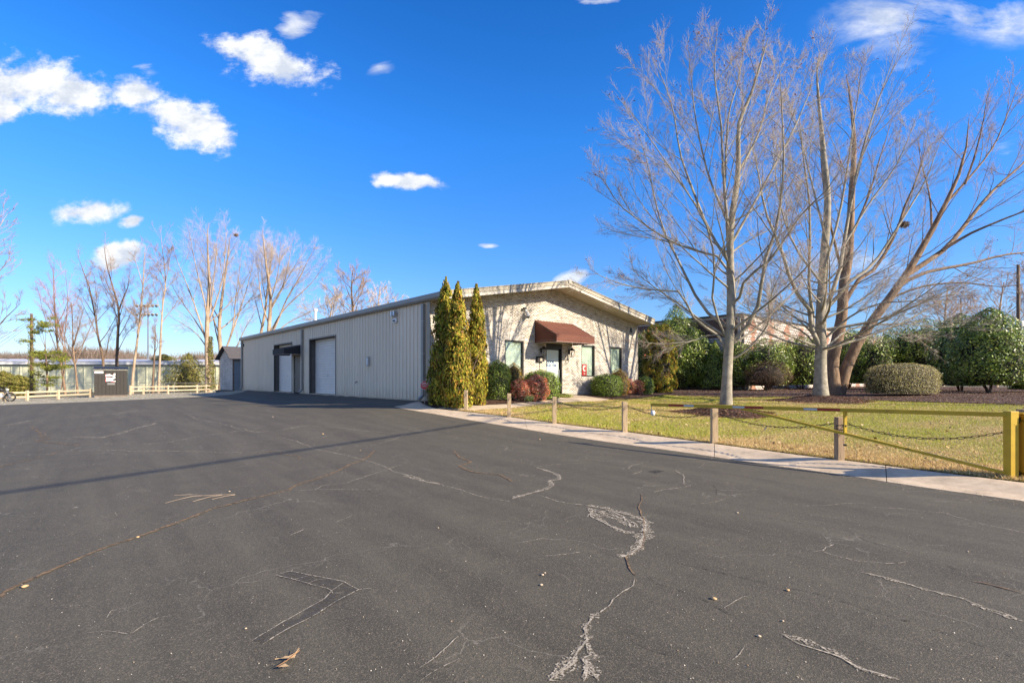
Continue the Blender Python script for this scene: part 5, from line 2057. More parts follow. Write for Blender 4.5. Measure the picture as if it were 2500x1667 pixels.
# -------- trees beyond the rail fence at the left (each its own depth and traced stems)
GL = 'bare trees beyond the rail fence'
lt = [
    ('slender bare birch with reddish top behind the left rail fence', 50, [(160, 962), (152, 900), (143, 850), (138, 780), (135, 700), (137, 640)], .16,
     [([(152, 900), (155, 850), (146, 800), (128, 740), (112, 690)], .07), ([(148, 880), (125, 820), (105, 760), (92, 700)], .05), ([(150, 950), (160, 880), (158, 820), (165, 740), (160, 660)], .09)], 'bark_brown', 'twig_red', 1),
    ('bare thin tree leaning between the birch and the black shed', 50, [(190, 960), (184, 900), (178, 850), (176, 780), (172, 730)], .14,
     [([(182, 890), (165, 840), (150, 790)], .05), ([(178, 850), (192, 800), (205, 750)], .05)], 'bark_brown', 'twig_brown', 2),
    ('forked bare tree rising behind the left edge of the black shed', 54, [(252, 950), (251, 880), (238, 820), (232, 778), (222, 730), (215, 700), (200, 660), (186, 620)], .20,
     [([(251, 885), (262, 850), (266, 825), (278, 800)], .12), ([(240, 825), (215, 770), (190, 720)], .05), ([(232, 778), (235, 720), (230, 670)], .05)], 'bark_dark', 'twig_brown', 3),
    ('straight dark bare tree rising behind the middle of the black shed', 54, [(286, 950), (285, 880), (287, 820), (289, 762), (280, 720), (268, 680), (258, 640), (252, 600)], .27,
     [([(289, 762), (300, 730), (312, 700), (318, 660)], .14), ([(288, 800), (308, 770), (330, 790)], .05), ([(284, 740), (255, 700), (240, 660)], .06), ([(287, 860), (310, 815), (332, 795)], .06)], 'bark_dark', 'twig_brown', 4),
    ('pale crooked bare tree leaning right just past the black shed', 52, [(322, 952), (326, 900), (334, 840), (341, 778), (346, 720), (349, 690), (351, 640), (354, 600)], .20,
     [([(348, 695), (335, 650), (325, 620)], .06), ([(343, 760), (365, 740), (390, 715)], .06), ([(340, 790), (350, 760), (362, 745)], .04)], 'bark_tan', 'twig_brown', 5),
    ('topped dark bare trunk with stub branches beside the floodlight mast', 52, [(373, 952), (373, 900), (374, 850), (373, 800), (370, 783)], .17,
     [([(374, 870), (385, 840), (380, 812)], .05)], 'bark_dark', 'twig_brown', 6),
    ('tall leaning bare tree between the topped trunk and the dark green bush', 54, [(387, 952), (390, 880), (393, 800), (397, 740), (403, 695), (400, 650), (394, 600), (390, 560)], .18,
     [([(395, 770), (380, 720), (372, 670)], .05), ([(402, 700), (412, 650), (418, 610)], .06), ([(403, 690), (385, 640), (372, 600)], .04)], 'bark_tan', 'twig_brown', 7),
]
for lab, Yd, tr_, r0, lb, bm, tm, sd in lt:
    bare_tree('bare_tree', lab, 'tree', Yd + 9, (tr_, r0 * .7, .015), [(p_, r_ * .7, .012) for p_, r_ in lb], 400 + sd, M[bm], M[tm], k=(10, 7, 6), auto=0 if sd == 6 else 7, auto_len=4.6, auto_ang=.6, sc=1.4, trop=(.15, .15, .1),
              auto_range=(.30, .85), group=GL, twig_r=.0065, spread=1.2, tmin=.3, lr=(.38, .42, .5) if sd != 6 else (.12, .3, .3))
bigs = [
    ('great spreading bare tree with ivy on its trunk beside the dark bush', 58, [(509, 950), (507, 880), (506, 820), (508, 760), (512, 700), (510, 640), (508, 580), (512, 545)], .42,
     [([(506, 840), (490, 790), (470, 730), (450, 680), (430, 630), (418, 590)], .16), ([(507, 800), (500, 740), (485, 680), (470, 610), (462, 560)], .14), ([(508, 790), (530, 730), (545, 670), (550, 600), (555, 560)], .15),
      ([(506, 850), (480, 815), (445, 790), (410, 770)], .10), ([(508, 780), (520, 700), (528, 620), (530, 560)], .12), ([(506, 830), (475, 780), (440, 730), (415, 690)], .10)], 11),
    ('wide bare tree rising beside the grey gabled container shed', 60, [(541, 950), (541, 890), (538, 850), (535, 800), (540, 740), (548, 680), (556, 620), (562, 570)], .36,
     [([(541, 880), (560, 830), (578, 780), (595, 730), (612, 670), (622, 620)], .18), ([(539, 860), (525, 800), (515, 740), (500, 690)], .12), ([(545, 870), (568, 800), (575, 730), (585, 660), (592, 600)], .14),
      ([(541, 880), (575, 850), (600, 800), (625, 760)], .12), ([(536, 820), (520, 770), (510, 700), (500, 640)], .10)], 12),
    ('pale spreading bare tree behind the grey metal wall, nearest its white vent pipe', 60, [(655, 860), (657, 800), (660, 750), (658, 700), (650, 650), (645, 600), (640, 560)], .34,
     [([(657, 830), (680, 780), (700, 730), (730, 680), (750, 640), (770, 600)], .20), ([(660, 810), (690, 760), (730, 720), (770, 680), (795, 640)], .16), ([(656, 790), (640, 740), (632, 680), (625, 620)], .13),
      ([(659, 760), (690, 700), (705, 640), (715, 580)], .14), ([(660, 830), (700, 790), (750, 765), (800, 740)], .12), ([(660, 740), (680, 660), (685, 580)], .11)], 13),
    ('leaning dark limbed bare tree behind the metal roof left of the white pipe', 62, [(632, 860), (638, 812), (648, 760), (655, 700), (662, 650), (668, 590)], .24,
     [([(640, 800), (625, 740), (612, 690)], .09), ([(650, 740), (640, 680), (640, 620)], .09)], 14),
]
for lab, Yd, tr_, r0, lb, sd in bigs:
    bare_tree('bare_tree', lab, 'tree', Yd + 6, (tr_, r0 * .8, .02), [(p_, r_ * .75, .014) for p_, r_ in lb], 500 + sd, M['bark_tan'], M['twig_tan'], k=(12, 9, 8), auto=4, auto_len=7.5, auto_ang=.6, sc=2.0, trop=(.12, .12, .1),
              auto_range=(.35, .85), group=GL, twig_r=.0048, spread=3.0, tmin=.25, lr=(.42, .45, .5))
for lab, Yd, tr_, r0, sd, mm in [
    ('small dark bare tree showing above the middle of the metal roof', 70, [(862, 900), (861, 800), (861, 757), (858, 710), (860, 660)], .26, 21, 'bark_dark'),
    ('faint bare treetop showing above the metal roof, right of the dark one', 75, [(925, 900), (924, 800), (925, 740), (928, 700)], .2, 22, 'bark_tan'),
    ('low bare treetop just above the metal roof left of the dark one', 70, [(795, 900), (800, 820), (806, 770), (812, 725)], .2, 23, 'bark_tan')]:
    bare_tree('bare_tree', lab, 'tree', Yd, (tr_, r0, .03), [], 600 + sd, M[mm], M['twig_brown' if sd == 21 else 'twig_tan'], k=(9, 6, 4), auto=14, auto_len=6.0, auto_ang=.85, auto_range=(.35, .9), group=GL, twig_r=.013, lr=(.4, .45, .5), sc=1.6, trop=(.1, .1, .1))
# tree outside the left edge whose branches reach into view
bare_tree('bare_tree', 'bare tree reaching in from beyond the left end of the rail fence', 'tree', 44, ([(-95, 985), (-95, 880), (-92, 780), (-90, 680), (-85, 580), (-80, 480)], .34, .02),
          [([(-93, 820), (-60, 760), (-30, 700), (0, 660), (30, 630)], .12, .012), ([(-92, 760), (-60, 690), (-30, 620), (-5, 560), (20, 520)], .12, .012), ([(-93, 850), (-60, 830), (-20, 810), (20, 770), (50, 740)], .10, .012),
           ([(-90, 700), (-50, 620), (-30, 540), (-15, 470)], .1, .012)],
          701, M['bark_tan'], M['twig_brown'], k=(10, 7, 5), auto=10, auto_len=5, auto_ang=.7, twig_r=.011, spread=2)
for lab, Yd, tr_, r0, sd in [('thin bare tree far behind the tall hollies beside the utility pole', 60, [(2430, 960), (2432, 850), (2440, 760), (2450, 690)], .25, 31),
                             ('bare tree at the right edge behind the utility pole', 64, [(2560, 960), (2550, 850), (2540, 740), (2530, 640)], .3, 32),
                             ('distant bare tree behind the hollies right of the leaning limb', 75, [(2300, 950), (2302, 850), (2306, 760), (2310, 700)], .25, 33)]:
    bare_tree('bare_tree', lab, 'tree', Yd, (tr_, r0, .03), [], 700 + sd, M['bark_tan'], M['twig_brown'], k=(9, 6, 4), auto=16, auto_len=7.5, auto_ang=.8, auto_range=(.25, .9), group='bare trees far behind the hedges', twig_r=.013, sc=1.8, trop=(.1, .1, .1))

# ================================================================== shrubs and evergreens
def leaf_mat(name, rough, trans, spec):
    return mat_attr(name, rough, trans, spec)


M['gloss_leaf'] = mat_attr('gloss_leaf', .42, .15, .45)
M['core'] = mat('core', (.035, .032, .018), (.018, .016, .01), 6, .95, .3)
M['stem'] = mat('stem', (.16, .11, .075), (.08, .055, .04), 9, .9, .3)


def shrub(name, label, cat, base, prof, n, size, pal, m=None, group=None, seed=1, aspect=.5, up=.3, shell=.35, lump=.12, core=.72, yaw=0, sx=1.0, stems=5, weights=None, stem_h=.5, flatn=.5, lumpf=5.0, droop=0, hjit=0.0, clump=0, cs=.07):
    rng = np.random.default_rng(seed)
    o = thing(name, label, cat, base, yaw, group)
    hs = np.array([p[0] for p in prof], float)
    rs = np.array([p[1] for p in prof], float)
    H = hs[-1]
    hh = rng.uniform(hs[0], H, n * 3)
    keep = rng.random(n * 3) < np.interp(hh, hs, rs + rs.max() * .06) / (rs.max() * 1.06)
    hh = hh[keep][:n]
    k = len(hh)
    az = rng.random(k) * 6.283
    ph = rng.random(8) * 6.28
    lumps = (np.sin(az * 3 + ph[0] + hh * lumpf / H * 2) + np.sin(az * 5 + ph[1] - hh * lumpf / H * 3.1) + np.sin(az * 2 + ph[2] + hh * lumpf / H * 5.3) + np.sin(az * 7 + ph[3] + hh / H * lumpf * 8)) / 2.2
    R = np.interp(hh, hs, rs) * (1 + lump * lumps)
    rr = R * (1 - shell * rng.random(k) ** 1.6) * (1 + rng.normal(0, .02, k))
    # a few shoots stand out of the clipped outline
    sh = rng.random(k) < .03
    rr[sh] *= 1.06
    hh = hh + rng.normal(0, hjit, k)
    if clump:
        nc = max(30, k // clump)
        ci = rng.integers(0, nc, k)
        cr_ = rr[:nc] * (1 + rng.normal(0, .05, nc))
        pull = .80
        az = az[:nc][ci] * pull + az * (1 - pull) if False else az[:nc][ci] + rng.normal(0, 1, k) * cs / np.maximum(R, .08)
        hh = hh[:nc][ci] + rng.normal(0, cs, k)
        hh = np.clip(hh, hs[0], H)
        rr = cr_[ci] * np.clip(1.0 + rng.normal(0, .5 * cs / np.maximum(cr_[ci], .15)), .3, 1.5)
        rr = np.minimum(rr, np.interp(hh, hs, rs) * 1.10 + .03)
    P = np.stack([rr * np.cos(az) * sx, rr * np.sin(az), hh], 1)
    # outward normal from the slope of the profile
    dr = (np.interp(hh + .05, hs, rs) - np.interp(hh - .05, hs, rs)) / .1
    Nn = norm(np.stack([np.cos(az) / sx, np.sin(az), -dr], 1))
    Nn = norm(Nn + rng.normal(0, flatn, (k, 3)))
    U = norm(np.stack([rng.normal(0, 1, k), rng.normal(0, 1, k), rng.normal(0, 1, k) * .6 + up * 3], 1))
    U = norm(U - (U * Nn).sum(1, keepdims=True) * Nn)
    W = np.cross(Nn, U)
    s = size * rng.uniform(.6, 1.3, k)[:, None]
    V = np.stack([P - U * s * .5, P + W * s * aspect * .5, P + U * s * .5, P - W * s * aspect * .5], 1).reshape(-1, 3)
    cols = palette(k, pal, weights, .25, rng)
    if clump:
        cols = cols * rng.uniform(.55, 1.35, nc)[ci][:, None]
        br_ = (rng.random(nc) < .10)[ci]
        cols[br_] = cols[br_] * np.array([1.0, .72, .8])
    blot = .5 + .5 * np.sin(az * 2 + ph[4] + hh * 3.0) * np.sin(hh * 4.1 + ph[5])
    f = np_mesh('foliage', V, np.arange(4 * k).reshape(k, 4), m or M['leafy'], o, cols=cols)
    f['kind'] = 'stuff'
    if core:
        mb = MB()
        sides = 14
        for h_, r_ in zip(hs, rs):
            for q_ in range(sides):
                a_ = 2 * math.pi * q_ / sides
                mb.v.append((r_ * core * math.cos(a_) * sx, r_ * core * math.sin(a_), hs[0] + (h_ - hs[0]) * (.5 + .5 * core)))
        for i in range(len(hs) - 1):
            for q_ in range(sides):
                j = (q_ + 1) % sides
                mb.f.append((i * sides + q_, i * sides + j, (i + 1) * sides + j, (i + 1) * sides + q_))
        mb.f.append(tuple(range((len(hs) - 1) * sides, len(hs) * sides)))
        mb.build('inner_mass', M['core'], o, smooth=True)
    if stems:
        S = np.zeros((stems, 3))
        S[:, 0] = rng.normal(0, .05 * sx, stems)
        S[:, 1] = rng.normal(0, .05, stems)
        S[:, 2] = -.1
        sprd = min(.35, .55 * rs.max() / (H * stem_h + .01))
        D = np.stack([rng.normal(0, sprd * sx, stems), rng.normal(0, sprd, stems), np.ones(stems)], 1)
        L = np.full(stems, H * stem_h)
        P_, R_ = grow(S, D, L, 6, .09, .1, np.full(stems, .018 + .006 * H), np.full(stems, .01), rng)
        S2, D2, L2, r2 = spawn(P_, R_, L, 7, .25, .7, .6, .6, rng)
        L2 = np.minimum(L2, rs.max() * .7)
        P2, R2 = grow(S2, D2, L2, 4, .12, .1, r2, r2 * .5, rng)
        q = tubes_object('stems', [(P_, R_, 5), (P2, R2, 3)], M['stem'], o)
        q['kind'] = 'stuff'
    return o


def dome(r, h, base=.0, n=9, p=2.0, bot=.75):
    """rounded clipped profile"""
    out = []
    for i in range(n):
        f = i / (n - 1)
        z = base + (h - base) * f
        c = max(0.0, 1 - abs(max(0, (f - .35) / .65)) ** (p * 1.15)) ** (1 / p * 1.0)
        low = bot + (1 - bot) * min(1, f / .3)
        out.append((z, max(.02, r * c * low)))
    return out


def cone(r, h, base=.05, p=.62, bot=.85):
    out = []
    for i in range(12):
        f = i / 11
        low = bot + (1 - bot) * min(1, f / .12)
        out.append((base + (h - base) * f, max(.02, r * (1 - f) ** p * low)))
    return out


CYP = [(.19, .22, .022), (.29, .28, .03), (.42, .34, .045), (.08, .115, .018), (.46, .25, .045), (.21, .125, .05)]
CYPw = [.26, .26, .16, .14, .12, .06]
HOL = [(.10, .16, .018), (.15, .23, .025), (.26, .35, .04), (.045, .07, .014), (.40, .46, .09)]
BOX = [(.15, .24, .022), (.22, .33, .03), (.32, .43, .05), (.05, .09, .015)]
GOLD = [(.46, .31, .05), (.34, .25, .04), (.58, .36, .10), (.26, .22, .04), (.44, .22, .07)]
NAN = [(.85, .20, .12), (.74, .12, .07), (.90, .40, .22), (.30, .36, .07), (.62, .26, .12), (.92, .58, .42)]
PUR = [(.21, .11, .08), (.13, .065, .05), (.24, .18, .07), (.38, .26, .20), (.10, .07, .04)]
HED = [(.33, .31, .08), (.22, .20, .06), (.44, .36, .14), (.62, .54, .38), (.13, .11, .05)]
BRN = [(.17, .12, .08), (.12, .08, .055), (.24, .18, .12), (.12, .12, .04)]


def place(cx, yb, yt, wpx, off=0.0):
    """base point, height and radius from the photograph's outline"""
    p = pick(cx, yb, z_lawn)
    p = Vector((p.x * (p.y + off) / p.y, p.y + off, 0))
    p.z = float(z_lawn(p.x, p.y)) + .03
    if cx < 1600 and off <= 1.0:  # noqa
        # keep the plant in the bed in front of the gable wall, on the same sight line
        for _ in range(900):
            v_ = np.array([p.x, p.y]) - BO
            s_, t_ = float(v_ @ SD), float(v_ @ TD)
            r_ = wpx / F * p.y / 2
            if s_ < -(r_ * .95 + .12):
                break
            p = Vector((p.x * (p.y - .03) / p.y, p.y - .03, 0))
        p.z = float(z_lawn(p.x, p.y)) + .03
    if cx > 1560:
        # and the hollies in front of the block building
        c_ = at(1811, 925, 38.0)
        for _ in range(600):
            v_ = np.array([p.x - c_.x, p.y - c_.y])
            r_ = wpx / F * p.y / 2
            if float(v_ @ SD) < -r_ * .8 or float(v_ @ TD) < -r_ * .8:
                break
            p = Vector((p.x * (p.y - .04) / p.y, p.y - .04, 0))
        p.z = float(z_lawn(p.x, p.y)) + .03
    h = EYE + (HZ - yt) / F * p.y - p.z
    return p, h, wpx / F * p.y / 2


# three cypresses at the corner
GC = 'golden green cypresses at the corner of the building'
p, h, r = place(1086, 992, 676, 76)
p.x, p.y = p.x + .02, p.y + .2
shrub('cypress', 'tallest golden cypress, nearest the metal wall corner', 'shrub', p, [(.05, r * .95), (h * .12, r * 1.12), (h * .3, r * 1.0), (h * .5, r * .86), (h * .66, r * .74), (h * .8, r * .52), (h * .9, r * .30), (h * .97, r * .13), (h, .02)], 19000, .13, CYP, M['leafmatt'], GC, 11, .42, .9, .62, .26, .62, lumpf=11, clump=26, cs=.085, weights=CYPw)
p, h, r = place(1118, 997, 690, 64)
shrub('cypress', 'middle golden cypress with browned tips, behind the first wooden post', 'shrub', p, [(.05, r * .9), (h * .12, r * 1.1), (h * .3, r), (h * .5, r * .80), (h * .7, r * .62), (h * .84, r * .42), (h * .94, r * .2), (h, .02)], 17000, .13, CYP, M['leafmatt'], GC, 12, .42, .9, .62, .26, .62, lumpf=10, clump=26, cs=.08, weights=[.2, .26, .2, .08, .16, .10])
p, h, r = place(1163, 990, 694, 44)
shrub('cypress', 'narrow golden cypress beside the dark green rounded holly', 'shrub', p, [(.05, r * .85), (h * .15, r * 1.1), (h * .4, r * 1.08), (h * .6, r * .92), (h * .75, r * .72), (h * .88, r * .40), (h * .96, r * .18), (h, .02)], 14000, .125, CYP, M['leafmatt'], GC, 13, .42, .9, .6, .22, .62, lumpf=10, clump=26, cs=.08, weights=[.22, .28, .22, .08, .14, .06])
p, h, r = place(1056, 985, 895, 36)
shrub('brown_shrub', 'low bare brownish shrub behind the red yard sign', 'shrub', p, dome(r, h, .02), 2600, .06, BRN, M['leafmatt'], None, 14, .4, .3, .8, .2, .5)
p, h, r = place(1214, 978, 878, 66)
shrub('holly_bush', 'tall rounded glossy dark green holly beside the narrow cypress', 'shrub', p, dome(r, h, .03, p=2.6, bot=.85), 9000, .055, HOL, M['gloss_leaf'], None, 15, .6, .1, .30, .07, .86)
p, h, r = place(1254, 972, 885, 52, .6)
shrub('golden_bush', 'bronze clipped bush below the first window', 'shrub', p, dome(r, h, .03), 6500, .045, GOLD, M['leafmatt'], None, 16, .4, .4, .35, .08, .84)
p, h, r = place(1320, 972, 902, 92, .1)
shrub('green_bush', 'wide clipped green bush left of the front door', 'shrub', p, dome(r, h, .03, p=2.5, bot=.9), 11000, .048, BOX, M['gloss_leaf'], None, 17, .6, .1, .3, .06, .88, sx=1.05)
GN = 'red leaved nandinas by the entrance'
p, h, r = place(1270, 979, 924, 50, -.25)
shrub('nandina', 'left red nandina, in front of the bronze bush', 'shrub', p, dome(r, h, .05, bot=.7), 5600, .065, NAN, M['leafy'], GN, 18, .5, .0, .5, .18, .7, clump=12, cs=.05)
p, h, r = place(1309, 980, 914, 60, -.2)
shrub('nandina', 'larger red nandina, in front of the wide green bush', 'shrub', p, dome(r, h, .05, bot=.7), 8000, .065, NAN, M['leafy'], GN, 19, .5, .0, .5, .18, .7, clump=12, cs=.05)
p, h, r = place(1290, 981.5, 966, 34, -.15)
shrub('liriope', 'small variegated grassy plant between the two red nandinas', 'plant', p, [(0, r * .4), (h * .6, r * .9), (h, r * .8)], 420, .16, [(.35, .42, .12), (.55, .58, .30), (.2, .3, .08)], M['leafmatt'], None, 20, .12, 1.2, .9, .1, 0, stems=0)
p, h, r = place(1372, 969, 960, 44, .0)
shrub('moss_plant', 'low yellow green ground plant beside the doorstep', 'plant', p, dome(r, h, .0, bot=.95), 1800, .05, [(.30, .34, .06), (.22, .28, .05), (.38, .36, .10)], M['leafmatt'], None, 21, .5, .3, .5, .15, .8, stems=0, sx=1.2)
p, h, r = place(1481, 963, 911, 80)
shrub('green_bush', 'rounded clipped green bush below the poster window', 'shrub', p, dome(r, h, .03, p=2.6, bot=.85), 9500, .048, BOX, M['gloss_leaf'], None, 22, .6, .1, .3, .06, .88)
p, h, r = place(1510, 957, 899, 54, .9)
shrub('golden_bush', 'bronze clipped bush below the last window', 'shrub', p, dome(r, h, .03), 5500, .045, GOLD, M['leafmatt'], None, 23, .4, .4, .35, .08, .84)
p, h, r = place(1534, 961, 923, 34, .0)
shrub('nandina', 'small red nandina right of the rounded green bush', 'shrub', p, dome(r, h, .05, bot=.7), 2200, .06, NAN, M['leafy'], GN, 24, .42, .0, .6, .2, .6)
p, h, r = place(1557, 960, 926, 34, .1)
shrub('nandina', 'last red nandina, beside the small green bush at the brick corner', 'shrub', p, dome(r, h, .05, bot=.7), 2200, .06, NAN, M['leafy'], GN, 25, .42, .0, .6, .2, .6)
p, h, r = place(1576, 960, 917, 42, .8)
shrub('green_bush', 'small clipped green bush between the brick corner and the broad cypress', 'shrub', p, dome(r, h, .03, bot=.85), 4500, .05, BOX, M['gloss_leaf'], None, 26, .6, .1, .3, .06, .88)
p, h, r = place(1609, 959, 792, 80)
shrub('cypress', 'broad golden cypress standing right of the brick corner', 'shrub', p, [(.05, r * .8), (h * .12, r * 1.0), (h * .35, r), (h * .6, r * .97), (h * .8, r * .95), (h * .93, r * .85), (h, r * .45)], 18000, .13, CYP, M['leafmatt'], None, 27, .42, .9, .4, .2, .68, clump=26, cs=.085, weights=[.26, .26, .12, .18, .12, .06])
# behind the corner
p, h, r = place(1572, 952, 808, 62, 2.0)
shrub('holly_tree', 'dark holly squeezed behind the brick corner and the broad cypress', 'shrub', p, dome(r, h, .1, p=3, bot=.9), 9000, .12, HOL, M['gloss_leaf'], None, 28, .55, .1, .5, .12, .75, clump=14, cs=.16)
p, h, r = place(1650, 952, 742, 120, 2.2)
shrub('evergreen_tree', 'tall pointed dark evergreen rising above the broad cypress', 'tree', p, [(.2, r * .7), (h * .2, r), (h * .5, r * .95), (h * .7, r * .75), (h * .85, r * .45), (h * .95, r * .2), (h, .03)], 15000, .14, HOL, M['leafy'], None, 29, .4, .4, .5, .2, .72)
p, h, r = place(1692, 952, 800, 92, .6)
shrub('holly_tree', 'glossy holly in sunlit leaf colours between the broad cypress and the smooth trunk', 'shrub', p, [(.5, r * .5), (h * .25, r * .9), (h * .5, r), (h * .75, r * .85), (h * .92, r * .5), (h, .1)], 11000, .12, [(.12, .19, .025), (.20, .30, .035), (.36, .44, .07), (.05, .08, .02)], M['gloss_leaf'], None, 30, .55, .1, .5, .16, .6, stem_h=.6, clump=14, cs=.16)  # sunlight painted into a lighter leaf palette
p, h, r = place(1745, 951, 832, 86, .2)
shrub('pointed_evergreen', 'low dark pointed evergreen immediately behind the smooth trunk', 'shrub', p, cone(r, h, .2, .75), 9000, .12, HOL, M['leafy'], None, 31, .4, .3, .5, .15, .75)
p, h, r = place(1795, 950, 830, 60, 1.2)
shrub('holly_tree', 'green holly right of the smooth trunk against the block building', 'shrub', p, dome(r, h, .4, p=2.5), 7000, .12, HOL + [(.2, .27, .06)], M['gloss_leaf'], None, 32, .55, .1, .5, .15, .7, clump=14, cs=.16)
p, h, r = place(1875, 955, 880, 112)
shrub('round_bush', 'round purplish brown clipped bush on bare stems', 'shrub', p, [(.35, r * .55), (h * .3, r * .9), (h * .5, r), (h * .7, r * .92), (h * .88, r * .68), (h * .97, r * .35), (h, .1)], 9500, .055, PUR, M['leafmatt'], None, 33, .5, .1, .45, .06, .62, stems=14, stem_h=.8, flatn=.8)
p, h, r = place(1868, 950, 826, 120, 2.4)
shrub('holly_tree', 'wide dark holly behind the round brown bush', 'shrub', p, dome(r, h, .4, p=2.6), 9500, .13, HOL, M['gloss_leaf'], None, 34, .55, .1, .5, .14, .7, clump=14, cs=.16)
p, h, r = place(1955, 952, 822, 120, 1.4)
shrub('holly_tree', 'dense dark holly left of the thick pale trunk', 'shrub', p, dome(r, h, .4, p=2.6, bot=.7), 11000, .13, HOL, M['gloss_leaf'], None, 35, .55, .1, .5, .12, .7, clump=14, cs=.16)
p, h, r = place(2075, 951, 800, 80, 3.0)
shrub('holly_tree', 'narrow holly in sunlit leaf colours seen between the forked trunks', 'shrub', p, dome(r, h, .5, p=2.6, bot=.7), 8000, .13, [(.12, .19, .025), (.20, .30, .035), (.36, .44, .07), (.05, .08, .02)], M['gloss_leaf'], None, 36, .55, .1, .5, .12, .7, clump=14, cs=.16)  # same lighter leaf palette, sunlight put into the colour
p, h, r = place(2125, 953, 815, 110, 1.4)
shrub('holly_tree', 'dark holly right of the forked trunks', 'shrub', p, dome(r, h, .5, p=2.6, bot=.7), 9500, .13, HOL, M['gloss_leaf'], None, 37, .55, .1, .5, .14, .62, clump=14, cs=.16)
p, h, r = place(2202, 967, 886, 178)
shrub('long_hedge', 'long rounded clipped hedge with pale leaf edges', 'hedge', p, [(.12, r * .93), (h * .3, r), (h * .6, r * .98), (h * .8, r * .90), (h * .92, r * .72), (h, r * .3)], 24000, .055, HED, M['leafmatt'], None, 38, .55, .1, .25, .03, .9, sx=1.0, yaw=0)
bpy.data.objects['long_hedge'].scale = (1, .5, 1)
p, h, r = place(2255, 953, 778, 190, 1.6)
shrub('holly_tree', 'big dark holly behind the long rounded hedge', 'tree', p, dome(r, h, .5, p=2.8, bot=.8), 17000, .14, HOL + [(.22, .30, .07)], M['gloss_leaf'], None, 39, .55, .1, .5, .14, .68, clump=14, cs=.16)
p, h, r = place(2345, 957, 766, 120, 1.4)
shrub('holly_tree', 'tall yellow green topped holly between the two biggest hollies', 'tree', p, dome(r, h, .4, p=2.4, bot=.8), 13000, .14, [(.09, .16, .03), (.16, .24, .05), (.26, .32, .08), (.04, .08, .02)], M['gloss_leaf'], None, 40, .55, .1, .5, .16, .68, clump=14, cs=.16)
p, h, r = place(2415, 961, 752, 180, .2)
shrub('holly_tree', 'largest glossy holly, near the utility pole', 'tree', p, [(.5, r * .6), (h * .15, r * .95), (h * .35, r * 1.02), (h * .55, r * .92), (h * .75, r * .68), (h * .9, r * .38), (h, .05)], 20000, .13, HOL + [(.14, .21, .06)], M['gloss_leaf'], None, 41, .55, .1, .5, .14, .66, clump=14, cs=.16)
p, h, r = place(2510, 960, 880, 90, 1.5)
shrub('holly_tree', 'low holly at the frame edge below the utility pole', 'shrub', p, dome(r, h, .2), 7000, .13, HOL + [(.14, .21, .06)], M['gloss_leaf'], None, 42, .55, .1, .5, .14, .7, clump=14, cs=.16)

# evergreens of the left background
PIN = [(.17, .18, .03), (.26, .24, .05), (.09, .09, .02), (.30, .24, .09)]
for cx, top, wpx, Yd, lab, sd in [(460, 862, 118, 68, 'dark feathery cedar bush behind the rail fence', 51), (400, 864, 56, 80, 'round pine crown showing above the long green building', 52), (45, 915, 60, 56, 'scrubby green bush at the left end of the rail fence', 53),
                                  (8, 905, 50, 58, 'olive bush behind the motorcycle', 54)]:
    x_ = (cx - 1250) / F * Yd
    zb = float(z_road(np.float64(max(x_, -77)), np.float64(min(Yd, 99)))) - .1
    h = EYE + (HZ - top) / F * Yd - zb
    r = wpx / F * Yd / 2
    shrub('cedar_bush' if sd == 51 else ('pine_tree' if sd == 52 else 'scrub_bush'), lab, 'tree' if sd == 52 else 'shrub', (x_, Yd, zb),
          [(.1, r * .7), (h * .3, r), (h * .55, r * .8), (h * .75, r * .5), (h * .92, r * .22), (h, .05)] if sd == 51 else dome(r, h, h * .5 if sd == 52 else .1), 7000, .28, PIN, M['leafmatt'], None, sd, .25, .3, .7, .25, .45)


def pine_sprays(name, label, Yd, trunkpx, sprays, seed, m_tr, rad):
    """thin trunk with separate flat needle sprays"""
    rng = np.random.default_rng(seed)
    tp2 = [at(x, y, Yd) for x, y in trunkpx]
    o = thing(name, label, 'tree', tp2[0])
    r0 = tp2[0].copy()
    MB().tube([p_ - r0 for p_ in tp2], [rad * (1 - .5 * i / (len(tp2) - 1)) for i in range(len(tp2))], 8).build('trunk', m_tr, o, smooth=True)
    Ps, Cs = [], []
    br = MB()
    for (x, y, w, h_) in sprays:
        c = at(x, y, Yd) - r0
        n = int(w * h_ * .75)
        sub = rng.normal(0, 1, (7, 3)) * np.array([w / F * Yd * .5, w / F * Yd * .4, h_ / F * Yd * .5])
        q_ = sub[rng.integers(0, 7, n)] + rng.normal(0, 1, (n, 3)) * np.array([w / F * Yd * .16, w / F * Yd * .16, h_ / F * Yd * .10]) + np.array(c)
        Ps.append(q_)
        tz = min(range(len(tp2)), key=lambda i: abs(tp2[i].z - r0.z - c.z))
        br.tube([tp2[tz] - r0, c], [.03, .012], 4)
    P = np.concatenate(Ps)
    k = len(P)
    U = norm(rng.normal(0, 1, (k, 3)))
    W = norm(np.cross(U, rng.normal(0, 1, (k, 3))))
    s = rng.uniform(.08, .20, (k, 1))
    V = np.stack([P - U * s, P + W * s * .18, P + U * s, P - W * s * .18], 1).reshape(-1, 3)
    f = np_mesh('foliage', V, np.arange(4 * k).reshape(k, 4), M['leafmatt'], o, cols=palette(k, [(.20, .22, .03), (.27, .27, .05), (.13, .15, .03)]))
    f['kind'] = 'stuff'
    br.build('boughs', M['bark_dark'], o)
    return o


pine_sprays('sapling_pine', 'young pine with flat yellow green sprays beside the utility pole', 48, [(116, 968), (115, 920), (113, 880), (111, 850)],
            [(100, 790, 34, 18), (112, 800, 24, 14), (92, 806, 26, 16), (105, 860, 46, 26), (118, 885, 50, 22), (98, 888, 30, 14), (112, 925, 46, 16), (128, 900, 30, 16), (98, 928, 24, 12)], 61, M['bark_brown'], .09)

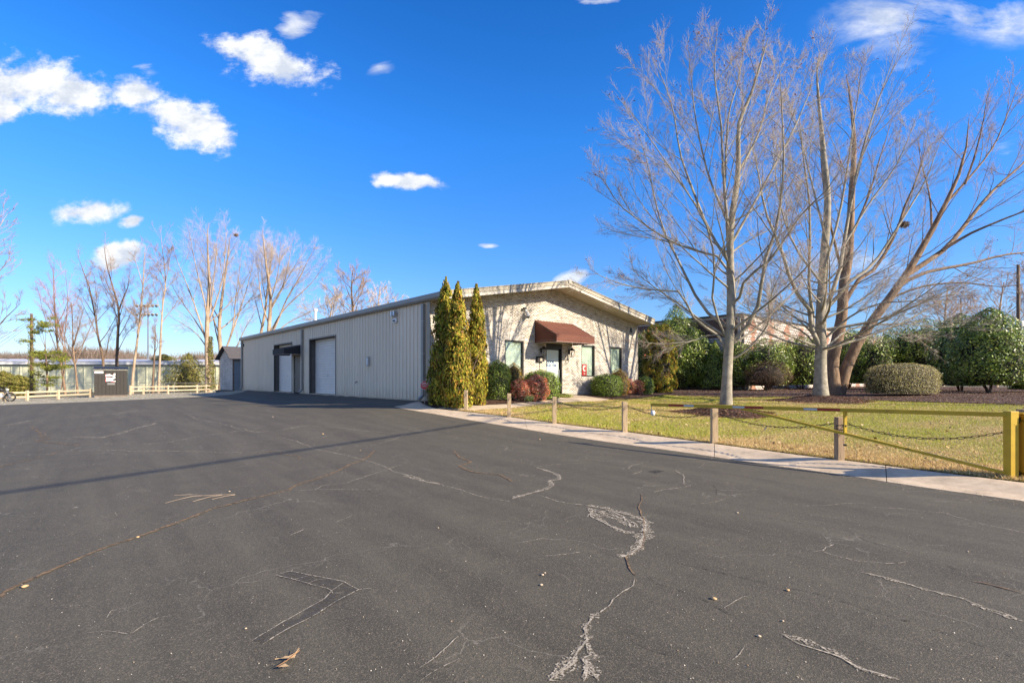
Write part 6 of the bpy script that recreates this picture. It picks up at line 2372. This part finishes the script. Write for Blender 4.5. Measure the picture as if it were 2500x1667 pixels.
# ================================================================== fence, sheds, far building, poles
M['fence_gap'] = M['rail_wood']


def rail_fence(label, px_posts, hpx, group=None):
    pts = [pick(x, y, z_road) for x, y in px_posts]
    o = thing('rail_fence', label, 'fence', pts[0])
    R_ = pts[0].copy()
    H = hpx / F * (sum(p_.y for p_ in pts) / len(pts))
    for p_ in pts:
        q_ = p_ - R_
        MB().box(-.075, -.075, -.1, .075, .075, H + .06).build('post', M['rail_wood'], o, loc=q_)
    for a_, b_ in zip(pts[:-1], pts[1:]):
        for f in (.32, .62, .92) if H > 1.2 else (.42, .88):
            MB().bar(a_ - R_ + Vector((0, -.09, H * f)), b_ - R_ + Vector((0, -.09, H * f + random.uniform(-.02, .02))), .04, .13).build('rail', M['rail_wood'], o)
    return o


rail_fence('two rail timber fence left of the black shed', [(-60, 984), (10, 979.5), (66, 977.5), (142, 974), (221, 969.5)], 22)
rail_fence('timber rail fence between the black shed and the container shed', [(318, 963.5), (350, 962.5), (410, 961.5), (481, 959.5), (503, 958), (534, 956.5)], 19.5)

# black shed
sA = pick(230, 969.5)
_u = Vector((.79, .613, 0))
_L = 3.0
for _ in range(60):
    _q = sA + _u * _L
    _L += .02 if 1250 + F * _q.x / _q.y < 311 else -.02
sB = sA + _u * _L
sh = thing('black_shed', 'black boarded shed with torn white and red signs behind the asphalt', 'shed', sA, math.atan2((sB - sA).y, (sB - sA).x))
SW = (sB - sA).length
SH = (969 - 899.5) / F * sA.y
M['black_board'] = wood_mat('black_board', (.042, .038, .034), (.020, .018, .017))
for (f0, f1) in ((0, .34), (.345, .66), (.665, 1.0)):
    for k in range(3):
        a_, b_ = SW * (f0 + (f1 - f0) * k / 3), SW * (f0 + (f1 - f0) * (k + 1) / 3)
        MB().box(a_ + .008, 0, .16, b_ - .008, .05, SH - .12).build('board', M['black_board'], sh)
MB().box(0, .04, 0.12, SW, 1.9, SH - .14).build('shed_body', M['black'], sh)
MB().box(-.05, -.06, SH - .14, SW + .05, .02, SH - .05).build('eave_board', mat('shed_trim', (.25, .24, .21), None, 5), sh)
MB().box(0, -.05, 0, SW, .2, .15).build('skid', mat('old_wood', (.22, .17, .13), (.10, .08, .07), 12), sh)
cr_ = MB()
kk = 44
pr = [(-.08 + (SW + .16) * i / kk, SH - .05 + (.05 if i % 2 else 0)) for i in range(kk + 1)]
for i in range(kk):
    (xa, za), (xb, zb) = pr[i], pr[i + 1]
    cr_.prism([(xa, -.15, za), (xb, -.15, zb), (xb, -.15, zb + .02), (xa, -.15, za + .02)], (0, 2.1, .25))
cr_.build('corrugated_roof', M['black'], sh)
sgn = MB()
for (x0_, x1_, z0_, z1_, sl_) in ((.34, .48, .72, .80, .02), (.49, .60, .74, .79, -.03), (.58, .63, .73, .83, .02), (.345, .46, .635, .68, .01), (.44, .56, .61, .70, -.03), (.54, .63, .63, .69, .03), (.345, .50, .555, .60, .01), (.48, .64, .56, .595, -.02)):
    sgn.prism([(SW * x0_, -.012, SH * z0_), (SW * x1_, -.012, SH * (z0_ + sl_)), (SW * x1_, -.012, SH * (z1_ + sl_)), (SW * x0_, -.012, SH * z1_)], (0, .01, 0))
sgn.build('torn_sign', M['white'], sh)
sgr = MB()
for (x0_, x1_, z0_, z1_) in ((.335, .36, .70, .81), (.56, .60, .80, .82), (.335, .42, .60, .63), (.335, .36, .54, .60), (.42, .50, .66, .70), (.50, .62, .535, .55)):
    sgr.box(SW * x0_, -.008, SH * z0_, SW * x1_, -.001, SH * z1_)
sgr.build('torn_sign', M['red'], sh)
MB().box(SW * .01, -.012, SH * .84, SW * .27, -.002, SH * .915).build('name_board', M['white'], sh)
MB().box(SW * .005, -.011, SH * .84, SW * .03, -.001, SH * .90).build('red_tab', M['red'], sh)
MB().box(SW * .39, -.008, SH * .475, SW * .62, -.001, SH * .495).box(SW * .39, -.008, SH * .44, SW * .62, -.001, SH * .46).build('small_print', mat('grey_print', (.3, .3, .3)), sh)

# container shed with gabled roof, set square to the long wall
CY = 45.0
cc0 = at(568, 0, CY)
gz = float(z_road(np.float64(cc0.x), np.float64(CY)))
cs = thing('container_shed', 'weathered grey container shed with a dark gabled roof at the far wall corner', 'shed', (cc0.x, cc0.y, EYE + (HZ - 955.5) / F * CY), ROTZ + math.radians(12))
M['cont_white'] = mat('cont_white', (.62, .58, .52), (.40, .37, .33), 5, .6, .2, blotch=.6)
M['cont_blue'] = mat('cont_blue', (.32, .33, .32), (.24, .25, .24), 2, .6, .2, blotch=.4)
M['shingle'] = mat('shingle', (.085, .08, .085), (.05, .045, .05), 8, .85, .3)
ch_ = (955 - 873) / F * CY
for k in range(8):
    MB().prism([(0, .3 * k + .01, .15), (-.04, .3 * k + .08, .15), (-.04, .3 * k + .22, .15), (0, .3 * k + .29, .15)], (0, 0, ch_ - .15)).build('door_panel', M['cont_white'], cs)
MB().box(.01, 0, 0.1, 3.2, 2.42, ch_).build('body', M['cont_blue'], cs)
MB().box(-.01, -.03, .1, .12, .0, ch_).build('corner_post', mat('rusty', (.30, .20, .12), (.12, .08, .06), 9, .9, .4), cs)
MB().tube([(.9, -.02, .3), (.9, -.02, ch_ - .3)], .02, 6).box(.82, -.06, 1.1, 1.05, -.01, 1.16).build('locking_bar', M['steel'], cs)
gt = .95
MB().prism([(-.02, .02, ch_), (-.02, 2.4, ch_), (-.02, 1.21, ch_ + gt)], (.06, 0, 0)).build('gable', M['cont_white'], cs)
for s_ in (0, 1):
    ye = -.28 if s_ == 0 else 2.7
    ze = ch_ - .18
    zp = ch_ + gt + .08
    nst = 6
    for k in range(nst):
        f0, f1 = k / nst, (k + 1) / nst
        ya, yb = ye + (1.21 - ye) * f0, ye + (1.21 - ye) * f1
        za, zb = ze + (zp - ze) * f0, ze + (zp - ze) * f1
        MB().prism([(-.35, ya, za + .03), (-.35, yb, zb - .0), (-.35, yb, zb + .04), (-.35, ya, za + .07)], (3.9, 0, 0)).build('roof_panel', M['shingle'], cs)
MB().box(-.3, -.25, -.12, 3.2, 2.6, .1).build('base', M['black'], cs)

# long pale green building far behind the fence
M['green_wall'] = mat('green_wall', (.66, .66, .47), (.58, .58, .41), .6, .6, .1, blotch=.12)
M['light_roof'] = mat('light_roof', (.60, .58, .58), (.45, .43, .43), .8, .5, .1, blotch=.2)
lb = thing('green_warehouse', 'long low pale green warehouse with a white roof edge behind the bare trees', 'building', (-92.0, 72.0, -1.2), math.atan2(5.0, 60.0))
Lg = 64.0
ztop = EYE + (HZ - 889.5) / F * 74 + 1.2
npn = 52
for k in range(npn):
    a_, b_ = Lg * k / npn, Lg * (k + 1) / npn
    MB().prism([(a_ + .02, 0, 0), (a_ + .2, -.06, 0), (a_ + .35, 0, 0), (b_ - .02, 0, 0), (b_ - .02, .1, 0), (a_ + .02, .1, 0)], (0, 0, ztop)).build('wall_panel', M['green_wall'], lb)
MB().box(0, .12, 0, Lg, 14, ztop - .05).build('body', M['green_wall'], lb)
MB().box(-.3, -.35, ztop - .02, Lg + .3, -.1, ztop + .34).build('fascia', M['white'], lb)
MB().prism([(-.3, -.3, ztop + .36), (-.3, 14, ztop + 1.2), (-.3, 14, ztop + 1.3), (-.3, -.3, ztop + .44)], (Lg + .6, 0, 0)).build('roof', M['light_roof'], lb)
MB().box(-.3, -.1, ztop - .12, Lg + .3, 0, ztop - .02).build('painted_shade_strip', M['black'], lb)  # solid black strip painted in for the shade under the fascia
# pipe fence in front of it
pf = thing('pipe_fence', 'thin dark wire fence with a pipe top rail in front of the green warehouse', 'fence', (0, 0, 0))
zz = EYE - (934.5 - HZ) / F * 62
xs_ = [-74 + 3.0 * k for k in range(14)]
for x_ in xs_:
    MB().tube([(x_, 62, zz - 1.5), (x_, 62, zz)], .03, 5).build('post', M['gutter'], pf)
MB().tube([(xs_[0], 62, zz), (xs_[-1], 62, zz)], .028, 5).build('top_rail', M['gutter'], pf)
wr = MB()
x_ = xs_[0]
while x_ < xs_[-1]:
    for s_ in (-1, 1):
        wr.bar((x_, 62, zz - 1.4 if s_ > 0 else zz), (x_ + 1.4, 62, zz if s_ > 0 else zz - 1.4), .006)
    x_ += .35
wr.build('wire_mesh', M['gutter'], pf)['kind'] = 'stuff'


# distant woodland: thousands of slender bare stems in one mass
def woodland(x0, x1, Y, top, base, n, seed, pal, label):
    rng = np.random.default_rng(seed)
    x = rng.uniform(x0, x1, n)
    y = Y + rng.uniform(0, 25, n)
    hgt = top * (.72 + .22 * np.sin(x * .13) * np.sin(x * .047 + 1) + .12 * rng.random(n))
    z = base + rng.random(n) ** .8 * hgt * .9
    l = rng.uniform(1.0, 3.0, n)
    lean = rng.normal(0, .45, n)
    w = rng.uniform(.05, .13, n)
    P = np.stack([x, y, z], 1)
    V = np.stack([P - np.stack([w, w * 0, w * 0], 1), P + np.stack([w, w * 0, w * 0], 1), P + np.stack([lean * l, rng.normal(0, .5, n), l], 1)], 1).reshape(-1, 3)
    o = np_mesh('woodland', V, np.arange(3 * n).reshape(n, 3), M['chips'], cols=palette(n, pal))
    tag(o, label, 'woods', kind='stuff')


WD = [(.30, .22, .18), (.24, .18, .14), (.38, .28, .22), (.20, .17, .12)]
woodland(-175, -88, 150, 12.5, -1, 42000, 1, WD, 'distant brown bare woods above the green warehouse roof')
woodland(-88, -15, 150, 8.5, -1, 26000, 3, WD, 'low distant bare woods between the warehouse and the metal building')
woodland(60, 260, 120, 14, -1, 60000, 2, WD + [(.35, .3, .26)], 'distant bare woods behind the hollies at the right')


# utility poles
def pole(label, px, ytop, Yd, rad, zb=-1.0, x=None, group='wooden utility poles'):
    if x is None:
        x = (px - 1250) / F * Yd
    zt = EYE + (HZ - ytop) / F * Yd
    o = thing('utility_pole', label, 'utility pole', (x, Yd, zb), 0, group)
    MB().tube([(0, 0, 0), (0, 0, (zt - zb) * .5), (0, 0, zt - zb)], [rad, rad * .88, rad * .72], 12).build('pole_shaft', M['bark_dark'], o, smooth=True)
    return o, zt - zb


po, ph = pole('dark wooden utility pole with a small white box behind the largest holly', 2486, 646, 44, .155, 0)
zr = lambda y, Yd=44: EYE + (HZ - y) / F * Yd
MB().box(-.02, -.32, zr(800), .30, -.10, zr(784)).build('equipment_box', M['white'], po)
MB().bar((-.3, -.12, zr(715)), (.3, -.12, zr(715)), .06).build('crossarm', M['bark_dark'], po)
for s_ in (-.25, .25):
    MB().lathe((s_, -.12, zr(715) + .03), [(.03, 0), (.05, .06), (.03, .12)], 8).build('insulator', M['steel'], po)
MB().tube([(.17, -.1, .5), (.15, -.12, zr(784))], .02, 5).build('conduit', M['white_trim'], po)
po2, _h2 = pole('thin far utility pole above the yellow green topped holly', 2346, 728, 85, .14, -1)
MB().box(-.2, -.4, 13.2 - 2.0, .2, -.1, 14.2 - 2.0).build('equipment_box', M['steel'], po2)
po3, ph3 = pole('brown ivy clad utility pole behind the left rail fence', 77, 766, 50, .15, -1.0)
zb3 = EYE + (HZ - 766) / F * 50 + 1.0
n = 900
hz_ = RNG.random(n) ** .8 * zb3 * .95
az_ = RNG.random(n) * 6.283
rr_ = .16 + RNG.random(n) * .14
P = np.stack([rr_ * np.cos(az_), rr_ * np.sin(az_), hz_], 1)
U = norm(RNG.normal(0, 1, (n, 3))) * .07
W = norm(RNG.normal(0, 1, (n, 3))) * .05
V = np.stack([P - U, P + W, P + U, P - W], 1).reshape(-1, 3)
iv = np_mesh('ivy', V, np.arange(4 * n).reshape(n, 4), M['leafmatt'], po3, cols=palette(n, [(.24, .24, .04), (.16, .18, .03), (.32, .26, .07)]))
iv['kind'] = 'stuff'
MB().box(-.05, -.35, zb3 - .6, .05, .35, zb3 - .5).build('crossarm', M['bark_dark'], po3)
# ivy on the great tree
iv_p = at(509, 950, 63.6)
ivt = thing('ivy', 'green ivy climbing the trunk of the great spreading bare tree', 'ivy', iv_p)
n = 2400
hz_ = RNG.random(n) ** 1.3 * 6.6
az_ = RNG.random(n) * 6.283
rr_ = (.34 + RNG.random(n) ** 2 * .40 * (.5 + .5 * np.sin(hz_ * 2.3 + az_ * 2))) * (1.15 - hz_ / 9)
P = np.stack([rr_ * np.cos(az_), rr_ * np.sin(az_) + .4, hz_], 1)
U = norm(RNG.normal(0, 1, (n, 3))) * .10
W = norm(RNG.normal(0, 1, (n, 3))) * .07
V = np.stack([P - U, P + W, P + U, P - W], 1).reshape(-1, 3)
q = np_mesh('ivy_leaves', V, np.arange(4 * n).reshape(n, 4), M['leafmatt'], ivt, cols=palette(n, [(.22, .23, .05), (.14, .16, .03), (.30, .25, .10), (.2, .15, .09)]))
q['kind'] = 'stuff'
ow = thing('overhead_wires', 'thin black wires running from the ivy clad pole to the left', 'wires', at(77, 780, 50))
R_ = Vector(ow.location)
for (y0_, y1_) in ((778, 905), (783, 925), (788, 945), (858, 905)):
    A_, B_ = at(77, y0_, 50) - R_, at(-170, y1_, 44) - R_
    pts = []
    for i in range(17):
        f = i / 16
        p_ = A_ + (B_ - A_) * f
        p_.z -= 1.6 * f * (1 - f)
        pts.append(p_)
    MB().tube(pts, .016, 4).build('wire', M['black'], ow)
# thick overhead cable whose shadow crosses the asphalt, with its two poles
ca, cb = Vector((-4.4, -21.0, 9.0)), Vector((21.5, 18.9, 9.0))
cbt = thing('overhead_cable', 'thick black overhead cable crossing high above the gate', 'cable', ca)
pts = []
for i in range(31):
    f = i / 30
    p_ = (cb - ca) * f
    p_.z -= .9 * 4 * f * (1 - f) * .35
    pts.append(p_)
MB().tube(pts, .04, 6).build('cable_sheath', M['black'], cbt)
for pt, lab in ((ca, 'wooden utility pole at the road end of the thick overhead cable'), (cb, 'wooden utility pole beyond the gate carrying the thick cable')):
    o = thing('utility_pole', lab, 'utility pole', (pt.x, pt.y, -.1), 0, 'wooden utility poles')
    MB().tube([(0, 0, 0), (0, 0, 9.9)], [.15, .11], 12).build('pole_shaft', M['bark_dark'], o, smooth=True)

# stadium light mast
sm = thing('floodlight_mast', 'tall slim sports floodlight mast with two rows of lamps', 'light mast', at(361.5, 925, 110))
hM = (925 - 746) / F * 110
MB().tube([(0, 0, -2), (0, 0, hM + .5)], [.20, .12], 8).build('mast', M['steel'], sm)
for k, zz_ in enumerate((hM, hM - 1.9)):
    MB().bar((-2.2, 0, zz_), (2.2, 0, zz_), .12).build('crossarm', M['steel'], sm)
    for j in range(6):
        MB().tube([(-2.1 + j * .84, -.1, zz_ + .1), (-2.1 + j * .84, -.5, zz_ - .2)], [.2, .32], 8).build('lamp', M['gutter'], sm)
# nest in the great tree
n2 = thing('bird_nest', 'small brown nest at the top of the great bare trees', 'nest', at(576, 574, 59))
nn = 120
P = norm(RNG.normal(0, 1, (nn, 3))) * RNG.uniform(.05, .22, (nn, 1)) * np.array([1.1, 1, .7])
D = norm(RNG.normal(0, 1, (nn, 3)))
q = tubes_object('nest_twigs', [(np.stack([P - D * .12, P, P + D * .12], 1), np.full((nn, 3), .02), 3)], M['bark_brown'], n2)
q['kind'] = 'stuff'

# motorcycle cut by the left edge
mp = pick(2, 980)
mc = thing('motorcycle', 'black motorcycle parked at the far left end of the rail fence', 'motorcycle', (mp.x - .25, mp.y, mp.z), math.radians(20))
for x_ in (-.72, .72):
    w_ = MB()
    w_.tube([(x_ + .29 * math.cos(2 * math.pi * k / 20), 0, .32 + .29 * math.sin(2 * math.pi * k / 20)) for k in range(21)], .05, 6, cap=False)
    wo = w_.build('wheel', M['black'], mc)
    s_ = MB()
    for k in range(8):
        a_ = math.pi * k / 8
        s_.bar((x_ - .27 * math.cos(a_), 0, .32 - .27 * math.sin(a_)), (x_ + .27 * math.cos(a_), 0, .32 + .27 * math.sin(a_)), .012)
    s_.build('spokes', M['steel'], wo)
MB().bar((.72, .06, .32), (.48, .06, .95), .04).bar((.72, -.06, .32), (.48, -.06, .95), .04).build('fork', M['steel'], mc)
MB().tube([(.42, -.36, 1.08), (.46, -.2, 1.02), (.46, .2, 1.02), (.42, .36, 1.08)], .018, 6).build('handlebar', M['black'], mc)
MB().tube([(.36, 0, .80), (.15, 0, .86), (-.05, 0, .80)], [.08, .14, .09], 10).build('fuel_tank', M['black'], mc, smooth=True)
MB().tube([(-.05, 0, .76), (-.3, 0, .74), (-.68, 0, .80)], [.09, .11, .07], 8).build('seat', M['black'], mc, smooth=True)
MB().tube([(.25, 0, .30), (.18, 0, .55)], [.16, .13], 10).tube([(-.02, 0, .32), (-.06, 0, .55)], [.16, .12], 10).build('engine', M['steel'], mc)
MB().tube([(.15, .14, .28), (-.2, .16, .26), (-.8, .17, .34)], .04, 8).build('exhaust', M['steel'], mc)
MB().lathe((.56, 0, .84), [(.02, -.08), (.09, -.04), (.09, .05), (.02, .08)], 10).build('headlight', M['lantern_glass'], mc)
MB().bar((-.72, .07, .32), (-.35, .07, .62), .03).bar((-.72, -.07, .32), (-.35, -.07, .62), .03).bar((.4, 0, .78), (-.6, 0, .68), .05).build('frame', M['black'], mc)

# ================================================================== neighbouring block and brick building
NY = 38.0
nc = at(1811, 925, NY)
NBz = EYE - .95
ntop = EYE + (HZ - 768) / F * NY - NBz
nb = thing('block_building', 'pale block building with stepped red brick bands behind the hollies', 'building', (nc.x, nc.y, NBz), ROTZ)
M['blocks'] = mat_attr('blocks', .9, 0, .2)
M['block_mortar'] = mat('block_mortar', (.40, .34, .28), (.34, .29, .24), 6, .95, .3)


def block_face(name, length, axis, dark):
    bw2, bh = .41, .205
    rows = int(ntop / bh)
    colsN = int(length / bw2)
    Vs, Cs = [], []
    for r_ in range(rows):
        for c_ in range(colsN):
            a0 = c_ * bw2 + (bw2 / 2 if r_ % 2 else 0)
            a1 = a0 + bw2
            if a0 > length - bw2:
                continue
            z0, z1 = r_ * bh, (r_ + 1) * bh
            u = (a0 % 3.3) - 1.65
            t_ = (r_ % 8) - 3.5
            red = abs(u) < .16 + .15 * abs(t_) and (not dark or z0 < 2.4)
            if dark and z0 > ntop - 1.7:
                c = np.array((.16, .10, .08))
            elif red:
                c = np.array((.44, .25, .18))
            else:
                c = np.array((.52, .46, .41)) if not dark else np.array((.42, .40, .37))
            c = c * RNG.uniform(.85, 1.12)
            # red cells are laid of four smaller bricks
            cells = [(a0, a1, z0, z1)] if not (red or (dark and z0 > ntop - 1.7)) else [(a0 + i * bw2 / 2, a0 + (i + 1) * bw2 / 2, z0 + j * bh / 3, z0 + (j + 1) * bh / 3) for i in range(2) for j in range(3)]
            for (p0, p1, q0, q1) in cells:
                g_ = .006
                o0 = -.015 + RNG.uniform(-.002, .002)
                p0, p1, q0, q1 = p0 + g_, p1 - g_, q0 + g_, q1 - g_
                if axis == 'x':
                    co = [(p0, o0, q0), (p1, o0, q0), (p1, .02, q0), (p0, .02, q0), (p0, o0, q1), (p1, o0, q1), (p1, .02, q1), (p0, .02, q1)]
                else:
                    co = [(o0, p1, q0), (o0, p0, q0), (.02, p0, q0), (.02, p1, q0), (o0, p1, q1), (o0, p0, q1), (.02, p0, q1), (.02, p1, q1)]
                Vs.append(co)
                Cs.append(c * RNG.uniform(.9, 1.1))
    V = np.array(Vs).reshape(-1, 3)
    k = len(Vs)
    fq = np.array([(3, 2, 1, 0), (4, 5, 6, 7), (0, 1, 5, 4), (1, 2, 6, 5), (3, 0, 4, 7)])
    Fq = (np.arange(k)[:, None, None] * 8 + fq[None]).reshape(-1, 4)
    o = np_mesh(name, V, Fq, M['blocks'], nb, cols=np.repeat(np.array(Cs), 5, axis=0))
    o['kind'] = 'stuff'


block_face('blockwork', 40.0, 'x', False)
block_face('blockwork', 15.0, 'y', True)
MB().box(.02, .02, -.5, 56, 20, ntop - .02).build('mortar_body', M['block_mortar'], nb)
MB().box(-.06, -.08, ntop, 56, 20.1, ntop + .12).build('coping', M['bronze'], nb)
MB().box(.02, -.14, 0, .14, -.03, ntop).build('downspout', M['jamb'], nb)
MB().box(-.12, .05, 0, -.03, .25, ntop - .2).build('pilaster', M['white_trim'], nb)

# ================================================================== litter on the asphalt
M['dry_leaf'] = mat('dry_leaf', (.55, .38, .20), (.42, .27, .13), 30, .8, .2)
lf = pick(700, 1624)
fl_ = thing('oak_leaf', 'single tan lobed oak leaf lying on the near asphalt', 'leaf', (lf.x, lf.y, lf.z + .012))
sh_px = [(1640, 455), (1490, 590), (1495, 650), (1440, 720), (1465, 750), (1385, 810), (1350, 870), (1320, 1000), (1260, 1110), (1220, 1060), (1060, 945), (950, 1040), (800, 1110), (620, 1245), (580, 1220), (575, 1120),
         (690, 1040), (860, 910), (950, 840), (930, 780), (850, 775), (680, 860), (650, 835), (850, 750), (1000, 730), (1070, 655), (1200, 650), (1410, 575), (1460, 580), (1600, 450)]
pts = []
for (x_, y_) in sh_px:
    q_ = pick(630 + x_ / 16.16, 1570 + y_ / 16.16)
    d_ = ((x_ - 1100) ** 2 + (y_ - 850) ** 2) ** .5 / 600
    pts.append(Vector((q_.x - lf.x, q_.y - lf.y, .004 + .016 * d_ * d_ + random.uniform(0, .003))))
bl = MB()
bl.v = [tuple(p_) for p_ in pts] + [(0, 0, .010)]
import mathutils
tri = mathutils.geometry.tessellate_polygon([[Vector((p_.x, p_.y, 0)) for p_ in pts]])
bl.f = [tuple(t_) for t_ in tri]
lo = bl.build('blade', M['dry_leaf'], fl_)
so_ = lo.modifiers.new('thick', 'SOLIDIFY')
so_.thickness = .0012
st_ = [pick(731, 1598), pick(722, 1607), pick(700, 1625), pick(675, 1642)]
MB().tube([Vector((p_.x - lf.x, p_.y - lf.y, .014)) for p_ in st_], [.0022, .0022, .0018, .001], 5).build('stem', mat('leaf_stem', (.35, .18, .08)), fl_)
tw = thing('fallen_twig', 'forked pale twig lying on the asphalt near the long brown crack', 'twig', pick(490, 1220))
R_ = Vector(tw.location)
for ln in ([(1080, 396), (1000, 398), (880, 405), (820, 420), (760, 436)], [(1020, 399), (960, 408), (885, 430)], [(1080, 397), (1030, 405), (975, 418)], [(940, 402), (880, 396), (800, 400)]):
    q_ = [Vector(p_) - R_ + Vector((0, 0, .02)) for p_ in cl(ln)]
    MB().tube(q_, [.0032 * (1 - .6 * i / len(q_)) for i in range(len(q_))], 5).build('sprig', M['bark_tan'], tw)
for i, (x_, y_, s_, c_) in enumerate([(1800, 1253, .03, 0), (1324, 1405, .028, 0), (1321, 1429, .028, 0), (1743, 1463, .04, 1), (1923, 1443, .03, 1), (1853, 1554, .025, 0), (1911, 1519, .02, 0), (336, 1313, .035, 1), (60, 1434, .05, 2), (788, 1060, .06, 2), (666, 1018, .05, 0),
                                      (1317, 1073, .05, 1), (2363, 1348, .02, 0), (1330, 1400, .02, 0), (560, 1200, .03, 0), (880, 1100, .03, 1), (1070, 1290, .02, 0), (600, 1535, .018, 0)]):
    q_ = pick(x_, y_)
    s_ *= .5
    mb = MB()
    rr = [(s_ * .5, 0), (s_ * .95, s_ * .25), (s_ * .8, s_ * .55), (s_ * .2, s_ * .75)]
    mb.lathe((0, 0, 0), rr, 7)
    mb.v = [(x2 * random.uniform(.75, 1.25), y2 * random.uniform(.75, 1.25), z2) for x2, y2, z2 in mb.v]
    st = mb.build('pebble' if c_ != 2 else 'leaf_scrap', M['concrete'] if c_ == 0 else M['dry_leaf'], None, smooth=True, loc=(q_.x, q_.y, q_.z + .002))
    wher = ['in the right foreground beyond the netted crack', 'beside the white crack, upper of two close ones', 'beside the white crack, lower of two close ones', 'below the dark crack right of centre', 'on the right foreground near the long rough seam',
            'near the lower right white streak', 'near the foreground right of the white crack', 'lying in the long brown crack', 'lying at the left end of the brown crack', 'far out on the asphalt before the metal wall',
            'far left of the metal wall shadow', 'near the kerb left of the fourth post', 'at the far right below the faint seam', 'left of the two close pebbles', 'left of the forked twig tip', 'between the brown crack and the white streak', 'right of the patched trench', 'left of the oak leaf'][i]
    tag(st, ('tiny pale pebble ' if c_ == 0 else ('small tan bit of stone ' if c_ == 1 else 'curled tan leaf scrap ')) + wher, 'pebble' if c_ != 2 else 'leaf', 'pebbles and scraps on the asphalt')
